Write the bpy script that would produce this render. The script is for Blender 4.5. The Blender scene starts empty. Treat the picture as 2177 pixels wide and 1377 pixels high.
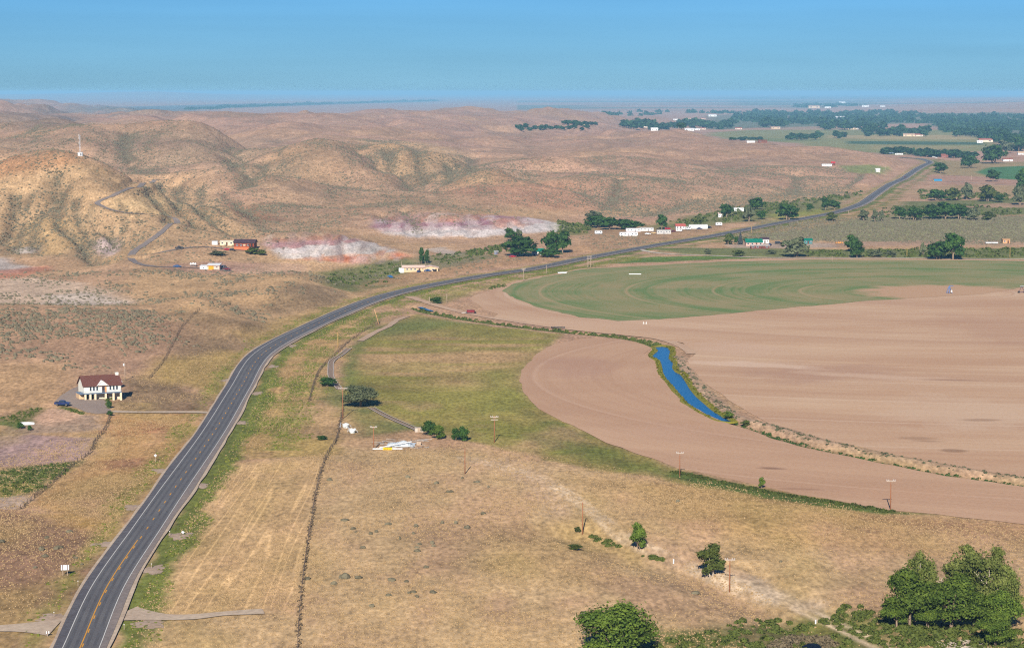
import bpy, bmesh, math, random
import numpy as np
from mathutils import Vector, Matrix

random.seed(7)
RNG = np.random.default_rng(11)
scene = bpy.context.scene
COL = scene.collection
R = math.radians

# ---------------------------------------------------------------- camera
FPX, IW, IH, YH = 4800.0, 2177.0, 1377.0, 195.0      # focal length and frame in photo pixels, eye-level row
CAMZ = 110.0
PITCH = math.atan((IH / 2 - YH) / FPX)
cam_data = bpy.data.cameras.new('camera')
cam = bpy.data.objects.new('camera', cam_data)
COL.objects.link(cam)
cam_data.sensor_width = 36.0
cam_data.lens = 36.0 * FPX / IW
cam_data.clip_start = 1.0
cam_data.clip_end = 200000.0
cam.location = (0, 0, CAMZ)
cam.rotation_euler = (math.pi / 2 - PITCH, 0, 0)
scene.camera = cam

# ---------------------------------------------------------------- sky and sun
SUN_EL, SUN_AZ = R(27), R(6.0)      # the sun stands behind the camera, a little to the left
world = bpy.data.worlds.new('World')
scene.world = world
world.use_nodes = True
wn, wl = world.node_tree.nodes, world.node_tree.links
bg = wn['Background']
sky = wn.new('ShaderNodeTexSky')
sky.sky_type = 'NISHITA'
sky.sun_disc = False
sky.sun_elevation = SUN_EL
sky.sun_rotation = math.pi + SUN_AZ
sky.air_density = 1.0
sky.dust_density = 0.0
sky.ozone_density = 10.0
sky.altitude = 0
tint = wn.new('ShaderNodeMix')
tint.data_type = 'RGBA'
tint.blend_type = 'MULTIPLY'
tint.inputs[0].default_value = 1.0
tint.inputs[7].default_value = (0.355, 0.60, 0.83, 1)
wl.new(sky.outputs[0], tint.inputs[6])
# faint streaks of thin high cloud
wtc = wn.new('ShaderNodeTexCoord'); wmp = wn.new('ShaderNodeMapping'); wmp.inputs['Scale'].default_value = (5, 5, 90)
wnz = wn.new('ShaderNodeTexNoise'); wnz.inputs['Scale'].default_value = 1.0; wnz.inputs['Detail'].default_value = 5
wmr = wn.new('ShaderNodeMapRange'); wmr.inputs[1].default_value = .35; wmr.inputs[2].default_value = .75; wmr.inputs[3].default_value = 1.0; wmr.inputs[4].default_value = 1.10
wsc = wn.new('ShaderNodeVectorMath'); wsc.operation = 'SCALE'
wl.new(wtc.outputs['Generated'], wmp.inputs[0]); wl.new(wmp.outputs[0], wnz.inputs['Vector']); wl.new(wnz.outputs[0], wmr.inputs[0])
wl.new(tint.outputs[2], wsc.inputs[0]); wl.new(wmr.outputs[0], wsc.inputs['Scale'])
wl.new(wsc.outputs[0], bg.inputs['Color'])
bg.inputs['Strength'].default_value = 0.05

sun_data = bpy.data.lights.new('sun', 'SUN')
sun_data.energy = 5.0
sun_data.angle = R(0.5)
sun_data.color = (1.0, 0.93, 0.82)
sun = bpy.data.objects.new('sun', sun_data)
COL.objects.link(sun)
sun_dir = Vector((-math.sin(SUN_AZ) * math.cos(SUN_EL), -math.cos(SUN_AZ) * math.cos(SUN_EL), math.sin(SUN_EL)))
sun.rotation_euler = sun_dir.to_track_quat('Z', 'Y').to_euler()
sun.location = (0, -200, 400)

scene.view_settings.view_transform = 'Standard'
scene.view_settings.look = 'None'
scene.view_settings.gamma = 1.0
scene.view_settings.exposure = 1.06
scene.view_settings.use_curve_mapping = False
scene.render.engine = 'CYCLES'
scene.cycles.use_denoising = False
scene.cycles.pixel_filter_type = 'BLACKMAN_HARRIS'
scene.cycles.filter_width = 1.2
try:
    scene.cycles.denoiser = 'OPENIMAGEDENOISE'
except Exception:
    pass
scene.cycles.max_bounces = 4
scene.cycles.diffuse_bounces = 2
scene.cycles.glossy_bounces = 2
scene.cycles.transmission_bounces = 2
scene.cycles.transparent_max_bounces = 4
scene.cycles.volume_bounces = 0
# ---------------------------------------------------------------- terrain heights
def lerp(a, b, t):
    return a + (b - a) * t

def _hash(ix, iy, seed):
    h = (ix * 374761393 + iy * 668265263 + seed * 982451653) & 0x7fffffff
    h = ((h ^ (h >> 13)) * 1274126177) & 0x7fffffff
    return ((h ^ (h >> 16)) & 0xffff) / 65535.0

def vnoise(x, y, seed=0):
    ix, iy = np.floor(x).astype(np.int64), np.floor(y).astype(np.int64)
    fx, fy = x - ix, y - iy
    fx, fy = fx * fx * (3 - 2 * fx), fy * fy * (3 - 2 * fy)
    a, b = _hash(ix, iy, seed), _hash(ix + 1, iy, seed)
    c, d = _hash(ix, iy + 1, seed), _hash(ix + 1, iy + 1, seed)
    return lerp(lerp(a, b, fx), lerp(c, d, fx), fy) * 2 - 1

def fbm(x, y, seed=0, octv=4, gain=0.5):
    t, a, s = 0, 1.0, 0
    for k in range(octv):
        t = t + vnoise(x * 2 ** k + 17.3 * k, y * 2 ** k - 9.1 * k, seed + k) * a
        s += a
        a *= gain
    return t / s

CP, SP = math.cos(PITCH), math.sin(PITCH)
def ray(px, py):                     # slope of a view ray: X per Y and Z per Y
    dx, dy = (px - IW / 2) / FPX, (IH / 2 - py) / FPX
    fy = CP + dy * SP
    return dx / fy, (-SP + dy * CP) / fy

def topx(X, Y, Z):                   # world point to photo pixel
    X, Y, Z = np.asarray(X, float), np.asarray(Y, float), np.asarray(Z, float) - CAMZ
    d = Y * CP - Z * SP
    return IW / 2 + FPX * X / d, IH / 2 - FPX * (Y * SP + Z * CP) / d

rows = []
for a, b, st in ((170, 440, .02), (440, 1200, .0024), (1200, 2800, .0022), (2800, 6000, .005), (6000, 20000, .012), (20000, 80000, .03)):
    n = int(round(math.log(b / a) / st))
    rows += list(np.exp(np.linspace(math.log(a), math.log(b), n, endpoint=False)))
rows.append(80000.0)
YR = np.array(rows)
NC = 730
SC = np.linspace(-0.40, 0.40, NC)
NR = len(YR)
DS = SC[1] - SC[0]
GX = YR[:, None] * SC[None, :]
GY = np.repeat(YR[:, None], NC, 1)

# control points by photo column: (row, distance) seen on the surface, or (None, distance, height) behind a crest
COLS = {
 0: [(1000, 656), (900, 749), (800, 840), (700, 960), (648, 1040), (None, 1130, 3), (630, 1180), (590, 1300), (560, 1400), (545, 1440),
     (480, 1530), (400, 1620), (350, 1700), (None, 1900, 22), (330, 2300), (290, 2750), (275, 3300), (232, 5500), (None, 7500, 30), (210, 12000), (None, 18000, 10)],
 150: [(900, 749), (850, 798), (800, 855), (720, 950), (650, 1050), (None, 1130, 2), (610, 1237), (560, 1400), (540, 1430), (470, 1520),
       (400, 1590), (325, 1680), (None, 1950, 24), (300, 2500), (262, 3000), (None, 3400, 32), (250, 5000), (243, 5500), (None, 8000, 25), (None, 14000, 20)],
 300: [(800, 873), (700, 990), (650, 1080), (None, 1130, 2), (600, 1250), (570, 1340), (545, 1410), (480, 1510), (430, 1580), (385, 1670),
       (None, 1850, 18), (340, 2350), (300, 2550), (275, 2700), (None, 3100, 28), (262, 4200), (240, 5000), (None, 7000, 20), (None, 14000, 5)],
 450: [(800, 873), (700, 1030), (650, 1120), (610, 1230), (575, 1330), (540, 1420), (500, 1510), (450, 1590), (410, 1690), (None, 1830, 15),
       (375, 2080), (330, 2400), (280, 2650), (None, 3100, 26), (260, 4200), (243, 5000), (None, 7000, 15)],
 600: [(750, 951), (680, 1089), (640, 1180), (605, 1240), (575, 1380), (545, 1432), (505, 1515), (None, 1610, 6), (480, 1720), (440, 1850),
       (400, 2000), (350, 2300), (325, 2450), (None, 2700, 24), (285, 3300), (250, 5000), (None, 7000, 10)],
 700: [(620, 1242), (570, 1408), (553, 1440), (500, 1545), (None, 1650, 5), (470, 1790), (430, 1930), (400, 2080), (350, 2280), (298, 2480),
       (None, 2800, 24), (270, 4000), (245, 5200), (None, 7000, 10)],
 830: [(562, 1440), (548, 1470), (530, 1510), (None, 1580, 1), (495, 1735), (470, 1790), (445, 1860), (420, 2000), (395, 2140), (350, 2330), (300, 2480), (None, 2800, 24),
       (280, 3600), (238, 6000), (None, 8000, 5)],
 950: [(540, 1530), (500, 1731), (470, 1780), (450, 1840), (420, 2030), (395, 2170), (360, 2330), (325, 2500), (None, 2750, 20), (290, 3600),
       (260, 5000), (235, 6500), (None, 8500, 5)],
 1100: [(520, 1625), (490, 1790), (470, 1850), (440, 1980), (410, 2120), (375, 2400), (345, 2900), (310, 3500), (280, 4600), (250, 6000), (233, 7000), (None, 9000, 5)],
 1230: [(500, 1731), (465, 1955), (430, 2080), (400, 2230), (360, 2600), (330, 3100), (300, 3800), (290, 4300), (270, 5200), (250, 6500), (240, 7500), (None, 10000, 5)],
 1450: [(470, 1920), (445, 2112), (420, 2250), (380, 2500), (340, 3000), (310, 3600), (284, 4200), (None, 4700, 8), (None, 6000, 2)],
 1600: [(470, 1920), (435, 2200), (400, 2450), (360, 2800), (330, 3200), (300, 3700), (None, 4200, 8), (None, 5000, 0)],
 1750: [(455, 2030), (412, 2433), (380, 2700), (350, 3000), (318, 3400), (None, 3900, 5), (None, 4500, 0)],
 1880: [(395, 2640), (365, 3050), (345, 3200), (335, 3350), (None, 3600, 2), (None, 4000, 0)],
}
cu, cv, cz = [], [], []
def addc(px, Y, z):
    cu.append(px); cv.append(Y); cz.append(z)
for px, prof in COLS.items():
    for e in prof:
        if e[0] is None:
            addc(px, e[1], e[2])
        else:
            addc(px, e[1], CAMZ + e[1] * ray(px, e[0])[1])
            if px == 0:
                addc(-450, e[1], CAMZ + e[1] * ray(px, e[0])[1])
        if px == 0 and e[0] is None:
            addc(-450, e[1], e[2])
for px in range(-820, 3100, 220):
    for Y in (170, 280, 360, 460, 560):
        addc(px, Y, 0)
for px in (650, 850, 1100, 1350, 1600, 1850, 2100, 2400, 2750):
    for Y in (680, 820, 1000, 1180, 1400):
        if px > 650 or Y < 1050:
            addc(px, Y, 0)
for px in (350, 480):
    for Y in (660, 760):
        addc(px, Y, 0)
for px in (1350, 1600, 1850, 2100, 2400, 2750):
    for Y in (1600, 1850):
        addc(px, Y, 0)
for px in (2000, 2150, 2400, 2750):
    for Y in (2200, 2700, 3300, 4000, 5000, 6500, 8500):
        addc(px, Y, 0)
for px in (1500, 1750):
    for Y in (5500, 7500, 10000):
        addc(px, Y, 0)
for px in range(-500, 2900, 400):
    for Y in (24000, 80000):
        addc(px, Y, 0)
for px, py, Y in ((80, 214, 30000), (200, 200, 40000), (330, 191, 42000), (450, 200, 42000), (560, 214, 36000), (2050, 226, 14000), (2177, 218, 15000), (2400, 214, 15000), (1850, 236, 12500), (2177, 208, 26000)):
    addc(px, Y, CAMZ + Y * ray(px, py)[1])
cu, cv, cz = np.array(cu, float), np.array(cv, float), np.array(cz, float)
UK, VK = 230.0, 0.20
P = np.stack([cu / UK, np.log(cv) / VK], 1)
D = np.sqrt(((P[:, None] - P[None]) ** 2).sum(2) + 0.06)
A = np.block([[D + np.eye(len(P)) * 0.0, np.ones((len(P), 1))], [np.ones((1, len(P))), np.zeros((1, 1))]])
W = np.linalg.solve(A, np.append(cz, 0))
ri = np.unique(np.append(np.arange(0, NR, 5), NR - 1))
ci = np.unique(np.append(np.arange(0, NC, 6), NC - 1))
qu = ((IW / 2 + FPX * SC[ci]) / UK)[None, :] + np.zeros((len(ri), 1))
qv = (np.log(YR[ri]) / VK)[:, None] + np.zeros((1, len(ci)))
Zc = np.full(qu.shape, W[-1])
for k in range(len(P)):
    Zc += W[k] * np.sqrt((qu - P[k, 0]) ** 2 + (qv - P[k, 1]) ** 2 + 0.06)
for _ in range(2):
    Zp = np.pad(Zc, 1, mode='edge')
    Zc = (Zp[:-2, 1:-1] + Zp[2:, 1:-1] + Zp[1:-1, :-2] + Zp[1:-1, 2:] + 4 * Zc) / 8
tmp = np.stack([np.interp(np.arange(NC), ci, r) for r in Zc])
Z = np.stack([np.interp(np.arange(NR), ri, tmp[:, k]) for k in range(NC)], 1)
Z = np.maximum(Z, -1.5)

def grid_h(X, Y):                    # height of the finished grid at world points
    X, Y = np.asarray(X, float), np.asarray(Y, float)
    fr = np.clip(np.interp(Y, YR, np.arange(NR)), 0, NR - 1.001)
    fc = np.clip((X / Y - SC[0]) / DS, 0, NC - 1.001)
    r, c = fr.astype(int), fc.astype(int)
    a, b = fr - r, fc - c
    return (Z[r, c] * (1 - a) * (1 - b) + Z[r + 1, c] * a * (1 - b) + Z[r, c + 1] * (1 - a) * b + Z[r + 1, c + 1] * a * b)

def gp(px, py, lift=0.0):            # photo pixel to the first point of ground on its view ray
    s, k = ray(px, py)
    f = min(max((s - SC[0]) / DS, 0), NC - 1.001)
    c = int(f); b = f - c
    prof = Z[:, c] * (1 - b) + Z[:, c + 1] * b
    d = prof - (CAMZ + YR * k)
    hit = np.nonzero(d >= 0)[0]
    i = int(hit[0]) if len(hit) else NR - 1
    if i == 0:
        Y = CAMZ / -k if k < 0 else YR[0]
        return Vector((s * Y, Y, lift))
    t = d[i - 1] / (d[i - 1] - d[i]) if d[i] != d[i - 1] else 0
    Y = YR[i - 1] + (YR[i] - YR[i - 1]) * t
    return Vector((s * Y, Y, float(grid_h(s * Y, Y)) + lift))

def catmull(pts, step):
    """smooth path through world points, about one sample per step metres (2-D)"""
    p = np.array([(q[0], q[1]) for q in pts], float)
    p = np.vstack([2 * p[0] - p[1], p, 2 * p[-1] - p[-2]])
    out = []
    for i in range(1, len(p) - 2):
        L = np.linalg.norm(p[i + 1] - p[i])
        n = max(2, int(L / step))
        t = np.linspace(0, 1, n, endpoint=False)[:, None]
        d0, d1, d2 = (np.linalg.norm(p[i] - p[i - 1]) ** .5 + 1e-6, np.linalg.norm(p[i + 1] - p[i]) ** .5 + 1e-6, np.linalg.norm(p[i + 2] - p[i + 1]) ** .5 + 1e-6)
        m1 = d1 * ((p[i] - p[i - 1]) / d0 - (p[i + 1] - p[i - 1]) / (d0 + d1) + (p[i + 1] - p[i]) / d1)
        m2 = d1 * ((p[i + 1] - p[i]) / d1 - (p[i + 2] - p[i]) / (d1 + d2) + (p[i + 2] - p[i + 1]) / d2)
        out.append((2 * t ** 3 - 3 * t ** 2 + 1) * p[i] + (t ** 3 - 2 * t ** 2 + t) * m1 + (-2 * t ** 3 + 3 * t ** 2) * p[i + 1] + (t ** 3 - t ** 2) * m2)
    out.append(p[-2][None])
    return np.vstack(out)

def resample(pts, step, closed=False):
    p = np.array([(q[0], q[1]) for q in pts], float)
    if closed:
        p = np.vstack([p, p[:1]])
    out = []
    for a, b in zip(p[:-1], p[1:]):
        n = max(1, int(np.linalg.norm(b - a) / step))
        out.append(a + (b - a) * np.linspace(0, 1, n, endpoint=False)[:, None])
    out.append(p[-1:])
    return np.vstack(out)

def window(x0, x1, y0, y1):
    r0 = max(0, int(np.searchsorted(YR, y0)) - 1)
    r1 = min(NR, int(np.searchsorted(YR, y1)) + 1)
    ys = [max(y0, YR[0]), max(y1, YR[0] + 1)]
    s = [x / y for x in (x0, x1) for y in ys]
    c0 = max(0, int((min(s) - SC[0]) / DS) - 1)
    c1 = min(NC, int((max(s) - SC[0]) / DS) + 2)
    return r0, r1, c0, c1

def path_dist(path, rad):
    """distance of every grid vertex to a dense path, its side (+ right of travel) and nearest index; inf beyond rad"""
    D2 = np.full((NR, NC), np.inf)
    SD = np.zeros((NR, NC)); NI = np.zeros((NR, NC), int)
    tg = np.gradient(path, axis=0)
    for k in range(len(path)):
        x, y = path[k]
        r0, r1, c0, c1 = window(x - rad, x + rad, y - rad, y + rad)
        if r0 >= r1 or c0 >= c1:
            continue
        dx, dy = GX[r0:r1, c0:c1] - x, GY[r0:r1, c0:c1] - y
        d2 = dx * dx + dy * dy
        sub = D2[r0:r1, c0:c1]
        m = d2 < sub
        sub[m] = d2[m]
        SD[r0:r1, c0:c1][m] = (dx * tg[k, 1] - dy * tg[k, 0])[m]
        NI[r0:r1, c0:c1][m] = k
    D_ = np.sqrt(D2)
    D_[D_ > rad] = np.inf
    return D_, SD, NI

def inside(poly, X, Y):
    p = np.array(poly, float)
    res = np.zeros(X.shape, bool)
    j = len(p) - 1
    for i in range(len(p)):
        (xi, yi), (xj, yj) = p[i], p[j]
        if yi != yj:
            res ^= ((yi > Y) != (yj > Y)) & (X < (xj - xi) * (Y - yi) / (yj - yi) + xi)
        j = i
    return res

def wpoly(pixels, n=4):
    """photo-pixel outline to a world outline on the ground"""
    out = []
    for i in range(len(pixels)):
        a, b = pixels[i], pixels[(i + 1) % len(pixels)]
        for k in range(n):
            t = k / n
            g = gp(a[0] + (b[0] - a[0]) * t, a[1] + (b[1] - a[1]) * t)
            out.append((g.x, g.y))
    return out

def zone_mask(poly, soft, wob=0.0, seed=0):
    """0..1 mask over the grid of a world outline with a soft, slightly wandering edge"""
    p = np.array(poly)
    x0, y0 = p.min(0) - soft * 2 - wob; x1, y1 = p.max(0) + soft * 2 + wob
    r0, r1, c0, c1 = window(x0, x1, y0, y1)
    M_ = np.zeros((NR, NC))
    if r0 >= r1 or c0 >= c1:
        return M_
    X, Y = GX[r0:r1, c0:c1].copy(), GY[r0:r1, c0:c1].copy()
    if wob:
        X2 = X + wob * fbm(X / (wob * 4), Y / (wob * 4), seed, 3)
        Y2 = Y + wob * 2 * fbm(X / (wob * 4), Y / (wob * 4), seed + 50, 3)
        X, Y = X2, Y2
    ins = inside(poly, X, Y)
    if soft <= 0:
        M_[r0:r1, c0:c1] = ins
        return M_
    d2 = np.full(X.shape, 1e18)
    seg = np.vstack([p, p[:1]])
    for a, b in zip(seg[:-1], seg[1:]):
        ab = b - a
        L2 = float(ab @ ab) + 1e-9
        t = np.clip(((X - a[0]) * ab[0] + (Y - a[1]) * ab[1]) / L2, 0, 1)
        d2 = np.minimum(d2, (X - a[0] - t * ab[0]) ** 2 + (Y - a[1] - t * ab[1]) ** 2)
    sd = np.sqrt(d2) * np.where(ins, 1, -1)
    t = np.clip(sd / soft * 0.5 + 0.5, 0, 1)
    M_[r0:r1, c0:c1] = t * t * (3 - 2 * t)
    return M_

# gullies, each a line of photo pixels with depth and half width in metres
GULLIES = [
 ([(35, 386), (26, 444), (10, 469), (0, 489)], 6, 11), ([(160, 395), (165, 430), (180, 455), (205, 490)], 4, 8), ([(-40, 390), (-50, 440), (-60, 500)], 5, 12), ([(232, 455), (238, 480), (236, 500)], 3, 7), ([(70, 385), (52, 430), (40, 480), (30, 520)], 4, 10),
 ([(122, 347), (112, 386), (80, 434), (69, 469), (90, 508), (96, 521)], 6, 13),
 ([(135, 379), (122, 428), (141, 463), (174, 492), (193, 524), (222, 547)], 7, 14),
 ([(193, 437), (212, 469), (244, 492), (257, 514)], 5, 11), ([(260, 420), (265, 450), (262, 480)], 2.5, 8), ([(290, 440), (296, 470), (290, 490)], 2, 7),
 ([(309, 392), (347, 428), (370, 457)], 4, 9), ([(338, 389), (386, 428), (415, 460), (428, 476)], 5, 10),
 ([(379, 389), (428, 424), (463, 457), (502, 485), (527, 502)], 6, 12), ([(424, 396), (457, 424), (490, 450)], 3.5, 9), ([(476, 405), (515, 432), (550, 455)], 3, 9),
 ([(768, 299), (800, 321), (806, 347), (819, 363)], 7, 20), ([(822, 302), (835, 331), (867, 360), (899, 386), (925, 395)], 9, 24),
 ([(885, 312), (893, 340), (905, 370)], 6, 18), ([(957, 334), (957, 386)], 5, 18), ([(1005, 331), (999, 380)], 5, 18),
 ([(560, 350), (540, 375), (525, 395)], 5, 22), ([(275, 290), (265, 320), (280, 345)], 6, 25), ([(500, 330), (505, 355), (520, 380)], 5, 22),
 ([(1480, 420), (1420, 440), (1370, 455)], 2.5, 12), ([(1320, 390), (1300, 420), (1290, 440)], 3, 14), ([(1700, 370), (1690, 395), (1680, 410)], 3, 14),
 ([(1832, 370), (1820, 385), (1795, 398)], 3, 8), ([(860, 440), (880, 465), (890, 490)], 3, 8), ([(810, 450), (830, 470)], 2, 7),
]
GULLY = np.zeros((NR, NC))
SMOOTH0 = Z.copy()
for px, dep, wid in GULLIES:
    pa = catmull([gp(*q) for q in px], 4.0)
    d, _, _ = path_dist(pa, wid * 2.6)
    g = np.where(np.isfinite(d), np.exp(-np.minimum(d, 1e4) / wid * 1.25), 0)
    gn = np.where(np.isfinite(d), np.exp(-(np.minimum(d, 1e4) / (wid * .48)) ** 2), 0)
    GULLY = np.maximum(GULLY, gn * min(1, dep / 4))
    Z -= 1.7 * dep * g
for px, hgt, wid in (([(640, 600), (625, 615), (600, 645)], 6.0, 22), ([(425, 655), (455, 680), (510, 712)], 5.5, 18), ([(1850, 372), (1840, 395)], 4, 25)):
    d, _, _ = path_dist(catmull([gp(*q) for q in px], 4.0), wid * 2.6)
    Z += np.where(np.isfinite(d), hgt * np.exp(-(np.minimum(d, 1e4) / wid) ** 2), 0)

hilly = np.clip((SMOOTH0 - 3) / 18, 0, 1)
TOWER = zone_mask(wpoly([(-300, 380), (0, 360), (60, 340), (165, 330), (280, 385), (420, 395), (560, 450), (540, 505), (380, 520), (230, 550), (0, 545), (-300, 545)], 3), 40)
far = np.clip((GY - 2600) / 2500, 0, 1)
warp = fbm(GX / 260, GY / 260, 5, 3) * 60
n1 = np.abs(fbm((GX + warp) / 170, (GY - warp) / 260, 21, 4)) - 0.18
n2 = np.abs(fbm((GX - warp) / 48, (GY + warp) / 80, 31, 3)) - 0.2
bv = vnoise((GX + 1.3 * warp) / 125, (GY - 1.3 * warp) / 190, 23)
Z += hilly * (1 - far) * (1 - .8 * TOWER) * (n1 * 9 + n2 * 2.0 + 17 * (np.abs(bv) - .25))
# eroded flutes: sharp V-shaped runnels down the faces of the hills
def runnels(wx, wy, seed, sharp=3.0, skew=0.0):
    q = fbm((GX + skew * GY + .35 * warp) / wx, (GY - warp) / wy, seed, 2, .4)
    return np.clip(1 - sharp * np.abs(q), 0, 1) ** 1.4
r_a = runnels(46, 320, 151); r_b = runnels(24, 150, 152, 3.2); r_c = runnels(60, 260, 153, 3.0, .45)
face = np.clip((SMOOTH0 - 7) / 14, 0, 1) * (1 - far)
pxg = IW / 2 + FPX * GX / GY
rside = np.clip((pxg - 290) / 90, 0, 1) * TOWER
RUN = face * np.maximum(r_a * (1 - rside), r_c * np.maximum(rside, .55))
Z -= RUN * (.9 + .8 * TOWER) + face * r_b * (.35 + .35 * TOWER)
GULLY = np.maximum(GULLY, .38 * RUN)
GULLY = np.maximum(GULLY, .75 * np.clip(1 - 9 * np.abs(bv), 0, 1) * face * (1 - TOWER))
BAD = np.maximum(zone_mask(wpoly([(560, 500), (640, 490), (740, 500), (840, 528), (875, 548), (800, 560), (680, 556), (600, 545)], 3), 14),
                 zone_mask(wpoly([(760, 462), (900, 455), (1010, 462), (1120, 468), (1205, 480), (1205, 492), (1080, 498), (1000, 503), (860, 503)], 3), 14))
r_d = runnels(11, 90, 154, 2.6)
Z += BAD * (1.8 - 2.6 * r_d)
n3 = np.abs(fbm((GX + 2 * warp) / 190, (GY - 3 * warp) / 900, 41, 4)) - 0.2
Z += hilly * far * np.clip(1 - (GY - 9000) / 9000, 0, 1) * (n3 * 48)
Z += (1 - hilly) * fbm(GX / 55, GY / 90, 61, 3) * 0.45 * np.clip((GY - 250) / 300, 0, 1) * np.clip(1 - (GY - 1500) / 3000, 0, 1)
# ---------------------------------------------------------------- materials
LIGHT = 1.6                              # how much brighter a sunlit matt surface shows than its albedo
def lin(c):
    c = np.asarray(c, float) / 255.0
    return np.where(c <= 0.04045, c / 12.92, ((c + 0.055) / 1.055) ** 2.4)
def earth(c):
    c = lin(c) / LIGHT
    g = c @ np.array((.3, .59, .11))
    return c + (g - c) * .07
def alb(c):
    return np.minimum(lin(c) / LIGHT, 0.5)
def rgba(c, e=False):
    a = earth(c) if e else alb(c)
    return (float(a[0]), float(a[1]), float(a[2]), 1.0)

MATS = {}
def new_mat(name):
    m = bpy.data.materials.new(name)
    m.use_nodes = True
    b = m.node_tree.nodes['Principled BSDF']
    b.inputs['Specular IOR Level'].default_value = 0.15
    return m, m.node_tree.nodes, m.node_tree.links, b

def noise(n, l, vec, scale, detail=3, rough=0.55):
    t = n.new('ShaderNodeTexNoise')
    t.inputs['Scale'].default_value = scale
    t.inputs['Detail'].default_value = detail
    t.inputs['Roughness'].default_value = rough
    l.new(vec, t.inputs['Vector'])
    return t

def maprange(n, l, val, a, b, c, d):
    m = n.new('ShaderNodeMapRange')
    m.inputs[1].default_value, m.inputs[2].default_value, m.inputs[3].default_value, m.inputs[4].default_value = a, b, c, d
    l.new(val, m.inputs[0])
    return m.outputs[0]

def mixc(n, l, fac, a, b, mode='MIX'):
    m = n.new('ShaderNodeMix')
    m.data_type = 'RGBA'
    m.blend_type = mode
    for sock, v in ((m.inputs[0], fac), (m.inputs[6], a), (m.inputs[7], b)):
        if isinstance(v, bpy.types.NodeSocket):
            l.new(v, sock)
        elif isinstance(v, (int, float)):
            sock.default_value = v
        else:
            sock.default_value = v
    return m.outputs[2]

def mth(n, l, op, a, b=None):
    m = n.new('ShaderNodeMath')
    m.operation = op
    for i, v in enumerate((a, b)):
        if v is None:
            continue
        if isinstance(v, bpy.types.NodeSocket):
            l.new(v, m.inputs[i])
        else:
            m.inputs[i].default_value = v
    return m.outputs[0]

def M(name, col, rough=0.8, var=0.18, scale=1.5, metal=0.0, spec=0.15, bump=0.0):
    """plain painted / wooden / mineral surface with a little procedural unevenness"""
    if name in MATS:
        return MATS[name]
    m, n, l, b = new_mat(name)
    tc = n.new('ShaderNodeTexCoord')
    t = noise(n, l, tc.outputs['Object'], scale, 4)
    f = maprange(n, l, t.outputs[0], 0.3, 0.7, 1 - var, 1 + var)
    c = n.new('ShaderNodeVectorMath'); c.operation = 'SCALE'
    c.inputs[0].default_value = rgba(col)[:3]
    l.new(f, c.inputs['Scale'])
    l.new(c.outputs[0], b.inputs['Base Color'])
    b.inputs['Roughness'].default_value = rough
    b.inputs['Metallic'].default_value = metal
    b.inputs['Specular IOR Level'].default_value = spec
    if bump:
        bp = n.new('ShaderNodeBump')
        bp.inputs['Strength'].default_value = bump
        bp.inputs['Distance'].default_value = 0.05
        l.new(t.outputs[0], bp.inputs['Height'])
        l.new(bp.outputs[0], b.inputs['Normal'])
    MATS[name] = m
    return m

def ground_mat(name, col, col2, grain=0.5, s1=0.6, s2=0.06, rough=0.95, ydir=False, bump=0.3, dark=0.25):
    """bare or paved ground: two tones mixed over tens of metres, finer grain on top"""
    m, n, l, b = new_mat(name)
    g = n.new('ShaderNodeNewGeometry')
    big = noise(n, l, g.outputs['Position'], s2, 4)
    c = mixc(n, l, maprange(n, l, big.outputs[0], .35, .65, 0, 1), rgba(col), rgba(col2))
    fine = noise(n, l, g.outputs['Position'], s1, 4, .65)
    f = maprange(n, l, fine.outputs[0], .25, .75, 1 - dark * grain, 1 + dark * grain)
    sc = n.new('ShaderNodeVectorMath'); sc.operation = 'SCALE'
    l.new(c, sc.inputs[0]); l.new(f, sc.inputs['Scale'])
    l.new(sc.outputs[0], b.inputs['Base Color'])
    b.inputs['Roughness'].default_value = rough
    bp = n.new('ShaderNodeBump')
    bp.inputs['Strength'].default_value = bump
    bp.inputs['Distance'].default_value = 0.15
    l.new(fine.outputs[0], bp.inputs['Height'])
    l.new(bp.outputs[0], b.inputs['Normal'])
    return m

def leaf_mat(name, col, col2, trans=0.3):
    if name in MATS:
        return MATS[name]
    m, n, l, b = new_mat(name)
    g = n.new('ShaderNodeNewGeometry')
    oi = n.new('ShaderNodeObjectInfo')
    tc = n.new('ShaderNodeTexCoord')
    cl = noise(n, l, tc.outputs['Object'], 3.5, 2)
    k = mth(n, l, 'ADD', mth(n, l, 'MULTIPLY', g.outputs['Random Per Island'], .55), maprange(n, l, cl.outputs[0], .3, .7, -.15, .6))
    c = mixc(n, l, k, rgba(col), rgba(col2))
    f = maprange(n, l, oi.outputs['Random'], 0, 1, .82, 1.2)
    sc = n.new('ShaderNodeVectorMath'); sc.operation = 'SCALE'
    l.new(c, sc.inputs[0]); l.new(f, sc.inputs['Scale'])
    l.new(sc.outputs[0], b.inputs['Base Color'])
    b.inputs['Roughness'].default_value = 0.75
    tr = n.new('ShaderNodeBsdfTranslucent')
    l.new(sc.outputs[0], tr.inputs['Color'])
    mx = n.new('ShaderNodeMixShader')
    mx.inputs[0].default_value = trans
    l.new(b.outputs[0], mx.inputs[1]); l.new(tr.outputs[0], mx.inputs[2])
    l.new(mx.outputs[0], n['Material Output'].inputs['Surface'])
    MATS[name] = m
    return m

# ---------------------------------------------------------------- mesh building
def link(name, me, mat=None, parent=None):
    o = bpy.data.objects.new(name, me)
    COL.objects.link(o)
    if mat is not None and me is not None:
        for mm in (mat if isinstance(mat, (list, tuple)) else [mat]):
            me.materials.append(mm)
    if parent is not None:
        o.parent = parent
    return o

def tag(o, label=None, cat=None, group=None, kind=None):
    for k, v in (('label', label), ('category', cat), ('group', group), ('kind', kind)):
        if v:
            o[k] = v
    return o

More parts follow.
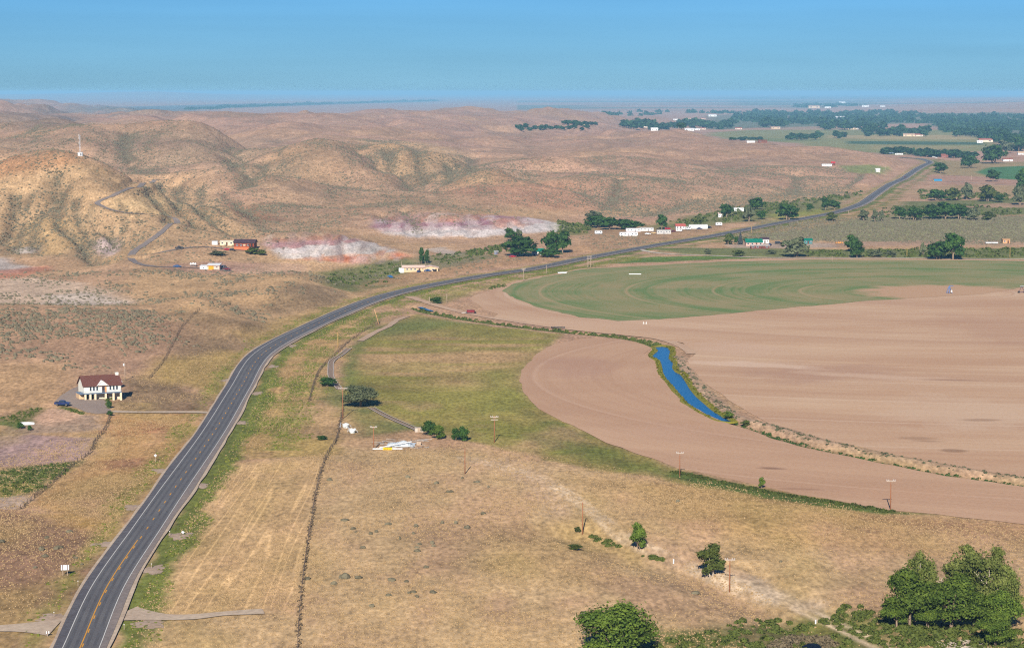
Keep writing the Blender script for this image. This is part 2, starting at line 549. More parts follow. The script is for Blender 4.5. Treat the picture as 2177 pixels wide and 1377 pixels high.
def thing(name, label, cat, loc, rz=0.0, group=None):
    o = bpy.data.objects.new(name, None)
    COL.objects.link(o)
    o.location = loc
    o.rotation_euler = (0, 0, rz)
    o.empty_display_size = 0.5
    return tag(o, label, cat, group)

def copy_tree(o, parent=None):
    c = o.copy()
    COL.objects.link(c)
    c.parent = parent
    for ch in list(o.children):
        copy_tree(ch, c)
    return c

class MB:
    """collects boxes, prisms and tubes into one mesh"""
    def __init__(self):
        self.v, self.f, self.mi = [], [], []
    def add(self, vs, fs, mi=0):
        k = len(self.v)
        self.v += [tuple(map(float, v)) for v in vs]
        self.f += [tuple(i + k for i in f) for f in fs]
        self.mi += [mi] * len(fs)
        return self
    def box(self, x0, x1, y0, y1, z0, z1, mi=0):
        vs = [(x, y, z) for z in (z0, z1) for y in (y0, y1) for x in (x0, x1)]
        return self.add(vs, [(0, 2, 3, 1), (4, 5, 7, 6), (0, 1, 5, 4), (2, 6, 7, 3), (0, 4, 6, 2), (1, 3, 7, 5)], mi)
    def prism(self, prof, a, b, axis='x', mi=0):
        """extrude a closed 2-D outline from a to b along an axis (x: outline is y,z; y: outline is x,z; z: outline is x,y)"""
        n = len(prof)
        def pt(p, t):
            return (t, p[0], p[1]) if axis == 'x' else (p[0], t, p[1]) if axis == 'y' else (p[0], p[1], t)
        vs = [pt(p, a) for p in prof] + [pt(p, b) for p in prof]
        fs = [tuple(range(n))[::-1], tuple(range(n, 2 * n))] + [(i, (i + 1) % n, n + (i + 1) % n, n + i) for i in range(n)]
        return self.add(vs, fs, mi)
    def tube(self, pts, rads, n=7, mi=0):
        pts = [Vector(p) for p in pts]
        base = len(self.v)
        for i, p in enumerate(pts):
            d = (pts[min(i + 1, len(pts) - 1)] - pts[max(i - 1, 0)]).normalized()
            u = d.orthogonal().normalized(); w = d.cross(u)
            r = rads[i] if isinstance(rads, (list, tuple)) else rads
            for k in range(n):
                a = 2 * math.pi * k / n
                self.v.append(tuple(p + (u * math.cos(a) + w * math.sin(a)) * r))
        for i in range(len(pts) - 1):
            for k in range(n):
                a, b = base + i * n + k, base + i * n + (k + 1) % n
                self.f.append((a, b, b + n, a + n)); self.mi.append(mi)
        self.f.append(tuple(range(base + n - 1, base - 1, -1))); self.mi.append(mi)
        e = base + (len(pts) - 1) * n
        self.f.append(tuple(range(e, e + n))); self.mi.append(mi)
        return self
    def build(self, name, mat=None, parent=None, smooth=False):
        me = bpy.data.meshes.new(name)
        me.from_pydata(self.v, [], self.f)
        bm = bmesh.new(); bm.from_mesh(me)
        bmesh.ops.recalc_face_normals(bm, faces=bm.faces)
        bm.to_mesh(me); bm.free()
        o = link(name, me, mat, parent)
        if isinstance(mat, (list, tuple)):
            me.polygons.foreach_set('material_index', self.mi)
        if smooth:
            me.polygons.foreach_set('use_smooth', [True] * len(me.polygons))
        return o

def box(name, mat, parent, *b):
    return MB().box(*b).build(name, mat, parent)

def raw_mesh(name, V, F):
    """fast mesh from arrays; F is (n,3) or (n,4)"""
    me = bpy.data.meshes.new(name)
    V = np.ascontiguousarray(V, np.float32); F = np.ascontiguousarray(F, np.int32)
    me.vertices.add(len(V)); me.vertices.foreach_set('co', V.ravel())
    k = F.shape[1]
    me.loops.add(F.size); me.loops.foreach_set('vertex_index', F.ravel())
    me.polygons.add(len(F))
    me.polygons.foreach_set('loop_start', np.arange(0, F.size, k, dtype=np.int32))
    me.polygons.foreach_set('loop_total', np.full(len(F), k, np.int32))
    me.update(calc_edges=True)
    return me

def mpp(p):
    """metres per photo pixel at a world point"""
    return (p[1] * CP - (p[2] - CAMZ) * SP) / FPX
# ---------------------------------------------------------------- outlines of road, fields and water (photo pixels on the ground)
ROAD_PX = [(150, 1428), (173, 1377), (229, 1250), (315, 1120), (369, 1040), (452, 921), (510, 825), (550, 761), (600, 726), (667, 692), (730, 662), (800, 636),
           (868, 618), (940, 604), (1037, 587), (1113, 576), (1163, 567), (1230, 553), (1320, 536), (1400, 521), (1507, 503), (1614, 483), (1721, 464), (1775, 453), (1828, 435),
           (1864, 412), (1900, 391), (1935, 371), (1967, 355), (1977, 346), (1968, 339.5), (1950, 336), (1915, 334)]
def flat0(px, py):
    s, k = ray(px, py)
    Y = CAMZ / -k
    return (s * Y, Y)
ROAD = catmull([flat0(*q) for q in ROAD_PX], 3.0)

LOWER_PX = [(1240, 719), (1320, 721), (1365, 731), (1386, 740), (1370, 753), (1392, 767), (1401, 795), (1416, 816), (1437, 839), (1460, 856), (1485, 871), (1509, 885), (1553, 902),
            (1599, 915), (1649, 935), (1739, 957), (1873, 986), (2008, 1011), (2177, 1036), (2900, 1135), (2900, 1222), (2177, 1115), (1990, 1094), (1891, 1085), (1792, 1067), (1644, 1043), (1496, 1011),
            (1379, 973), (1290, 942), (1227, 910), (1147, 870), (1115, 838), (1106, 812), (1108, 787), (1140, 754), (1179, 732)]
BARE_PX = [(998, 636), (1008, 626), (1034, 618), (1062, 608), (1109, 595), (1171, 584), (1230, 572), (1310, 566), (1400, 561), (1543, 553.5), (1721, 550), (1950, 551), (2177, 553.5), (2900, 562), (2900, 1108),
           (2177, 1019), (2053, 996), (1873, 964), (1739, 934), (1649, 907), (1590, 876), (1541, 844), (1484, 805), (1460, 780), (1462, 765), (1482, 751), (1451, 729), (1379, 718), (1290, 709), (1200, 700), (1104, 685), (1050, 675),
           (1060, 668), (1027, 658), (1017, 648)]
GREEN_PX = [(1068, 619), (1092, 604), (1120, 596), (1171, 586), (1230, 574), (1310, 568), (1400, 563.5), (1543, 556.5), (1721, 552.5), (1950, 553), (2177, 555.5), (2900, 564), (2900, 606), (2177, 611),
            (2088, 626), (2008, 630), (1828, 641), (1649, 657), (1514, 670), (1402, 679), (1312, 682), (1230, 674), (1150, 656), (1095, 636)]
WATER_PX = [(1393, 737), (1407, 735), (1421, 738), (1424, 745), (1422, 760), (1430, 770), (1429, 780), (1434, 788), (1446, 795), (1458, 812), (1468, 828), (1481, 843), (1497, 857), (1515, 872), (1535, 884), (1556, 897),
            (1536, 895), (1510, 884), (1486, 871), (1461, 853), (1452, 843), (1440, 829), (1428, 815), (1415, 801), (1410, 790), (1402, 765), (1387, 757), (1391, 751), (1399, 744)]
for f_px in (LOWER_PX, BARE_PX):
    mk = zone_mask([flat0(*q) for q in f_px], 14.0)
    Z = Z * (1 - mk)
# the ditch that carries the canal on, and the lower end of the pond
canal_w = [flat0(*q) for q in WATER_PX]
cm = zone_mask(canal_w, 0)
dist_c, _, _ = path_dist(resample(canal_w, 1.0, True), 6)
Z = np.where((cm > 0) | (dist_c < 0.6), -1.4, Z)
DITCH_A = catmull([flat0(*q) for q in ((888, 655), (905, 662), (935, 668), (990, 678), (1060, 688), (1140, 698), (1220, 707), (1300, 714), (1360, 723), (1396, 736))], 1.5)
DITCH_B = catmull([flat0(*q) for q in ((1552, 897), (1590, 908), (1640, 924), (1730, 948), (1870, 978), (2008, 1004), (2177, 1029), (2330, 1052), (2900, 1122))], 1.5)
for dt in (DITCH_A, DITCH_B):
    d, _, _ = path_dist(dt, 8)
    Z = np.where(np.isfinite(d), np.minimum(Z, -1.3 * np.exp(-(np.minimum(d, 50) / 2.6) ** 2)), Z)
# spoil bank along the right of the canal
BANK = catmull([flat0(*q) for q in ((1440, 760), (1452, 785), (1480, 818), (1515, 850), (1560, 885), (1610, 901), (1660, 914), (1739, 938), (1873, 968), (2050, 1000), (2177, 1021), (2330, 1045), (2900, 1114))], 2.0)
d, _, _ = path_dist(BANK, 14)
Z += np.where(np.isfinite(d), .8 * np.exp(-(np.minimum(d, 99) / 2.4) ** 2), 0) * (dist_c > 1.5)
# wash with pale track, lower right, and the pool at the frame's foot
WASH = catmull([gp(*q) for q in ((1235, 1130), (1290, 1150), (1340, 1175), (1420, 1195), (1500, 1225), (1580, 1262), (1680, 1310), (1790, 1362))], 2.0)
d, _, _ = path_dist(WASH, 40)
Z += np.where(np.isfinite(d), -2.6 * np.exp(-(np.minimum(d, 99) / 9) ** 2), 0)
d, _, _ = path_dist(catmull([gp(1600, 1390), gp(1690, 1385), gp(1780, 1390)], 2.0), 40)
POOL_D = d

rowstep = np.gradient(YR)[:, None] + np.zeros((1, NC))
def smooth1(a, k):
    ap = np.pad(a, k, mode='edge')
    return np.convolve(ap, np.ones(2 * k + 1) / (2 * k + 1), 'valid')
def flatten(path, half, blend, k=12, drop=0.15):
    """level the ground under a road and return the road's own heights"""
    global Z
    pz = smooth1(grid_h(path[:, 0], path[:, 1]), k)
    d, sd, ni = path_dist(path, half + blend + 40)
    h = half + 1.3 * rowstep
    t = np.clip((np.minimum(d, 1e6) - h) / blend, 0, 1)
    w = np.where(np.isfinite(d), 1 - t * t * (3 - 2 * t), 0)
    Z = Z * (1 - w) + (pz[ni] - drop) * w
    return pz, d, sd
ROADZ, ROAD_D, ROAD_S = flatten(ROAD, 7.5, 14, 25, 0.18)
ROADZ = ROADZ + 0.25

PATHS = {}
def lane(key, px, half, drop=0.12, blend=4, k=6, step=2.0):
    p = catmull([gp(*q) for q in px], step)
    z, d, sd = flatten(p, half, blend, k, drop)
    PATHS[key] = (p, z, half)
lane('switchback', [(345, 381), (330, 383), (303, 390), (280, 398), (240, 415), (207, 431), (215, 440), (250, 448), (300, 455), (350, 461), (372, 466), (366, 474), (345, 492), (310, 518), (282, 538), (280, 552), (300, 562), (340, 567), (400, 568), (440, 571), (490, 577)], 2.2)
lane('cabin_drive', [(300, 545), (340, 537), (380, 529), (430, 524), (490, 530), (540, 534)], 2.0)
lane('house_drive', [(446, 877), (420, 876), (350, 876), (280, 876), (238, 874)], 2.0)
lane('gravel_track', [(1362, 531), (1385, 536), (1425, 540), (1500, 543), (1620, 547.5), (1720, 548), (1900, 548.5), (2060, 550), (2177, 551), (2350, 552), (2800, 555)], 2.0)
lane('canal_track', [(868, 630), (900, 640), (925, 648), (960, 658), (1020, 671), (1100, 684), (1200, 698), (1290, 708), (1390, 718), (1452, 737), (1472, 752)], 2.6)
lane('field_track', [(866, 672), (845, 680), (825, 694), (800, 705), (765, 725)], 1.6)
lane('farm_drive', [(255, 1305), (300, 1309), (345, 1312), (410, 1310), (470, 1304), (560, 1299)], 2.1)
lane('left_drive', [(118, 1333), (70, 1333), (0, 1335), (-80, 1338)], 2.4)
lane('valley_drive', [(1918, 382), (1990, 385), (2060, 388), (2140, 394), (2260, 400)], 2.5)
lane('sandy_track', [(1545, 1205), (1600, 1235), (1660, 1268), (1720, 1302), (1800, 1340), (1880, 1380)], 1.6)
YARD_PX = [(169, 820), (150, 828), (128, 842), (115, 855), (135, 862), (160, 866), (182, 876), (205, 880), (238, 876), (228, 858), (232, 842), (250, 832), (215, 822)]

# ---------------------------------------------------------------- colour of the ground
Pn = fbm(GX / 90, GY / 150, 71, 4)
Pf = fbm(GX / 14, GY / 24, 81, 3)
def C(c):
    return earth(c)
near_hill = np.array(C((196, 158, 112))); pink = np.array(C((196, 154, 122)))
col = near_hill + (pink - near_hill) * np.clip(0.45 + 1.1 * Pn, 0, 1)[..., None]
f_ = np.clip((GY - 1500) / 2500, 0, 1)[..., None]
col = col * (1 - f_ * .8) + np.array(C((192, 148, 124))) * f_ * .8
grain = np.full((NR, NC), 0.75)
def paint(c, mask, op=1.0):
    global col
    k = (mask * op)[..., None]
    col = col * (1 - k) + np.array(C(c)) * k
def zone(px, c, soft, wob=0.0, op=1.0, seed=0, n=4, streak=0.0):
    m = zone_mask(wpoly(px, n), soft, wob, seed)
    if streak:
        m = m * np.clip(0.5 + streak * fbm(GX / 60, GY / 14, seed + 7, 4) * 1.6, 0, 1)
    paint(c, m, op)
    return m
# lower right, dry grass
zone([(480, 1000), (700, 960), (1000, 940), (1400, 1015), (1900, 1085), (2400, 1130), (2400, 1500), (200, 1500), (330, 1180)], (204, 170, 122), 15, 12, 1, 3)
zone([(470, 990), (690, 960), (640, 1290), (280, 1320), (380, 1150)], (206, 168, 116), 6, 8, .9, 4)
zone([(1250, 1030), (1500, 1040), (1950, 1100), (2000, 1180), (1550, 1160), (1350, 1110)], (188, 150, 92), 18, 14, .85, 5)
zone([(1800, 1100), (2000, 1098), (2300, 1125), (2300, 1180), (2000, 1130)], (168, 122, 86), 10, 10, .6, 6)
zone([(960, 975), (1100, 985), (1230, 1060), (1330, 1150), (1290, 1155), (1150, 1060)], (200, 166, 132), 6, 8, .7, 7)
zone([(1000, 1130), (1240, 1090), (1400, 1180), (1250, 1230), (1020, 1210)], (196, 160, 104), 12, 14, .6, 8)
zone([(1290, 1110), (1400, 1135), (1600, 1240), (1500, 1235), (1330, 1170)], (186, 150, 116), 6, 6, .8, 9)
zone([(1560, 1215), (1620, 1225), (1760, 1290), (1745, 1305), (1680, 1290), (1600, 1255)], (208, 180, 146), 2.5, 3, .95, 10)
zone([(1300, 1345), (1480, 1350), (1640, 1310), (1760, 1315), (1880, 1400), (1300, 1450)], (120, 118, 62), 5, 8, .95, 11)
zone([(1720, 1320), (1790, 1280), (1880, 1290), (2200, 1350), (2300, 1450), (1900, 1400)], (112, 116, 52), 5, 8, .95, 12)
zone([(2010, 1352), (2080, 1352), (2100, 1385), (1990, 1390)], (190, 160, 140), 2, 3, .9, 13)
# left of the road
zone([(-250, 1060), (90, 1085), (220, 1120), (230, 1180), (140, 1290), (-250, 1330)], (152, 118, 88), 5, 6, 1, 14)
zone([(250, 885), (430, 880), (400, 960), (330, 1060), (230, 1140), (60, 1080), (200, 960)], (196, 152, 96), 6, 8, 1, 15)
zone([(110, 1030), (230, 1000), (320, 1010), (300, 1080), (240, 1130), (120, 1085)], (172, 142, 88), 6, 8, .8, 16)
zone([(240, 885), (340, 890), (360, 920), (260, 935), (228, 925)], (186, 128, 88), 5, 6, .8, 17)
zone([(190, 985), (300, 975), (330, 990), (220, 1000)], (164, 116, 84), 3, 6, .7, 18)
zone([(70, 1095), (200, 1105), (220, 1120), (160, 1115)], (190, 150, 74), 4, 6, .8, 19)
zone([(-250, 925), (90, 925), (206, 930), (185, 968), (130, 985), (-250, 1000)], (178, 146, 136), 2.5, 3, 1, 20)
zone([(-250, 1000), (0, 1003), (60, 988), (165, 977), (150, 1000), (90, 1040), (0, 1062), (-250, 1080)], (104, 112, 56), 2.5, 4, 1, 21)
zone([(0, 1030), (60, 1020), (90, 1036), (40, 1052), (-60, 1060)], (150, 140, 62), 2, 4, .9, 22)
zone([(-100, 1062), (30, 1055), (62, 1058), (40, 1082), (-100, 1080)], (196, 172, 150), 2, 3, .8, 23)
zone([(40, 895), (180, 880), (222, 884), (215, 915), (150, 922), (0, 928)], (170, 142, 116), 3, 5, 1, 24)
zone([(0, 885), (70, 862), (95, 866), (70, 895), (30, 912), (-20, 905)], (104, 110, 52), 2.5, 3, 1, 25)
zone([(75, 893), (95, 872), (130, 868), (175, 882), (150, 894), (90, 903)], (206, 168, 136), 1.5, 2, 1, 26)
zone([(135, 862), (182, 875), (180, 882), (150, 872), (120, 868)], (108, 112, 50), 1.2, 1, .9, 27)
zone([(245, 810), (300, 800), (420, 828), (455, 845), (430, 868), (245, 872)], (150, 122, 88), 5, 6, .95, 28)
zone([(320, 800), (350, 755), (470, 735), (540, 750), (500, 800), (460, 850), (420, 825)], (178, 148, 84), 7, 8, .95, 29)
zone([(330, 690), (390, 660), (470, 668), (560, 700), (600, 690), (560, 735), (470, 740), (360, 760)], (152, 124, 90), 7, 8, .9, 30)
zone([(500, 700), (560, 690), (640, 665), (740, 635), (700, 660), (600, 705), (540, 735)], (184, 152, 92), 6, 6, .8, 31)
zone([(548, 650), (600, 610), (640, 598), (700, 612), (748, 630), (690, 655), (600, 668)], (154, 126, 92), 5, 4, .95, 32)
zone([(0, 665), (150, 652), (300, 655), (400, 690), (340, 760), (200, 785), (100, 745), (0, 760)], (176, 138, 106), 14, 14, .8, 33)
zone([(0, 770), (160, 770), (170, 800), (120, 850), (0, 880)], (188, 150, 106), 10, 10, .8, 34)
zone([(-300, 592), (60, 590), (180, 600), (300, 640), (250, 648), (-300, 645)], (216, 186, 156), 8, 10, .9, 35, 3)
zone([(90, 628), (180, 620), (280, 645), (100, 648)], (208, 190, 172), 5, 6, .8, 36, 3)
zone([(-300, 540), (10, 545), (40, 562), (80, 572), (30, 580), (-300, 600)], (196, 180, 168), 6, 5, .95, 37, 3)
zone([(-100, 585), (60, 568), (112, 565), (110, 572), (40, 592), (-100, 596)], (196, 126, 96), 5, 4, .75, 38, 3)
# tower hill
zone([(-300, 380), (0, 380), (60, 345), (165, 330), (280, 385), (420, 395), (560, 450), (620, 480), (540, 505), (380, 520), (230, 550), (0, 545), (-300, 545)], (189, 154, 112), 15, 12, .85, 40, 3)
zone([(-100, 360), (60, 325), (160, 325), (160, 345), (60, 370), (-100, 400)], (184, 132, 88), 12, 10, .8, 41, 3)
zone([(40, 490), (90, 470), (160, 480), (200, 530), (100, 545), (20, 530)], (206, 168, 112), 10, 8, .7, 42, 3)
zone([(188, 522), (225, 505), (262, 520), (240, 542), (215, 548)], (206, 180, 172), 3, 3, .95, 43, 3)
zone([(32, 528), (85, 524), (80, 538), (36, 540)], (206, 190, 176), 3, 3, .9, 44, 3)
zone([(470, 430), (560, 440), (600, 470), (520, 470)], (170, 124, 92), 10, 8, .8, 45, 3)
zone([(235, 430), (330, 405), (400, 440), (330, 460)], (206, 174, 124), 8, 8, .6, 46, 3)
# painted badlands
def elev(px, c, z0, z1, soft, op, seed, edge=0.8):
    m = zone_mask(wpoly(px, 3), soft, soft, seed)
    zz = Z + fbm(GX / 30, GY / 30, seed, 3) * 1.2
    b = np.clip((zz - z0) / edge, 0, 1) * np.clip((z1 - zz) / edge, 0, 1)
    paint(c, m * b, op)
B1 = [(560, 500), (640, 492), (740, 505), (840, 530), (870, 548), (800, 562), (680, 556), (600, 545), (560, 520)]
def bands(px, layers, soft, seed):
    """rock layers: colour by height on the eroded face"""
    m = zone_mask(wpoly(px, 3), soft, soft, seed)
    zz = Z + fbm(GX / 18, GY / 30, seed, 3) * .9 + fbm(GX / 90, GY / 90, seed + 3, 2) * 1.2
    lo = -5.0
    for top, c in layers:
        b_ = np.clip((zz - lo) / .5 + .5, 0, 1) * np.clip((top - zz) / .5 + .5, 0, 1)
        paint(c, m * b_, .95)
        lo = top
B2 = [(790, 462), (900, 452), (1010, 456), (1120, 462), (1205, 478), (1205, 492), (1080, 498), (1000, 505), (860, 505), (800, 490)]
bands(B1, ((3.2, (208, 116, 68)), (4.4, (214, 150, 110)), (7.0, (206, 194, 184)), (9.5, (218, 206, 200)), (12.0, (190, 138, 138)), (14.0, (186, 132, 104))), 5, 50)
bands(B2, ((2.6, (214, 202, 196)), (4.6, (196, 170, 170)), (7.2, (168, 116, 128)), (9.5, (188, 128, 106)), (12.5, (196, 146, 112))), 5, 54)
zone([(780, 545), (830, 540), (828, 562), (790, 562)], (214, 180, 136), 2.5, 3, .7, 53, 3)
zone([(1040, 465), (1095, 462), (1120, 478), (1050, 490)], (192, 134, 106), 3, 3, .7, 58, 3)
zone([(900, 530), (940, 525), (985, 540), (960, 545)], (206, 186, 168), 3, 3, .85, 59, 3)
zone([(490, 565), (560, 560), (650, 560), (660, 580), (560, 582), (490, 580)], (204, 164, 132), 5, 5, .8, 60, 3)
zone([(350, 560), (480, 555), (560, 560), (480, 585), (350, 575)], (184, 140, 120), 5, 5, .6, 61, 3)
# middle hills
zone([(160, 340), (260, 290), (460, 278), (600, 300), (560, 345), (450, 400), (330, 385)], (188, 152, 120), 20, 15, .7, 160, 3)
zone([(-200, 300), (60, 285), (130, 262), (220, 290), (160, 325), (0, 335)], (184, 148, 116), 20, 15, .7, 161, 3)
zone([(-200, 235), (100, 240), (200, 260), (120, 275), (-200, 280)], (134, 116, 104), 40, 25, .7, 162, 3)
zone([(560, 395), (760, 385), (1000, 400), (1150, 440), (900, 445), (700, 440), (600, 450)], (188, 150, 116), 20, 15, .7, 163, 3)
zone([(150, 305), (300, 300), (420, 300), (430, 312), (300, 315)], (152, 118, 98), 20, 12, .6, 164, 3)
zone([(930, 400), (1100, 380), (1300, 395), (1420, 430), (1250, 450), (1050, 440)], (190, 138, 106), 25, 20, .7, 62, 3)
zone([(760, 298), (880, 300), (1000, 330), (1000, 390), (900, 390), (800, 360)], (194, 158, 112), 25, 15, .7, 63, 3)
zone([(540, 340), (680, 300), (760, 300), (700, 380), (560, 400)], (194, 154, 112), 25, 20, .7, 64, 3)
zone([(1450, 290), (1700, 312), (1880, 340), (1700, 400), (1450, 430), (1250, 440), (1250, 380)], (190, 148, 116), 30, 25, .7, 65, 3)
zone([(1240, 450), (1480, 430), (1600, 420), (1830, 400), (1800, 412), (1500, 450), (1250, 462)], (190, 152, 108), 14, 12, .7, 66, 3)
# pasture by the canal
PAST = [(878, 668), (1000, 688), (1200, 710), (1150, 745), (1104, 800), (1112, 840), (1230, 912), (1440, 998), (1660, 1052), (1560, 1046), (1400, 1016), (1200, 985), (1060, 950), (990, 935), (900, 918), (800, 872), (728, 838), (735, 755), (790, 705)]
pm = zone(PAST, (150, 140, 64), 3, 3, 1, 70)
st = np.clip(fbm(GX / 75, GY / 26, 91, 4) * 2.6 + .1, 0, 1)
paint((190, 154, 104), pm * st, .55)
zone([(760, 735), (900, 710), (1120, 715), (1080, 760), (980, 800), (760, 800)], (192, 152, 108), 16, 16, .75, 71, 4, 1.2)
zone([(760, 700), (880, 672), (980, 690), (900, 705), (790, 715)], (112, 122, 60), 8, 8, .7, 72)
zone([(1020, 790), (1100, 780), (1110, 840), (1300, 960), (1150, 930), (1030, 900)], (140, 136, 58), 12, 12, .8, 73)
zone([(1100, 925), (1250, 940), (1450, 1003), (1640, 1048), (1500, 1036), (1250, 985)], (118, 124, 50), 5, 4, .85, 74)
zone([(728, 800), (745, 740), (770, 712), (790, 712), (760, 760), (752, 830)], (112, 122, 56), 4, 3, .85, 75)
zone([(700, 820), (760, 850), (830, 880), (880, 915), (760, 930), (725, 880)], (118, 124, 62), 6, 5, .9, 76)
zone([(690, 800), (735, 830), (728, 880), (665, 850)], (128, 128, 66), 5, 5, .85, 77)
zone([(1100, 885), (1130, 870), (1240, 925), (1225, 930)], (96, 104, 46), 2, 2, .6, 78)
# strip between road and fence, cattle trails
zone([(560, 790), (640, 720), (700, 690), (790, 660), (730, 740), (680, 800), (660, 850), (610, 940), (480, 970), (520, 880)], (186, 150, 92), 6, 6, .9, 79)
zone([(500, 960), (640, 930), (715, 935), (700, 965), (520, 975)], (176, 148, 78), 4, 5, .8, 80)
# creek bottom and valley
zone([(680, 575), (760, 565), (860, 545), (900, 560), (840, 600), (760, 620), (690, 605)], (118, 122, 66), 8, 8, .9, 81)
zone([(880, 545), (1000, 535), (1060, 545), (960, 570), (880, 565)], (128, 126, 84), 8, 8, .8, 82)
zone([(780, 612), (900, 590), (1100, 565), (1300, 530), (1240, 520), (1000, 560), (800, 595)], (188, 146, 102), 8, 8, .8, 83)
zone([(1180, 470), (1260, 480), (1250, 500), (1190, 500)], (118, 124, 60), 10, 8, .8, 84)
zone([(1240, 490), (1540, 475), (1500, 500), (1400, 512), (1260, 535)], (180, 142, 102), 10, 8, .8, 85)
zone([(1380, 480), (1560, 440), (1830, 412), (1760, 450), (1600, 470), (1400, 490)], (120, 126, 66), 12, 10, .85, 86)
zone([(1640, 455), (1790, 440), (1830, 425), (1750, 455), (1640, 468)], (150, 150, 62), 8, 8, .8, 87)
zone([(1640, 470), (1850, 462), (2177, 458), (2400, 458), (2400, 515), (2100, 520), (1700, 512), (1560, 508)], (150, 148, 100), 14, 14, .95, 88)
zone([(1560, 503), (1640, 480), (1800, 455), (1900, 420), (1920, 430), (1840, 460), (1700, 490)], (186, 148, 102), 8, 8, .85, 89)
zone([(1540, 520), (1700, 515), (1780, 518), (1780, 526), (1560, 528)], (188, 164, 144), 5, 4, .85, 90)
zone([(1740, 516), (2000, 510), (2250, 512), (2250, 520), (2000, 522), (1800, 524)], (190, 154, 124), 4, 3, .9, 91)
zone([(1380, 527), (1560, 527), (1720, 530), (2400, 526), (2400, 550), (1640, 546), (1450, 541)], (120, 126, 70), 6, 6, .95, 92)
zone([(1260, 562), (1380, 546), (1500, 544), (1640, 548), (1540, 551), (1400, 557)], (104, 128, 50), 3, 2, 1, 93)
zone([(880, 645), (1000, 612), (1100, 592), (1230, 568), (1340, 545), (1380, 540), (1350, 552), (1240, 572), (1100, 596), (1000, 625), (940, 645)], (160, 146, 78), 5, 5, .9, 94)
zone([(1900, 430), (2177, 420), (2400, 420), (2400, 455), (1900, 460)], (112, 120, 64), 14, 12, .9, 95)
zone([(2040, 436), (2177, 430), (2400, 430), (2400, 440), (2050, 442)], (186, 148, 118), 6, 4, .85, 96)
zone([(1930, 400), (2050, 395), (2400, 395), (2400, 420), (1950, 420)], (176, 148, 104), 14, 12, .8, 97)
zone([(1960, 372), (2070, 372), (2150, 380), (2400, 388), (2400, 396), (2000, 392)], (184, 142, 118), 10, 8, .85, 98)
zone([(1985, 340), (2120, 345), (2400, 340), (2400, 372), (2080, 376), (1985, 370)], (164, 144, 92), 14, 10, .8, 99)
zone([(2075, 366), (2100, 356), (2177, 353), (2400, 350), (2400, 385), (2177, 383), (2120, 380)], (84, 130, 74), 6, 4, 1, 100)
zone([(1785, 352), (1860, 350), (1900, 360), (1870, 370), (1800, 366)], (130, 150, 70), 8, 6, .8, 101)
zone([(1480, 284), (1600, 276), (2110, 276), (2120, 320), (1900, 330), (1700, 305), (1560, 296)], (150, 146, 88), 20, 10, 1, 102)
zone([(1800, 300), (1960, 301), (2090, 303), (2090, 308), (1960, 308), (1800, 306)], (76, 104, 72), 12, 5, .95, 103)
zone([(1760, 288), (2000, 287), (2100, 290), (2100, 297), (1900, 297), (1760, 294)], (190, 164, 110), 14, 6, .8, 104)
zone([(1850, 309), (2080, 312), (2000, 322), (1850, 318)], (168, 152, 100), 14, 6, .8, 105)
zone([(1500, 290), (1700, 296), (1760, 300), (1620, 300)], (130, 138, 82), 14, 6, .8, 106)
zone([(1640, 268), (1790, 264), (1800, 275), (1650, 276)], (176, 148, 116), 20, 10, .8, 107)
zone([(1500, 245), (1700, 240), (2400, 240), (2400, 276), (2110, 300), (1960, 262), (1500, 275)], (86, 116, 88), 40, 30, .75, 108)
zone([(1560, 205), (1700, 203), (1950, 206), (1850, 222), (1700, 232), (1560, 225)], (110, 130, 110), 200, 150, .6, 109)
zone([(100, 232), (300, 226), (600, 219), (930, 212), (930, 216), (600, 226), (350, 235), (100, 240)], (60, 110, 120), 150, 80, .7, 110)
# patches of grey brush, straw and bare earth
rd = np.where(np.isfinite(ROAD_D), ROAD_D, 1e3)
hp = fbm(GX / 110, GY / 170, 140, 4)
paint((146, 128, 104), np.clip(hp * 2.2 - .1, 0, 1) * np.clip(hilly + .2, 0, 1) * (GY > 1000) * (1 - TOWER), .35)
paint((198, 158, 112), np.clip(-hp * 2.2 - .1, 0, 1) * np.clip(hilly, 0, 1) * (GY > 1000), .45)
fgn = fbm(GX / 16, GY / 40, 142, 4)
fgm = (GY < 800) * (rd > 14)
paint((178, 150, 84), np.clip(fgn * 2.4 - .15, 0, 1) * fgm, .45)
paint((196, 150, 120), np.clip(-fgn * 2.4 - .2, 0, 1) * fgm, .4)
bz = zone_mask(wpoly(B1, 3), 8, 5, 1) + zone_mask(wpoly(B2, 3), 8, 5, 2)
bs = fbm(GX / 7, GY / 45, 143, 3)
paint((176, 150, 140), np.clip(bz, 0, 1) * np.clip(bs * 2.4, 0, 1), .55)
paint((226, 212, 204), np.clip(bz, 0, 1) * np.clip(-bs * 2.4, 0, 1), .45)
fb = fbm(GX / 2600, GY / 2200, 170, 4)
fm_ = np.clip((GY - 8000) / 6000, 0, 1)
paint((96, 122, 96), np.clip(fb * 3 - .2, 0, 1) * fm_ * (pxg > 1100), .65)
paint((206, 168, 146), np.clip(-fb * 3 - .2, 0, 1) * fm_, .5)
zone([(1430, 1000), (1640, 1044), (1800, 1069), (1900, 1086), (1985, 1094), (1890, 1093), (1780, 1081), (1620, 1058), (1420, 1012)], (92, 110, 44), 1.5, 1, .95, 171)
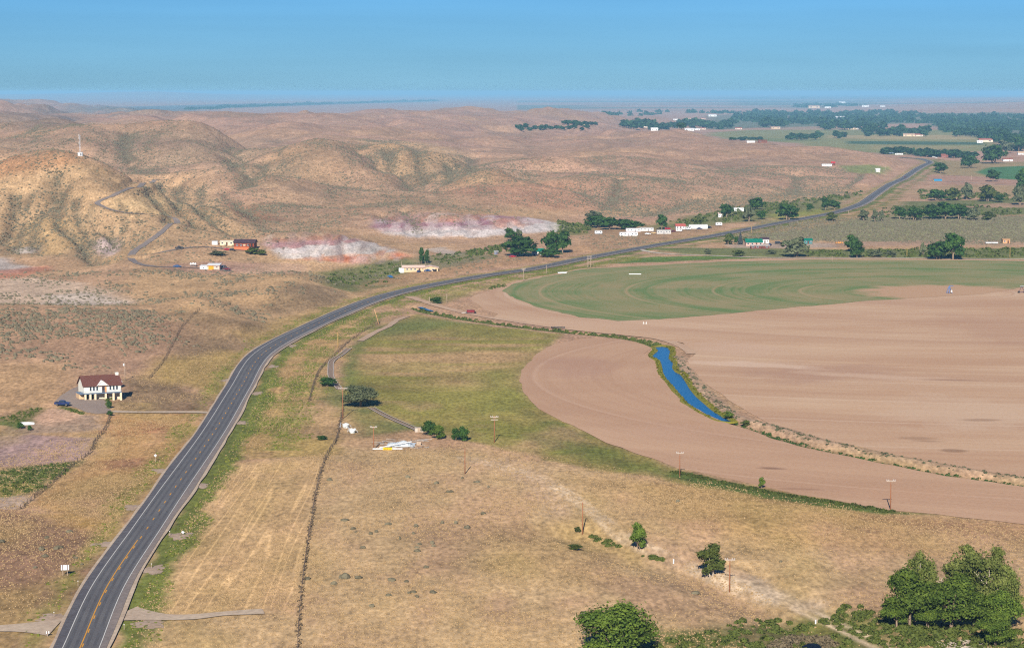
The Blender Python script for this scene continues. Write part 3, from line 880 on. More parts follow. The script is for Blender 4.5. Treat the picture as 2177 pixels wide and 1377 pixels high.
# verges of the highway
vn = fbm(GX / 10, GY / 16, 111, 3)
right = (ROAD_S > 0)
nearroad = np.clip(1 - (GY - 1500) / 1500, .35, 1)
g1 = np.clip((1 - np.abs(rd - 9) / 6) * 1.3 + vn * 1.0 - .1, 0, 1) * right * (rd < 22)
paint((112, 122, 46), np.clip(g1 * 1.3, 0, 1), .95)
g2 = np.clip((1 - np.abs(rd - 10) / 6) * 1.1 + vn * .9 - .15, 0, 1) * (~right) * (rd < 24)
paint((150, 140, 66), np.clip(g2, 0, 1), .75)
g3 = np.clip((1 - np.abs(rd - 22) / 12) + vn * 1.2 - .3, 0, 1) * right * (rd < 50) * (GY > 690)
paint((112, 122, 46), g3, .75)
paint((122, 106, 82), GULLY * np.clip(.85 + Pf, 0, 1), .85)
# pale wheel tracks running down beside the wash
TRK = catmull([gp(*q) for q in ((985, 972), (1060, 990), (1130, 1010), (1200, 1045), (1260, 1088), (1340, 1150), (1420, 1185), (1500, 1215), (1570, 1240), (1650, 1272), (1720, 1302), (1800, 1338), (1890, 1384))], 1.0)
td_, ts_, ti_ = path_dist(TRK, 14)
td_ = np.where(np.isfinite(td_), td_, 99.)
fr = ti_ / len(TRK)
wide = np.interp(fr, [0, .3, .5, .62, .70, .80, .86, 1], [1.5, 2.5, 2.0, 1.6, 3.6, 4.2, 1.2, .8])
tw = np.maximum(np.exp(-(np.abs(td_ - 1.6) / .9) ** 2), np.clip(wide - 1.4, 0, 1) * np.exp(-(td_ / wide) ** 4))
paint((226, 198, 162), tw * np.interp(fr, [0, .25, .5, .6, 1], [.6, .75, .7, 1, 1]) * np.clip(.8 + 1.1 * fbm(GX / 4, GY / 9, 161, 2), .2, 1), .95)
dK_, _, _ = path_dist(BANK, 9)
paint((184, 154, 124), np.where(np.isfinite(dK_), np.exp(-(np.minimum(dK_, 50) / 4.5) ** 2), 0), .8)
dB_, _, _ = path_dist(DITCH_B, 4)
paint((84, 80, 50), np.where(np.isfinite(dB_), np.exp(-(np.minimum(dB_, 50) / 1.5) ** 2), 0), .9)
# slow variation everywhere
col *= (1 + 0.16 * fbm(GX / 35, GY / 60, 121, 4) + 0.12 * Pf * np.clip(1 - (GY - 2500) / 3000, 0, 1))[..., None]
col = np.clip(col, 0.005, 0.9)

furrow = zone_mask(wpoly([(500, 985), (660, 975), (690, 985), (640, 1290), (330, 1310), (400, 1150)]), 6, 4, 5)
furrow = np.maximum(furrow, 0.8 * zone_mask(wpoly([(560, 800), (690, 810), (640, 930), (520, 960)]), 6, 4, 6))
speck = np.clip((GY - 1700) / 600, 0, 1) * hilly
speck = np.clip(speck * (0.5 + 1.2 * fbm(GX / 160, GY / 260, 131, 3)) + GULLY * np.clip((GY - 1700) / 400, 0, 1), 0, 1)

# ---------------------------------------------------------------- the ground mesh
V = np.stack([GX, GY, Z], 2).reshape(-1, 3)
idx = np.arange(NR * NC).reshape(NR, NC)
F = np.stack([idx[:-1, :-1], idx[:-1, 1:], idx[1:, 1:], idx[1:, :-1]], 2).reshape(-1, 4)
me = raw_mesh('ground', V, F)
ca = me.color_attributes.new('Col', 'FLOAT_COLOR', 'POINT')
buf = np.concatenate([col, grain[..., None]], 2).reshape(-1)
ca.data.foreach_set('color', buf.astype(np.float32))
for nm, arr in (('furrow', furrow), ('speck', speck), ('relief', np.clip(hilly, 0, 1))):
    at = me.attributes.new(nm, 'FLOAT', 'POINT')
    at.data.foreach_set('value', arr.reshape(-1).astype(np.float32))
me.polygons.foreach_set('use_smooth', np.ones(len(F), bool))

gm, n, l, b = new_mat('dry_ground')
g = n.new('ShaderNodeNewGeometry')
at = n.new('ShaderNodeAttribute'); at.attribute_name = 'Col'
fu = n.new('ShaderNodeAttribute'); fu.attribute_name = 'furrow'
sp = n.new('ShaderNodeAttribute'); sp.attribute_name = 'speck'
gmp = n.new('ShaderNodeMapping'); gmp.inputs['Scale'].default_value = (1, .38, 1)
l.new(g.outputs['Position'], gmp.inputs[0])
t1 = noise(n, l, gmp.outputs[0], 0.75, 3, .6)
t2 = noise(n, l, gmp.outputs[0], 0.17, 3, .6)
t3 = noise(n, l, g.outputs['Position'], 0.035, 4, .6)
f1 = maprange(n, l, t1.outputs[0], .3, .7, .62, 1.34)
f2 = maprange(n, l, t2.outputs[0], .3, .7, .82, 1.17)
f3 = maprange(n, l, t3.outputs[0], .3, .7, .84, 1.15)
f = mth(n, l, 'MULTIPLY', mth(n, l, 'MULTIPLY', f1, f2), f3)
# cattle trails: wavering pale lines that part and meet
mp = n.new('ShaderNodeMapping'); mp.inputs['Scale'].default_value = (.17, 0.0042, 0)
l.new(g.outputs['Position'], mp.inputs[0])
wv = noise(n, l, mp.outputs[0], 1.0, 1.5, .4)
ph = mth(n, l, 'PINGPONG', mth(n, l, 'MULTIPLY', wv.outputs[0], 13.0), 1.0)
tr = mth(n, l, 'MULTIPLY', maprange(n, l, ph, .0, .3, .5, 0), fu.outputs['Fac'])
f = mth(n, l, 'ADD', f, tr)
sc = n.new('ShaderNodeVectorMath'); sc.operation = 'SCALE'
l.new(at.outputs['Color'], sc.inputs[0]); l.new(f, sc.inputs['Scale'])
# far sagebrush too small to stand alone
vo = n.new('ShaderNodeTexVoronoi'); vo.inputs['Scale'].default_value = 0.16
l.new(g.outputs['Position'], vo.inputs['Vector'])
sg = mth(n, l, 'MULTIPLY', maprange(n, l, vo.outputs['Distance'], .15, .42, 1, 0), sp.outputs['Fac'])
c = mixc(n, l, mth(n, l, 'MULTIPLY', sg, .5), sc.outputs[0], rgba((104, 98, 78)))
l.new(c, b.inputs['Base Color'])
b.inputs['Roughness'].default_value = 1.0
b.inputs['Specular IOR Level'].default_value = 0.05
bp = n.new('ShaderNodeBump'); bp.inputs['Strength'].default_value = 0.55; bp.inputs['Distance'].default_value = 0.5
bp2 = n.new('ShaderNodeBump'); rl = n.new('ShaderNodeAttribute'); rl.attribute_name = 'relief'; l.new(mth(n, l, 'MULTIPLY', rl.outputs['Fac'], .8), bp2.inputs['Strength']); bp2.inputs['Distance'].default_value = 2.2
l.new(t2.outputs[0], bp2.inputs['Height']); l.new(bp2.outputs[0], bp.inputs['Normal'])
l.new(t1.outputs[0], bp.inputs['Height']); l.new(bp.outputs[0], b.inputs['Normal'])
ground = tag(link('ground', me, gm), 'dry rolling ground of grass slopes, sage hills and valley floor', 'ground', kind='structure')

# ---------------------------------------------------------------- flat sheets: fields, canal water, road
def sheet(name, outline, z, mat, label, parent=None, origin=None, kind='structure', cat=None):
    ox, oy = origin or (0, 0)
    bm = bmesh.new()
    fs = bm.faces.new([bm.verts.new((x - ox, y - oy, 0)) for x, y in outline])
    bmesh.ops.triangulate(bm, faces=[fs], ngon_method='EAR_CLIP')
    bmesh.ops.recalc_face_normals(bm, faces=bm.faces)
    if bm.faces[:][0].normal.z < 0:
        bmesh.ops.reverse_faces(bm, faces=bm.faces)
    m = bpy.data.meshes.new(name); bm.to_mesh(m); bm.free()
    o = link(name, m, mat, parent)
    o.location = (ox, oy, z)
    return tag(o, label, cat or 'field', kind=kind) if parent is None else o

def ragged(px, amp, step, seed):
    p = resample([flat0(*q) for q in px], step, True)[:-1]
    return [(x + amp * float(vnoise(np.array(x / 7.), np.array(y / 11.), seed)), y + amp * 2 * float(vnoise(np.array(x / 9.), np.array(y / 7.), seed + 3))) for x, y in p]

PIV = flat0(2018, 622)
def radial_mat(name, base, alt, ringc, centre_bare=0.0, green=None, freq=0.5, tracks=None, ringamt=.3, trackc=(190, 158, 118), patches=(), org=(0, 0)):
    """field worked in circles round a pivot at the object's origin"""
    m, n, l, b = new_mat(name)
    tc = n.new('ShaderNodeTexCoord')
    ln = n.new('ShaderNodeVectorMath'); ln.operation = 'LENGTH'
    l.new(tc.outputs['Object'], ln.inputs[0])
    wob = noise(n, l, tc.outputs['Object'], .02, 2)
    rr = mth(n, l, 'ADD', ln.outputs['Value'], maprange(n, l, wob.outputs[0], .3, .7, -1.0, 1.0))
    cb = n.new('ShaderNodeCombineXYZ'); l.new(rr, cb.inputs[0])
    rn = noise(n, l, cb.outputs[0], freq, 3, .6)
    rn2 = noise(n, l, cb.outputs[0], freq * .14, 2, .5)
    st = n.new('ShaderNodeMapping'); st.inputs['Scale'].default_value = (.008, .022, 1); st.inputs['Rotation'].default_value = (0, 0, R(-20))
    l.new(tc.outputs['Object'], st.inputs[0])
    pat = noise(n, l, st.outputs[0], 1.0, 4, .6)
    c = mixc(n, l, maprange(n, l, pat.outputs[0], .38, .64, 0, 1), rgba(base, True), rgba(alt, True))
    k = mth(n, l, 'ADD', mth(n, l, 'MULTIPLY', rn.outputs[0], .45), mth(n, l, 'MULTIPLY', rn2.outputs[0], .55))
    c = mixc(n, l, maprange(n, l, k, .42, .60, 0, ringamt), c, rgba(ringc, True))
    if green is not None:
        big = noise(n, l, tc.outputs['Object'], .018, 3, .6)
        gg = mth(n, l, 'ADD', k, mth(n, l, 'MULTIPLY', maprange(n, l, big.outputs[0], .3, .7, -.07, .07), 1.0))
        c = mixc(n, l, maprange(n, l, gg, .45, .57, 0, .8), c, rgba(green, True))
    if centre_bare:
        bn = noise(n, l, tc.outputs['Object'], .06, 3)
        q = mth(n, l, 'ADD', ln.outputs['Value'], maprange(n, l, bn.outputs[0], .3, .7, -9, 9))
        c = mixc(n, l, maprange(n, l, q, centre_bare - 10, centre_bare + 8, 1, 0), c, rgba((200, 160, 124), True))
    if tracks:
        ph = mth(n, l, 'PINGPONG', mth(n, l, 'ADD', ln.outputs['Value'], tracks * .3), tracks * .5)
        c = mixc(n, l, maprange(n, l, ph, .0, 1.5, .6, 0), c, rgba(trackc, True))
    pn = noise(n, l, tc.outputs['Object'], .05, 3, .6)
    for (qx, qy, wq, hq, rot, pc, op) in patches:          # damp, dusty or trampled areas of the soil
        cx_, cy_ = flat0(qx, qy)
        rx_ = wq / 2 * cy_ / FPX; ry_ = abs(flat0(qx, qy - hq / 2)[1] - flat0(qx, qy + hq / 2)[1]) / 2
        pm_ = n.new('ShaderNodeMapping'); pm_.vector_type = 'TEXTURE'
        pm_.inputs['Location'].default_value = (cx_ - org[0], cy_ - org[1], 0)
        pm_.inputs['Rotation'].default_value = (0, 0, R(rot))
        pm_.inputs['Scale'].default_value = (rx_, ry_, 1)
        l.new(tc.outputs['Object'], pm_.inputs[0])
        pl_ = n.new('ShaderNodeVectorMath'); pl_.operation = 'LENGTH'; l.new(pm_.outputs[0], pl_.inputs[0])
        dd_ = mth(n, l, 'ADD', pl_.outputs['Value'], maprange(n, l, pn.outputs[0], .3, .7, -.35, .35))
        c = mixc(n, l, maprange(n, l, dd_, .45, 1.05, op, 0), c, rgba(pc, True))
    fine = noise(n, l, tc.outputs['Object'], .8, 3, .7)
    s2 = n.new('ShaderNodeVectorMath'); s2.operation = 'SCALE'
    l.new(c, s2.inputs[0]); l.new(maprange(n, l, fine.outputs[0], .3, .7, .90, 1.10), s2.inputs['Scale'])
    l.new(s2.outputs[0], b.inputs['Base Color'])
    b.inputs['Roughness'].default_value = 1.0
    b.inputs['Specular IOR Level'].default_value = 0.03
    bp = n.new('ShaderNodeBump'); bp.inputs['Strength'].default_value = .25; bp.inputs['Distance'].default_value = .15
    l.new(k, bp.inputs['Height']); l.new(bp.outputs[0], b.inputs['Normal'])
    return m

sheet('bare_field', ragged(BARE_PX, .5, 6, 1), 0.10, radial_mat('tilled_soil', (205, 165, 130), (219, 184, 149), (190, 148, 117), freq=.16, ringamt=.7, tracks=52, trackc=(222, 190, 160), org=PIV, patches=(
      (1740, 792, 420, 50, -8, (184, 144, 120), .55), (1600, 775, 380, 12, -24, (226, 194, 166), .7), (1850, 800, 420, 12, -24, (220, 186, 156), .6), (2060, 880, 420, 90, 0, (216, 184, 154), .6), (1560, 740, 200, 40, 0, (214, 178, 150), .5),
      (1950, 932, 110, 7, -10, (164, 128, 100), .6), (1975, 938, 90, 6, -12, (164, 128, 100), .6), (2030, 958, 60, 7, 0, (150, 116, 90), .7), (2080, 893, 100, 6, 0, (160, 124, 98), .6), (2020, 808, 150, 4, -10, (160, 122, 100), .6), (1300, 690, 420, 26, -10, (214, 176, 144), .5), (2130, 700, 300, 90, 0, (188, 146, 118), .5))),
      'wide pale tilled field sweeping right of the canal', origin=PIV)
sheet('green_field', ragged(GREEN_PX, 1.2, 6, 2), 0.16, radial_mat('young_crop', (160, 146, 100), (134, 142, 90), (180, 154, 114), 50, (92, 132, 66), .24, tracks=48, ringamt=.9),
      'green pivot field with curved rings of young crop', origin=PIV)
LC = flat0(2350, 800)
sheet('tilled_field', ragged(LOWER_PX, .7, 5, 3), 0.10, radial_mat('tilled_soil_near', (199, 158, 125), (210, 170, 136), (186, 144, 114), freq=.18, ringamt=.6, tracks=60, trackc=(212, 174, 144), org=LC, patches=(
      (1640, 996, 70, 6, -15, (140, 104, 84), .75), (1700, 1040, 120, 6, -12, (160, 120, 96), .5), (1230, 780, 180, 60, 0, (184, 142, 120), .5), (1420, 920, 260, 40, -20, (204, 164, 134), .5), (1900, 1050, 300, 30, -5, (204, 160, 126), .4))),
      'curved brown tilled field between green pasture and canal', origin=LC)

# water of the canal
wm, n, l, b = new_mat('canal_water')
b.inputs['Base Color'].default_value = (0.0, 0.058, 0.135, 1)
b.inputs['Roughness'].default_value = 0.2
b.inputs['Specular IOR Level'].default_value = 0.16
tc = n.new('ShaderNodeTexCoord')
wv = noise(n, l, tc.outputs['Object'], 1.2, 3)
bp = n.new('ShaderNodeBump'); bp.inputs['Strength'].default_value = .12; bp.inputs['Distance'].default_value = .1
l.new(wv.outputs[0], bp.inputs['Height']); l.new(bp.outputs[0], b.inputs['Normal'])
cw = catmull(canal_w + canal_w[:1], 2.0)[:-1]
sheet('canal_water', [tuple(q) for q in cw], -0.25, wm, 'blue water of the canal bending between two tilled fields', cat='water')
def bank(name, outline, w, zin, zout, mat, label):
    p = np.array(outline); nn = len(p)
    tg = np.roll(p, -1, 0) - np.roll(p, 1, 0)
    nr = np.stack([tg[:, 1], -tg[:, 0]], 1); nr /= np.linalg.norm(nr, axis=1, keepdims=True) + 1e-9
    area = 0.5 * np.sum(p[:, 0] * np.roll(p[:, 1], -1) - np.roll(p[:, 0], -1) * p[:, 1])
    if area < 0:
        nr = -nr
    wv_ = w * (1 + .35 * vnoise(np.arange(nn) * .21, np.zeros(nn), 5))
    rings = [np.column_stack([p - nr * .4, np.full(nn, zin - .25)]), np.column_stack([p + nr * .3, np.full(nn, zin + .12)]),
             np.column_stack([p + nr * wv_[:, None] * .5, np.full(nn, zout * .8)]), np.column_stack([p + nr * wv_[:, None], np.full(nn, zout)]),
             np.column_stack([p + nr * (wv_[:, None] + .6), np.full(nn, -.2)])]
    VV = np.vstack(rings); k = np.arange(nn); k2 = (k + 1) % nn
    FF = np.vstack([np.stack([k + i * nn, k2 + i * nn, k2 + (i + 1) * nn, k + (i + 1) * nn], 1) for i in range(len(rings) - 1)])
    o = link(name, raw_mesh(name, VV, FF), mat)
    return tag(o, label, 'bank', kind='structure')
bank('canal_bank', cw, 1.9, -.25, .32, ground_mat('grassy_bank', (112, 118, 42), (150, 134, 40), 1.2, .7, .15), 'grassy yellow-green bank round the canal water')
DARKPOOL = M('dark_pool_water', (26, 34, 48), rough=.6, var=.2, spec=.03)
def pool(name, px, z, label, mat=None):
    pl = [(gp(*q).x, gp(*q).y) for q in px]
    zz = float(np.mean([gp(*q).z for q in px])) + z
    return sheet(name, [tuple(q) for q in catmull(pl + pl[:1], 1.0)[:-1]], zz, mat or wm, label, cat='water')
pool('ditch_water', [(887, 655), (897, 654.5), (908, 658.5), (922, 664), (912, 664.5), (896, 660)], .75, 'small blue patch of ditch water beside the highway bend')
pool('creek_water', [(823, 588), (829, 586), (834, 588), (835, 591), (827, 591)], .4, 'little blue pool of the creek below the ranch house')
pool('spring_water', [(1682, 1386), (1698, 1378), (1722, 1377), (1738, 1381), (1740, 1396), (1684, 1398)], .15, 'dark blue pool among grey brush at the foot of the photo', DARKPOOL)

def ribbon(name, path, zz, a, bq, lift, mat, parent=None, i0=0, i1=None, crown=0.0):
    """strip between side offsets a and bq (metres right of the path)"""
    p = path[i0:i1]; z = zz[i0:i1]
    tg = np.gradient(p, axis=0); nr = np.stack([tg[:, 1], -tg[:, 0]], 1); nr /= np.linalg.norm(nr, axis=1, keepdims=True)
    a = np.broadcast_to(a, (len(p),)); bq = np.broadcast_to(bq, (len(p),))
    L = np.column_stack([p + nr * a[:, None], z + lift]); Q = np.column_stack([p + nr * bq[:, None], z + lift])
    VV = np.vstack([L, Q]); k = np.arange(len(p) - 1); m = len(p)
    FF = np.stack([k, k + m, k + m + 1, k + 1], 1)
    return link(name, raw_mesh(name, VV, FF), mat, parent)

asph, n, l, b = new_mat('asphalt')
g = n.new('ShaderNodeNewGeometry')
t = noise(n, l, g.outputs['Position'], 1.5, 4, .7); t2 = noise(n, l, g.outputs['Position'], .05, 3)
c = mixc(n, l, maprange(n, l, t2.outputs[0], .35, .65, 0, 1), rgba((114, 112, 112)), rgba((104, 102, 104)))
s_ = n.new('ShaderNodeVectorMath'); s_.operation = 'SCALE'; l.new(c, s_.inputs[0]); l.new(maprange(n, l, t.outputs[0], .3, .7, .88, 1.12), s_.inputs['Scale'])
l.new(s_.outputs[0], b.inputs['Base Color']); b.inputs['Roughness'].default_value = .9
asph_dark = ground_mat('shoulder_asphalt', (106, 103, 106), (94, 91, 96), 1.2, .8, .08, bump=.05)
shoulder = ground_mat('shoulder_chippings', (134, 124, 120), (146, 132, 124), 1.0, .9, .08, bump=.1)
gravel = ground_mat('gravel', (204, 184, 160), (190, 168, 146), 1.0, .8, .08, bump=.15)
APRONT = ground_mat('pale_dust', (196, 168, 142), (186, 156, 128), .8)
hillroad = ground_mat('worn_hill_road', (132, 122, 118), (144, 130, 122), .8)
white_paint = M('road_paint_white', (222, 220, 214), var=.1)
yellow_paint = M('road_paint_yellow', (232, 164, 44), var=.12)
nR = len(ROAD)
road = ribbon('highway', ROAD, ROADZ, -3.75, 3.75, 0.03, asph)
tag(road, 'two-lane asphalt highway curving up through the valley', 'road', kind='structure')
cumd = np.concatenate([[0], np.cumsum(np.linalg.norm(np.diff(ROAD, axis=0), axis=1))])
wl_ = 1.9 + .4 * vnoise(cumd / 60, cumd * 0, 3); wr_ = 1.4 + .5 * vnoise(cumd / 50, cumd * 0, 4)
ribbon('shoulder', ROAD, ROADZ, -3.75 - wl_, np.full(nR, -3.75), 0.02, asph_dark, road)
ribbon('shoulder', ROAD, ROADZ, np.full(nR, 3.75), 3.75 + wr_, 0.02, shoulder, road)
ribbon('gravel_edge', ROAD, ROADZ, -3.75 - wl_ - .7 - .2 * vnoise(cumd / 14, cumd * 0, 8), -3.75 - wl_, -0.05, gravel, road)
ribbon('gravel_edge', ROAD, ROADZ, 3.75 + wr_, 3.75 + wr_ + .8 + .25 * vnoise(cumd / 14, cumd * 0, 9), -0.05, gravel, road)
ribbon('edge_line', ROAD, ROADZ, -3.70, -3.53, 0.05, white_paint, road)
ribbon('edge_line', ROAD, ROADZ, 3.53, 3.70, 0.05, white_paint, road)
for off in (-2.7, -1.15, .95, 2.5):
    ribbon('wheel_path', ROAD, ROADZ, off - .32, off + .32, 0.04, M('polished_asphalt', (98, 96, 98), var=.15, scale=.15), road)
iso = int(np.argmin(np.abs(ROAD[:, 1] - flat0(0, 1150)[1])))
ribbon('solid_centre_line', ROAD, ROADZ, -.30, -.08, 0.05, yellow_paint, road, 0, iso + 1)
def at_d(dd):
    return np.array([np.interp(dd, cumd, ROAD[:, 0]), np.interp(dd, cumd, ROAD[:, 1])]), float(np.interp(dd, cumd, ROADZ))
for k in range(95):
    s0 = 6 + k * 12.19
    q = np.array([at_d(s0 + t)[0] for t in (0, 1.5, 3.05)]); qz = np.array([at_d(s0 + t)[1] for t in (0, 1.5, 3.05)])
    ribbon('centre_dash', q, qz, .06, .30, 0.05, yellow_paint, road)
for key, mat, wv_ in (('switchback', hillroad, 1), ('cabin_drive', hillroad, 1), ('house_drive', gravel, 1), ('gravel_track', M('pale_gravel', (212, 200, 180)), 1),
                      ('canal_track', ground_mat('dusty_track', (206, 174, 144), (196, 160, 130), .8), 1), ('field_track', APRONT, 1),
                      ('farm_drive', gravel, 1), ('left_drive', gravel, 1), ('valley_drive', gravel, 1)):
    p, z, h = PATHS[key]
    hh = h * (1 + .15 * vnoise(np.arange(len(p)) * .3, np.zeros(len(p)), 7))
    if key in ('farm_drive', 'left_drive'):
        dd = np.arange(len(p)) * 2.0
        hh = hh + np.clip(1 - dd / 12, 0, 1) ** 2 * 5
    lab = {'switchback': 'grey road zigzagging up the hill with the mast', 'cabin_drive': 'grey dirt drive leading to the log cabin', 'house_drive': 'straight grey drive from highway to white house',
           'gravel_track': 'pale gravel road along the top of the green field', 'canal_track': 'dusty track running beside the vegetated ditch', 'field_track': 'short pale track at the corner of the pasture',
           'farm_drive': 'gravel side drive leaving the highway into dry grass', 'left_drive': 'grey side drive meeting the highway at the photo corner', 'valley_drive': 'dirt lane off the far bend of the highway'}[key]
    tag(ribbon(key, p, z, -hh, hh, .12 if key not in ('farm_drive', 'left_drive') else .09, mat), lab, 'drive', kind='structure')
yp = [(gp(*q).x, gp(*q).y) for q in YARD_PX]
YARDZ = float(np.median([gp(*q).z for q in YARD_PX]))
APRON = ground_mat('apron_gravel', (184, 162, 142), (172, 148, 126), 1.2, .9, .3)
# pull-out aprons of pale gravel beside the highway
for px, py, w, h, lab in ((383, 1139, 7, 5.5, 'pale gravel apron beside the tilted white sign'), (325, 1211, 7, 6, 'rounded grey gravel apron on the right verge of the highway'), (224, 1157, 8, 4, 'whitish gravel patch on the left highway verge'),
                       (213, 1247, 9, 5, 'grey gravel fan left of the highway above the side drive'), (115, 1312, 9, 4, 'grey gravel corner where the side drive begins'),
                       (318, 1325, 8, 6, 'grey gravel corner below the farm drive'), (425, 1033, 6, 5, 'gravel patch on the right verge beside the curved trail'), (283, 1078, 6, 5, 'pale gravel spot on the left highway verge'),
                       (512, 899, 6, 5, 'gravel patch on the right verge across from the house drive'), (545, 836, 6, 6, 'gravel patch on the verge above the house drive'), (580, 779, 5, 6, 'gravel patch by the green verge of the bend'),
                       (487, 808, 7, 5, 'gravel patch left of the highway above the house drive'), (345, 1000, 7, 5, 'gravel patch on the left verge below the small sign'), (622, 735, 5, 6, 'gravel patch at the right edge of the long bend')):
    c0 = gp(px, py)
    pts = []
    for k in range(40):
        a = 2 * math.pi * k / 40
        rr = .8 * (1 + .22 * math.sin(3 * a + px) + .12 * math.sin(7 * a + py) + .1 * math.sin(13 * a + px))
        pts.append((c0.x + math.cos(a) * w * .5 * rr, c0.y + math.sin(a) * h * rr))
    bm = bmesh.new()
    cvt = bm.verts.new((c0.x, c0.y, float(grid_h(c0.x, c0.y)) + .22))
    vs = [bm.verts.new((x, y, float(grid_h(x, y)) + .06)) for x, y in pts]
    for a_, b_ in zip(vs, vs[1:] + vs[:1]):
        bm.faces.new((cvt, a_, b_))
    m = bpy.data.meshes.new('gravel_apron'); bm.to_mesh(m); bm.free()
    tag(link('gravel_apron', m, APRON), lab, 'gravel', kind='structure')
# yard of the white house, draped
bm = bmesh.new()
yr = resample(yp, 2.0, True)[:-1]
cy = np.mean(yr, 0)
vs0 = [bm.verts.new((x, y, float(grid_h(x, y)) + .1)) for x, y in yr]
mid = [bm.verts.new((cy[0] + (x - cy[0]) * .55, cy[1] + (y - cy[1]) * .55, float(grid_h(cy[0] + (x - cy[0]) * .55, cy[1] + (y - cy[1]) * .55)) + .25)) for x, y in yr]
for i in range(len(vs0)):
    j = (i + 1) % len(vs0)
    bm.faces.new((vs0[i], vs0[j], mid[j], mid[i]))
bm.faces.new(mid)
bmesh.ops.recalc_face_normals(bm, faces=bm.faces)
m = bpy.data.meshes.new('house_yard'); bm.to_mesh(m); bm.free()
tag(link('house_yard', m, ground_mat('yard_gravel', (164, 146, 132), (156, 138, 126), .7, .8, .1)), 'grey gravel yard in front of the white house', 'yard', kind='structure')
# ---------------------------------------------------------------- buildings
WHITE = M('white_siding', (236, 228, 216), var=.06)
GLASS = M('window_glass', (52, 62, 74), rough=.15, var=.1, spec=.5)
TRIM = M('white_trim', (240, 238, 232), var=.05)
DARK = M('dark_opening', (40, 38, 42), var=.2)
def gable(name, mat, parent, w, d, z0, z1, over=.4, th=.16, ridge='x'):
    """gable roof as two sloping slabs; ridge along x or y"""
    mb = MB()
    if ridge == 'x':
        h, a, b = d / 2 + over, -w / 2 - over, w / 2 + over
        dz = (z1 - z0) * over / (d / 2)
        mb.prism([(-h, z0 - dz), (0, z1), (h, z0 - dz), (h, z0 - dz + th), (0, z1 + th), (-h, z0 - dz + th)], a, b, 'x')
    else:
        h, a, b = w / 2 + over, -d / 2 - over, d / 2 + over
        dz = (z1 - z0) * over / (w / 2)
        mb.prism([(-h, z0 - dz), (0, z1), (h, z0 - dz), (h, z0 - dz + th), (0, z1 + th), (-h, z0 - dz + th)], a, b, 'y')
    return mb.build(name, mat, parent)
def house_window(parent, x, z, w, h, y, glass=GLASS, frame=TRIM, face=-1, axis='y'):
    """window on a wall: frame proud of the wall, pane inside it"""
    mb = MB()
    t = .09
    for (a, b_, c, d) in ((-w / 2, w / 2, h / 2 - t, h / 2), (-w / 2, w / 2, -h / 2, -h / 2 + t), (-w / 2, -w / 2 + t, -h / 2 + t, h / 2 - t), (w / 2 - t, w / 2, -h / 2 + t, h / 2 - t)):
        if axis == 'y':
            mb.box(x + a, x + b_, y + (face * .07 if face < 0 else 0), y + (0 if face < 0 else .07), z + c, z + d)
        else:
            mb.box(y + (face * .07 if face < 0 else 0), y + (0 if face < 0 else .07), x + a, x + b_, z + c, z + d)
    o = mb.build('window', frame, parent)
    e = face * .03
    m2 = MB()
    if axis == 'y':
        m2.box(x - w / 2 + t, x + w / 2 - t, min(y, y + e), max(y, y + e), z - h / 2 + t, z + h / 2 - t)
    else:
        m2.box(min(y, y + e), max(y, y + e), x - w / 2 + t, x + w / 2 - t, z - h / 2 + t, z + h / 2 - t)
    m2.build('pane', glass, o)
    return o
def walls(name, mat, parent, w, d, h, ridge_h=None, ridge='x', z0=-.6):
    mb = MB()
    if ridge_h is None:
        mb.box(-w / 2, w / 2, -d / 2, d / 2, z0, h)
    elif ridge == 'x':
        mb.prism([(-d / 2, z0), (d / 2, z0), (d / 2, h), (0, ridge_h), (-d / 2, h)], -w / 2, w / 2, 'x')
    else:
        mb.prism([(-w / 2, z0), (w / 2, z0), (w / 2, h), (0, ridge_h), (-w / 2, h)], -d / 2, d / 2, 'y')
    return mb.build(name, mat, parent)
def door(parent, x, y, w, h, mat, z=0.0):
    d = box('door', mat, parent, x - w / 2, x + w / 2, y - .06, y, z, z + h)
    box('handle', DARK, d, x + w * .32, x + w * .42, y - .12, y - .06, z + h * .45, z + h * .5)
    return d

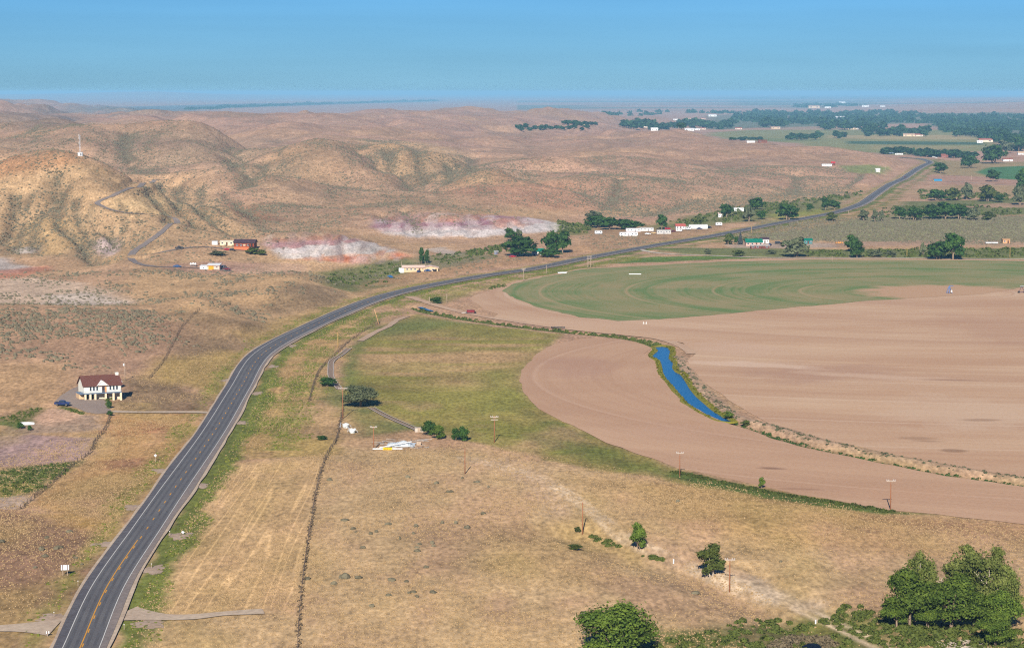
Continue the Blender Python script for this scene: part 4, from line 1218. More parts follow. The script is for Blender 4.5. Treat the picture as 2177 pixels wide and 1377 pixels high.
# white hillside house
def white_house():
    p = gp(212, 846)
    t = thing('hillside_house', 'white two-storey hillside house with dark brown roof, dormer and balcony', 'house', (p.x, p.y, p.z), R(24))
    W2, D2 = 13.4, 8.6
    cream = M('cream_stucco', (236, 212, 182), var=.06)
    tan = M('tan_stone', (214, 180, 142), var=.15, scale=3)
    brown = M('brown_shingle', (104, 66, 58), var=.22, scale=2.5, bump=.3)
    rail = M('blue_grey_rail', (112, 132, 156), var=.1)
    red = M('red_door', (176, 58, 40))
    # lower storey set back under the balcony
    MB().box(-W2 / 2, W2 / 2, -D2 / 2 + 1.7, D2 / 2, -.8, 2.6).build('wall', cream, t)
    MB().prism([(-D2 / 2, 2.62), (D2 / 2, 2.62), (D2 / 2, 5.3), (0, 8.2), (-D2 / 2, 5.3)], -W2 / 2, W2 / 2, 'x').build('wall', WHITE, t)
    rf = gable('roof', brown, t, W2, D2, 5.32, 8.24, .55, .2)
    MB().box(W2 / 2 - .9, W2 / 2 + .2, -.5, .5, 7.0, 9.1).build('chimney', WHITE, rf)
    # gable dormer over the entrance
    MB().prism([(-1.9, 5.2), (1.9, 5.2), (0, 6.7)], -D2 / 2 - .5, -D2 / 2 + 2.4, 'y').build('dormer', WHITE, t)
    dr = MB().prism([(-2.2, 4.98), (0, 6.73), (2.2, 4.98), (2.2, 5.12), (0, 6.9), (-2.2, 5.12)], -D2 / 2 - .7, -D2 / 2 + 2.6, 'y').build('dormer_roof', TRIM, t)
    # balcony deck and railing
    bal = MB().box(-W2 / 2 - 1.2, W2 / 2, -D2 / 2 - 1.5, -D2 / 2 + .0, 2.42, 2.6).box(-W2 / 2 - 1.8, -W2 / 2, -D2 / 2 - 1.5, D2 / 2 - 3.0, 2.40, 2.58).build('balcony', rail, t)
    MB().box(-W2 / 2 - 1.2, W2 / 2, -D2 / 2 - 1.5, -D2 / 2 - 1.44, 3.38, 3.48).build('top_rail', rail, bal)
    for k in range(34):
        x = -W2 / 2 - 1.1 + k * (W2 + 1.0) / 33
        box('baluster', rail, bal, x - .03, x + .03, -D2 / 2 - 1.49, -D2 / 2 - 1.45, 2.6, 3.38)
    for x in (-6.5, -4.7, -2.9, .9, 3.7, 6.4):
        box('column', cream, t, x - .32, x + .32, -D2 / 2 - 1.4, -D2 / 2 - .76, -.8, 2.42)
    for x, w in ((-1.0, 2.9), (4.9, 1.7)):
        box('garage_door', M('garage_white', (232, 214, 190)), t, x - w / 2, x + w / 2, -D2 / 2 + 1.58, -D2 / 2 + 1.7, 0, 2.25)
    for x in (-5.6, -3.8):
        box('carport_opening', DARK, t, x - .75, x + .75, -D2 / 2 + 1.6, -D2 / 2 + 1.7, 0, 2.3)
    door(t, 1.8, -D2 / 2 + 1.66, 1.0, 2.1, red)
    box('side_wing', tan, t, -W2 / 2 - 1.7, -W2 / 2, -D2 / 2 + .5, D2 / 2 - 3.2, -.8, 2.38)
    for x in (-4.3, -3.1, -1.9, 2.9, 4.1, 5.3):
        house_window(t, x, 4.2, .85, 1.7, -D2 / 2)
    d2 = door(t, .35, -D2 / 2 - .0, 1.0, 2.0, M('dark_door', (60, 48, 50)), 2.62)
    box('shutter', M('orange_screen', (224, 140, 70)), t, .95, 1.5, -D2 / 2 - .06, -D2 / 2, 2.7, 4.6)
    house_window(t, 0.4, 5.9, .9, .9, -W2 / 2, axis='x')
    return t
white_house()
p = gp(250, 822)
t = thing('storage_shed', 'dark little shed with pale roof at right end of white house', 'shed', (p.x, p.y, p.z), R(24))
walls('wall', M('dark_shed', (66, 64, 72)), t, 2.6, 3, 2.0)
MB().prism([(-1.7, 2.0), (1.7, 2.3), (1.7, 2.42), (-1.7, 2.12)], -1.5, 1.5, 'x').build('roof', M('pale_roof', (208, 206, 206)), t)
door(t, 0, -1.5, .9, 1.8, DARK)

def simple_house(name, label, px, py, w, d, h, rh, wall, roof, rz=0, ridge='x', wins=2, cat='house', group=None, dr=True, chimney=False):
    p = gp(px, py)
    t = thing(name, label, cat, (p.x, p.y, p.z), rz, group)
    walls('wall', wall, t, w, d, h, rh, ridge)
    r_ = gable('roof', roof, t, w, d, h + .02, rh + .03, .4, .14, ridge)
    n = wins + (1 if dr else 0)
    for k in range(n):
        x = -w / 2 + w * (k + .5) / n
        if dr and k == n // 2:
            door(t, x, -d / 2, min(1.1, w / n * .5), min(2.1, h * .85), M('brown_door', (96, 64, 52)))
        else:
            house_window(t, x, min(1.6, h * .6), min(1.5, w / n * .5), min(1.1, h * .45), -d / 2)
    if chimney:
        MB().box(w * .2, w * .2 + .7, -.2, .5, rh - .8, rh + .9).build('chimney', M('brick_chimney', (140, 84, 66)), r_)
    return t
LOG = M('log_wall', (134, 62, 36), var=.2, scale=3)
def cabin():
    p = gp(522, 531)
    t = thing('log_cabin', 'dark-roofed brown log cabin with covered porch on the hillside shelf', 'house', (p.x, p.y, p.z), R(-6))
    w, d = 13.0, 8.0
    walls('wall', LOG, t, w, d, 5.0, 6.6)
    gable('roof', M('plum_roof', (76, 58, 66), var=.15), t, w, d, 5.02, 6.66, .7, .2)
    MB().box(-w / 2, w / 2 - 3, -d / 2 - .05, -d / 2, -.3, 2.1).build('brick_base', M('orange_brick', (198, 112, 72)), t)
    for x in (-4.6, -2.0, .2, 2.6):
        house_window(t, x, 3.3, 1.3, 1.0, -d / 2, glass=M('lit_glass', (198, 168, 110)) if x == .2 else GLASS)
    dk = MB().box(w / 2 - 3, w / 2 + .6, -d / 2 - 2.2, -d / 2, 2.1, 2.3).build('porch', M('dark_timber', (70, 48, 42)), t)
    for x in (w / 2 - 2.9, w / 2 - 1.2, w / 2 + .5):
        box('porch_post', MATS['dark_timber'], dk, x - .12, x + .12, -d / 2 - 2.15, -d / 2 - 1.9, -.8, 4.9)
    door(t, w / 2 - 1.6, -d / 2, 1.1, 2.1, DARK, 2.3)
cabin()
def trailer(name, label, px, py, w, d, h, wall, rz=0, wins=3, cat='trailer', group=None, wheels=False, stripe=None):
    p = gp(px, py)
    t = thing(name, label, cat, (p.x, p.y, p.z), rz, group)
    z0 = .55 if wheels else .0
    r = min(.35, d * .15)
    MB().prism([(-d / 2, z0), (d / 2, z0), (d / 2, h - r), (d / 2 - r, h), (-d / 2 + r, h), (-d / 2, h - r)], -w / 2, w / 2, 'x').build('body', wall, t)
    MB().prism([(-d / 2 - .1, h - .02), (d / 2 + .1, h - .02), (0, h + .28)], -w / 2 - .1, w / 2 + .1, 'x').build('roof', M('roof_grey', (198, 194, 190)), t)
    for k in range(wins):
        x = -w / 2 + w * (k + .5) / wins
        if k == wins // 2 and wins > 2:
            door(t, x, -d / 2, .9, h * .7, M('trailer_door', (150, 148, 150)), z0)
        else:
            house_window(t, x, z0 + (h - z0) * .6, min(1.2, w / wins * .6), .8, -d / 2)
    if stripe is not None:
        box('stripe', stripe, t, -w / 2, w / 2, -d / 2 - .02, -d / 2, z0 + .35, z0 + .6)
    if wheels:
        for x in (-.5, .5):
            MB().tube([(x, -d / 2 - .02, .35), (x, -d / 2 + .22, .35)], .35, 12).build('wheel', M('tyre', (38, 36, 38)), t)
        box('hitch', DARK, t, w / 2, w / 2 + 1.2, -.06, .06, .5, .62)
    else:
        box('skirting', M('skirting', (170, 164, 158)), t, -w / 2 + .03, w / 2 - .03, -d / 2 + .03, d / 2 - .03, -.5, .02)
    return t
CREAMW = M('cream_panel', (240, 216, 176), var=.06)
PANEL = M('white_panel', (238, 236, 232), var=.06)
trailer('storage_trailer', 'small white box trailer left of the long cream shed', 457, 520, 3.6, 2.6, 2.3, PANEL, 0, 0, 'trailer')
simple_house('long_shed', 'long cream shed with white end joined beside the log cabin', 483, 521, 8.6, 3.6, 2.3, 2.7, CREAMW, M('cream_roof', (240, 228, 204)), 0, wins=2, cat='shed')
def garage():
    p = gp(449, 572.5)
    t = thing('workshop_garage', 'white low garage with yellow roller door on the lower shelf', 'garage', (p.x, p.y, p.z), R(-3))
    box('wall', PANEL, t, -6.3, -1.9, -2.6, 2.2, -.5, 2.0)
    MB().prism([(-2.9, 1.95), (2.5, 2.35), (2.5, 2.5), (-2.9, 2.1)], -6.5, -1.8, 'x').build('roof', M('white_sheet_roof', (242, 240, 238), rough=.5), t)
    box('wall', M('pinkish_wall', (220, 186, 168)), t, -1.9, 5.4, -2.3, 3.6, -.5, 2.7)
    MB().prism([(-3.1, 2.55), (3.9, 3.3), (3.9, 3.45), (-3.1, 2.7)], -2.2, 5.7, 'x').build('roof', MATS['white_sheet_roof'], t)
    gd = box('roller_door', M('yellow_door', (226, 158, 40)), t, -1.2, 1.9, -2.38, -2.3, 0, 2.2)
    for k in range(4):
        box('slat', M('yellow_slat', (206, 140, 34)), gd, -1.15, 1.85, -2.42, -2.38, .3 + k * .5, .36 + k * .5)
    house_window(t, 3.7, 1.5, 1.4, .8, -2.3)
    house_window(t, -4.1, 1.2, 1.2, .7, -2.6)
garage()
p_label = ['leftmost of the three white tanks above the garage track', 'middle of the three white tanks above the garage track', 'rightmost of the three white tanks above the garage track']
for (x, y), lb in zip(((406, 567), (411, 566.5), (415.5, 567)), p_label):
    p = gp(x, y)
    t = thing('fuel_tank', lb, 'tank', (p.x, p.y, p.z), 0, 'white tanks by the garage')
    for sx in (-.4, .4):
        box('leg', M('tank_stand', (150, 146, 146)), t, sx - .06, sx + .06, -.4, .4, -.4, 1.2)
    MB().tube([(0, -.75, 1.75), (0, -.7, 1.75), (0, .7, 1.75), (0, .75, 1.75)], [.3, .6, .6, .3], 12).build('drum', PANEL, t, True)

# ranch house by the highway
def ranch():
    p = gp(890, 577)
    t = thing('ranch_house', 'long low tan ranch house with pale roof beside slim poplars', 'house', (p.x, p.y, p.z), R(4))
    tanw = M('tan_wall', (214, 184, 148), var=.08); rf = M('pale_pink_roof', (222, 194, 178), var=.08)
    walls('wall', tanw, t, 13, 7, 2.6, 3.6).location = (-3.2, 2, 0)
    gable('roof', rf, t, 13, 7, 2.62, 3.64, .6, .15).location = (-3.2, 2, 0)
    w2 = walls('wall', tanw, t, 9, 8, 2.5, 3.5, 'y'); w2.location = (7.2, .5, 0)
    gable('roof', rf, t, 9, 8, 2.52, 3.54, .6, .15, 'y').location = (7.2, .5, .02)
    a = walls('annex', PANEL, t, 3, 4, 2.2); a.location = (-10.6, 0, 0)
    for x in (-7, -4.6, -2.2):
        house_window(t, x, 1.5, 1.2, 1.0, -1.5)
    door(t, .5, -1.5, 1.1, 2.0, M('brown_door', (96, 64, 52)))
    house_window(t, 6.0, 1.4, 1.4, 1.0, -3.5); house_window(t, 8.6, 1.4, 1.4, 1.0, -3.5)
ranch()
# house among the trees below the badlands
simple_house('tree_house_cottage', 'white cottage with teal-green roof half hidden between two tree clumps', 1143, 541, 7.5, 5, 2.3, 4.0, M('offwhite_wall', (226, 214, 204)), M('teal_roof', (22, 112, 92), rough=.5), R(5), wins=3)
simple_house('blue_shed', 'small blue-grey shed left of the big round tree clump', 1055, 541, 2.4, 2.4, 2.0, 2.5, M('blue_grey_wall', (104, 118, 144)), M('grey_roof', (150, 150, 152)), 0, wins=1, cat='shed')
# trailer park
trailer('camper', 'white camper with raised front standing alone left of the trailer park', 1272, 498, 5.6, 2.5, 2.7, PANEL, R(8), 2, 'camper', None, True)
trailer('mobile_home', 'long white mobile home lowest in the trailer park', 1336, 501, 14.0, 4, 2.6, PANEL, R(4), 5, 'mobile home')
trailer('mobile_home', 'white mobile home with red end behind the lowest one', 1346, 492.5, 11.5, 4, 2.6, PANEL, R(6), 4, 'mobile home', stripe=M('red_panel', (186, 50, 56)))
trailer('mobile_home', 'pale grey mobile home right behind the red-ended one', 1374, 491, 11, 4, 2.6, M('pale_grey_panel', (206, 206, 206)), R(6), 4, 'mobile home')
trailer('mobile_home', 'weathered grey mobile home in the middle of the park junk', 1411, 497, 11, 4, 2.9, M('weathered_panel', (186, 184, 182), var=.25), R(2), 5, 'mobile home')
simple_house('red_roof_house', 'small house with faded red roof in the trailer park', 1446, 487, 7.5, 6, 2.6, 4.2, PANEL, M('faded_red_roof', (176, 92, 84)), R(5), wins=2)
trailer('mobile_home', 'white and light blue mobile home at the right end of the park', 1484, 486, 15, 4, 3.2, M('white_blue_panel', (226, 234, 240)), R(5), 6, 'mobile home', stripe=M('sky_blue_panel', (140, 194, 224)))
trailer('camper', 'white camper trailer apart at far right of the trailer park', 1528, 480, 5.2, 2.5, 2.7, PANEL, R(6), 2, 'camper', None, True)
trailer('camper', 'short white van-like camper below the red-roofed house', 1444, 492.5, 4.6, 2.4, 2.5, PANEL, R(-20), 2, 'camper', None, True)
trailer('camper', 'grey camper between the park house and the blue mobile home', 1463, 489, 3.8, 2.4, 2.5, M('pale_grey_panel', (206, 206, 206)), R(10), 2, 'camper', None, True)
simple_house('pump_shed', 'narrow white shed beside a round dark tree above the park', 1531, 462, 3.2, 3, 3.2, 3.9, PANEL, M('pink_grey_roof', (206, 184, 176)), 0, wins=1, cat='shed')
trailer('mobile_home', 'pale blue-white mobile home behind the bare grey tree', 1570, 449, 9, 4, 3.2, M('white_blue_panel', (226, 234, 240)), R(6), 4, 'mobile home')
# green-roofed farm
simple_house('farmhouse', 'farmhouse with bright teal-green roof right of the conifer', 1602, 522, 12, 7, 2.6, 4.8, M('pink_wall', (206, 170, 158)), M('teal_roof', (22, 112, 92)), R(4), wins=3)
simple_house('long_barn', 'long low grey-roofed open shed in front of the teal-roofed farmhouse', 1615, 528.5, 13, 4, 2.2, 2.7, M('dark_red_wall', (112, 62, 56)), M('grey_roof_pale', (186, 176, 172)), R(0), wins=3, cat='shed')
simple_house('white_outbuilding', 'white outbuilding with plum roof right of the teal farmhouse', 1625, 517, 6, 5, 3.0, 4.2, PANEL, M('plum_roof', (76, 58, 66)), R(3), wins=2, cat='shed')
simple_house('teal_outbuilding', 'teal-roofed shed peeping out right of the big grey-green tree', 1717, 518, 6, 5, 2.6, 3.8, M('teal_wall', (60, 120, 124)), M('teal_roof', (22, 112, 92)), R(3), wins=2, cat='shed')
simple_house('tan_stack_shed', 'square tan shed on the bare strip near the right edge', 2138, 517, 5.2, 5, 2.9, 3.3, M('straw_tan', (196, 150, 106)), M('straw_roof', (190, 148, 108)), R(0), wins=1, cat='shed')
trailer('flat_trailer', 'low white trailer left of the square tan shed', 2108, 518.5, 9, 2.4, 1.2, PANEL, R(2), 0, 'trailer', None, True)
# houses by the far bend
simple_house('bend_house', 'tan house with arched front standing at the far highway bend', 1962, 333, 9, 7, 3.4, 5.4, M('straw_wall', (210, 172, 130)), M('tan_roof', (190, 160, 130)), R(6), wins=3)
simple_house('brick_farmhouse', 'wide red-brick farmhouse before the tree row beyond the bend', 2012, 335, 18, 8, 3.4, 6.0, M('red_brick_wall', (150, 86, 70)), M('red_brown_roof', (142, 88, 74)), R(0), wins=4, chimney=True)
trailer('stock_trailer', 'long white trailer parked along the crest left of the far bend', 1911, 329, 14, 3, 2.2, PANEL, R(2), 3, 'trailer')
trailer('stock_trailer', 'long bluish trailer at the left end of the far crest', 1896, 326, 9, 3, 2.2, M('bluish_panel', (150, 170, 200)), R(2), 2, 'trailer')
simple_house('white_valley_house', 'white house with red-brown wing among big trees near the right edge', 2142, 343, 15, 8, 3.2, 5.2, PANEL, M('red_brown_roof', (142, 88, 74)), R(0), wins=3)
simple_house('edge_house', 'pale house showing through trees at the right picture edge', 2170, 329, 11, 7, 3.2, 5.4, PANEL, M('tan_roof', (190, 160, 130)), R(0), wins=2)
simple_house('field_shed', 'tiny white shed alone on the green patch below the long hill', 1866, 365.5, 5.5, 4, 3.2, 4.6, PANEL, M('white_sheet_roof', (242, 240, 238)), R(0), wins=1, cat='shed')
trailer('mobile_home', 'white mobile home at the foot of the long right hill', 1757, 353.5, 13, 5, 3.0, PANEL, R(4), 4, 'mobile home')
simple_house('red_hill_shed', 'small red shed right of the mobile home under the long hill', 1771, 351, 5, 4, 3.0, 4.4, M('dark_red_wall', (112, 62, 56)), M('red_panel', (186, 50, 56)), R(0), wins=1, cat='shed')
trailer('white_shed', 'flat white shed on the crest of the long right hill', 1596, 303.5, 13, 5, 3.0, PANEL, R(2), 2, 'shed')
simple_house('crest_ruin', 'low brown ruin on the crest of the long right hill', 1621, 304, 14, 6, 2.8, 4.8, M('ruin_brown', (128, 82, 66)), M('ruin_roof', (116, 76, 62)), R(3), wins=1, cat='ruin')
# far valley houses
FARH = [(1466, 278, 26, 'white'), (1481, 277, 18, 'white'), (1494, 275.5, 16, 'red'), (1570, 275, 20, 'red'), (1648, 274, 26, 'tan'), (1655, 273.5, 10, 'white'), (1811, 275.5, 26, 'tan'), (1820, 275, 16, 'white'), (1841, 274.5, 24, 'white'), (1866, 276, 14, 'red'),
        (1932, 290, 28, 'tan'), (1952, 290, 24, 'red'), (1707, 228.5, 60, 'white'), (1730, 230, 110, 'tan'), (1760, 230, 60, 'white'), (1790, 219.5, 90, 'white'), (1840, 227.5, 70, 'white'), (1876, 227.5, 50, 'white'), (1784, 253, 40, 'white'),
        (1514, 248, 36, 'white'), (1436, 256, 18, 'white'), (1462, 254, 22, 'tan'), (1495, 254, 18, 'red'), (1240, 266, 16, 'tan'), (1370, 271, 16, 'red'), (1391, 278, 12, 'white'), (2036, 276, 20, 'white'), (2095, 302, 30, 'red'), (2140, 311, 14, 'tan'), (2083, 304, 12, 'white')]
FW = {'white': (M('far_white', (238, 236, 230)), M('far_white_roof', (226, 226, 226))), 'red': (M('far_cream', (222, 204, 184)), M('far_red_roof', (164, 92, 80))), 'tan': (M('far_tan', (216, 190, 158)), M('far_tan_roof', (178, 150, 130)))}
WORDS = {'white': 'white farm building', 'red': 'red-roofed farm building', 'tan': 'tan farm building'}
PLACE = [(1420, 1500, 'by the first clump of valley trees'), (1501, 1700, 'along the lane of the middle valley'), (1701, 1800, 'on the hazy far plain'), (1801, 1900, 'before the long tree belt'), (1901, 2200, 'near the right end of the tree belt'), (1200, 1419, 'beyond the pink hills')]
seen = {}
for px, py, w, kd in FARH:
    pl = 'on the hazy far plain' if py < 240 else [q[2] for q in PLACE if q[0] <= px <= q[1]][0]
    seen.setdefault((kd, pl), []).append((px, py, w))
for (kd, pl), lst in seen.items():
    lst.sort()
    ords = ['leftmost', 'second from left', 'third from left', 'fourth from left', 'fifth from left', 'sixth from left', 'seventh from left', 'eighth from left']
    for i, (px, py, w) in enumerate(lst):
        lb = f'{WORDS[kd]} {pl}' + ('' if len(lst) == 1 else f', {ords[i]}')
        p = gp(px, py)
        t = thing('farm_building', lb, 'building', (p.x, p.y, p.z), R((px * 7) % 20 - 10), 'far valley farm buildings')
        w = w if w < 45 else w * .65
        d = w * .55; h = max(3.2, w * .16); rh = h + max(1.8, w * .1)
        walls('wall', FW[kd][0], t, w, d, h, rh)
        gable('roof', FW[kd][1], t, w, d, h + .02, rh + .03, .5, .2)
        for x in (-w * .28, w * .28):
            house_window(t, x, h * .55, w * .16, h * .4, -d / 2)

# ---------------------------------------------------------------- vehicles
TYRE = M('tyre', (38, 36, 38)); RIM = M('wheel_rim', (150, 150, 152), metal=.6, rough=.4)
LAMP = M('lamp_glass', (230, 226, 214), rough=.2)
def vehicle(name, label, px, py, paint_mat, kind='sedan', rz=0.0, cat='car', group=None, scale=1.0, lift=0.0):
    p = gp(px, py)
    t = thing(name, label, cat, (p.x, p.y, p.z + lift), rz, group)
    L, Wd = (4.6, 1.8) if kind == 'sedan' else (5.4, 1.95)
    if kind == 'sedan':
        low = [(-2.3, .35), (2.3, .35), (2.32, .75), (2.1, .88), (1.0, .98), (-1.6, 1.0), (-2.25, .92)]
        cab = [(1.0, .97), (.35, 1.45), (-.95, 1.46), (-1.7, .99)]
    elif kind == 'pickup':
        low = [(-2.7, .45), (2.7, .45), (2.72, .95), (2.5, 1.1), (1.2, 1.2), (-2.7, 1.15)]
        cab = [(1.2, 1.18), (.6, 1.8), (-.9, 1.8), (-1.1, 1.16)]
    else:
        low = [(-2.6, .45), (2.5, .45), (2.55, .95), (2.3, 1.12), (1.5, 1.2), (-2.6, 1.2)]
        cab = [(1.5, 1.18), (.8, 1.9), (-2.3, 1.9), (-2.58, 1.18)]
    bd = MB().prism(low, -Wd / 2, Wd / 2, 'y').build('body', paint_mat, t)
    if kind == 'pickup':
        box('bed', M('bed_dark', (48, 48, 54)), t, -2.55, -1.25, -Wd / 2 + .15, Wd / 2 - .15, 1.12, 1.17)
    cb = MB().prism(cab, -Wd / 2 + .12, Wd / 2 - .12, 'y').build('cabin', paint_mat, t)
    cx0, cx1 = cab[3][0], cab[0][0]; zt = cab[1][1]; zb = cab[0][1]
    for s in (-1, 1):
        y = s * (Wd / 2 - .11)
        MB().prism([(cx0 + .45, zb + .08), (cx1 - .35, zb + .08), (cab[1][0] - .05, zt - .08), (cab[2][0] + .1, zt - .08)], min(y, y + s * .015), max(y, y + s * .015), 'y').build('side_window', GLASS, t)
    dx, dz = cab[1][0] - cab[0][0], cab[1][1] - cab[0][1]
    MB().add([(cab[0][0] + .03, -Wd / 2 + .2, cab[0][1] + .05), (cab[0][0] + .03, Wd / 2 - .2, cab[0][1] + .05), (cab[1][0] + .03, Wd / 2 - .22, cab[1][1] - .04), (cab[1][0] + .03, -Wd / 2 + .22, cab[1][1] - .04)], [(0, 1, 2, 3)]).build('windscreen', GLASS, t)
    MB().add([(cab[3][0] - .02, -Wd / 2 + .2, cab[3][1] + .05), (cab[3][0] - .02, Wd / 2 - .2, cab[3][1] + .05), (cab[2][0] - .02, Wd / 2 - .22, cab[2][1] - .04), (cab[2][0] - .02, -Wd / 2 + .22, cab[2][1] - .04)], [(3, 2, 1, 0)]).build('rear_window', GLASS, t)
    rw = .36 if kind == 'sedan' else .42
    for x in (L * .31, -L * .31):
        for s in (-1, 1):
            y0, y1 = (s * Wd / 2 - .12, s * Wd / 2 + .12)
            w = MB().tube([(x, y0, rw), (x, y1, rw)], rw, 14).build('wheel', TYRE, t)
            MB().tube([(x, s * (Wd / 2 + .12), rw), (x, s * (Wd / 2 + .14), rw)], rw * .55, 10).build('rim', RIM, w)
    for s in (-1, 1):
        box('headlight', LAMP, t, L / 2 - .08, L / 2 + .06, s * .62 - .2, s * .62 + .2, .68, .84)
    t.scale = (scale,) * 3
    return t
PB = {k: M('paint_' + k, c, rough=.3, var=.04, spec=.5) for k, c in {'navy': (28, 44, 92), 'red': (176, 26, 40), 'black': (36, 34, 40), 'blue': (58, 92, 140), 'white': (236, 236, 236), 'grey': (120, 122, 130), 'maroon': (110, 34, 40), 'tan': (200, 170, 120)}.items()}
vehicle('pickup_truck', 'dark navy pickup truck parked by the white house yard', 133, 863, PB['navy'], 'pickup', R(-8), 'truck', lift=.25)
vehicle('parked_car', 'red car in front of the log cabin', 483, 532, PB['red'], 'sedan', R(10))
vehicle('parked_car', 'dark car just right of the red car by the cabin', 494, 533, PB['black'], 'sedan', R(-15))
vehicle('pickup_truck', 'dark truck with trailer on the cabin drive', 381, 529.5, PB['black'], 'pickup', R(12), 'truck', lift=.2)
vehicle('parked_car', 'blue car at the left end of the garage shelf', 377, 568.5, PB['blue'], 'sedan', R(-14), lift=.1)
vehicle('parked_van', 'grey van parked at right end of the white garage', 476, 570.5, PB['grey'], 'van', R(75), 'van', lift=.1)
vehicle('parked_car', 'maroon car right of the grey van below the garage', 483, 574, PB['maroon'], 'sedan', R(-10), lift=.1)
vehicle('parked_van', 'black van by the left wall of the ranch house', 880, 574.5, PB['black'], 'van', R(20), 'van')
vehicle('parked_car', 'grey-blue car at the middle of the ranch house front', 892, 575.5, PB['grey'], 'sedan', R(14))
vehicle('parked_car', 'dark car nearest the highway before the ranch house', 890.5, 579, PB['navy'], 'sedan', R(80))
vehicle('parked_car', 'blue car before the right wing of the ranch house', 909, 577, PB['blue'], 'sedan', R(10))
vehicle('parked_car', 'dark car at right end of the ranch house', 927, 576.5, PB['black'], 'sedan', R(60))
vehicle('parked_car', 'red car under the big round tree clump by the cottage', 1090, 547, PB['red'], 'sedan', R(8))
vehicle('parked_van', 'white van at right of the teal-roofed cottage', 1153, 543.5, PB['white'], 'van', R(70), 'van')
vehicle('parked_car', 'red vehicle behind the weathered mobile home', 1420, 488, PB['red'], 'van', R(10), 'van')
vehicle('parked_car', 'maroon car beside the short white camper', 1432, 493.5, PB['maroon'], 'sedan', R(30))
vehicle('parked_car', 'pale car below the grey mobile homes', 1377, 498.5, PB['white'], 'sedan', R(8))
vehicle('parked_car', 'tan car right of the pale car in the park', 1390, 497, PB['tan'], 'sedan', R(4))
vehicle('parked_car', 'black car at the right end of the blue mobile home', 1507, 485.5, PB['black'], 'van', R(40))
vehicle('parked_car', 'dark car in front of the blue mobile home', 1487, 487.5, PB['navy'], 'sedan', R(5))
vehicle('parked_car', 'navy car right of the long open shed', 1637, 522, PB['navy'], 'sedan', R(70))
vehicle('parked_van', 'black and white van left of the big grey-green tree', 1655, 518.5, PB['black'], 'van', R(15), 'van')
vehicle('parked_car', 'tan car just behind the black and white van', 1666, 518, PB['tan'], 'sedan', R(20))
vehicle('excavator_truck', 'orange-tan truck on the bare strip right of the farm', 1784, 518, M('paint_orange', (214, 146, 62), rough=.5), 'pickup', R(4), 'truck')
vehicle('moving_car', 'small dark car driving on the far stretch of highway', 1924, 378, PB['maroon'], 'sedan', R(50))
vehicle('parked_car', 'white car left of the red-brick farmhouse', 1990, 336, PB['white'], 'sedan', R(4))
vehicle('parked_van', 'white van left of the brick farmhouse beside another car', 1985, 335, PB['white'], 'van', R(10), 'van')

# ---------------------------------------------------------------- poles, signs, fences
WOOD = M('pole_wood', (150, 100, 70), var=.18, scale=1.0)
GREYWOOD = M('grey_wood', (172, 152, 132), var=.2)
INS = M('insulator', (206, 206, 210), rough=.3)
ARM = M('crossarm_wood', (180, 166, 154), var=.12)
def pole(label, px, yb, yt, arm=True, mat=None, lean=0.0, double=False, transformer=False, rz=0.0, xt=None):
    p = gp(px, yb)
    h = (yb - yt) * mpp(p) / math.cos(R(6))
    t = thing('utility_pole', label, 'pole', (p.x, p.y, p.z), rz, 'wooden utility poles')
    dx = 0 if xt is None else (xt - px) * mpp(p)
    thick = max(.14, mpp(p) * .40)
    MB().tube([(0, 0, -.8), (dx * .5, 0, h * .5), (dx, 0, h)], [thick * 1.15, thick, thick * .8], 9).build('pole', mat or WOOD, t, True)
    if arm:
        aw = h * .15
        z = h * .955
        a = box('crossarm', ARM, t, dx - aw, dx + aw, -thick - .16, -thick, z - .1, z + .14)
        for k in (-.92, -.5, .5, .92):
            MB().tube([(dx + aw * k, -thick - .08, z + .14), (dx + aw * k, -thick - .08, z + .42)], [.05, .07], 6).build('insulator', INS, a)
        for s in (-1, 1):
            MB().tube([(dx + s * aw * .55, -thick - .08, z - .08), (dx, -thick, z - aw * .45)], .05, 5).build('brace', GREYWOOD, t)
    if double:
        box('crossarm', ARM, t, dx - h * .13, dx + h * .13, -thick - .16, -thick, h * .85 - .1, h * .85 + .12)
    if transformer:
        MB().tube([(dx - .35, -.3, h * .82), (dx - .35, -.3, h * .94)], .3, 10).build('transformer', M('transformer_grey', (226, 224, 224)), t)
    return t
pole('utility pole standing over the pasture corner left of the big round tree', 729, 890, 822)
pole('utility pole alone in the middle of the lower pasture', 1051, 940, 883, double=True)
pole('slim utility pole rising beside the white scrap heap', 794.5, 955, 905)
pole('bare-topped pole on dry grass below the two pasture shrubs', 988.5, 1007, 952, arm=False)
pole('utility pole at the edge of the brown tilled field', 1445, 1012, 960)
pole('utility pole farthest right, on the field edge with its shadow', 1893, 1083, 1018)
pole('tall bare pole on dry grass by the small green bushes', 1238.5, 1135, 1067, arm=False)
pole('utility pole standing by the sandy track near the two small trees', 1551, 1258, 1185)
pole('pole behind the white house with pale transformer', 266, 809, 770, arm=False, mat=GREYWOOD, transformer=True)
pole('leaning pole beside the fence inside the highway bend', 806, 690, 657, arm=False, mat=M('pale_wood', (206, 160, 120)), xt=796)
pole('pale pole at the left tip of the green field', 1113, 598, 570, double=True, mat=GREYWOOD)
pole('thin pole between highway and green field above the tip', 1161.5, 583, 564, arm=False, mat=GREYWOOD)
pole('thin tan pole beside the verge left of the ditch shrub', 913, 646, 631, arm=False, mat=GREYWOOD)
pole('thin tan pole just right of the ditch shrub', 950, 643, 624, arm=False, mat=GREYWOOD)
pole('faint thin pole on the dry verge inside the bend', 718.5, 738, 706, arm=False, mat=M('straw_pole', (196, 160, 96)))
pole('thin pole by the narrow poplars of the ranch house', 904, 580, 556, arm=False, mat=GREYWOOD)
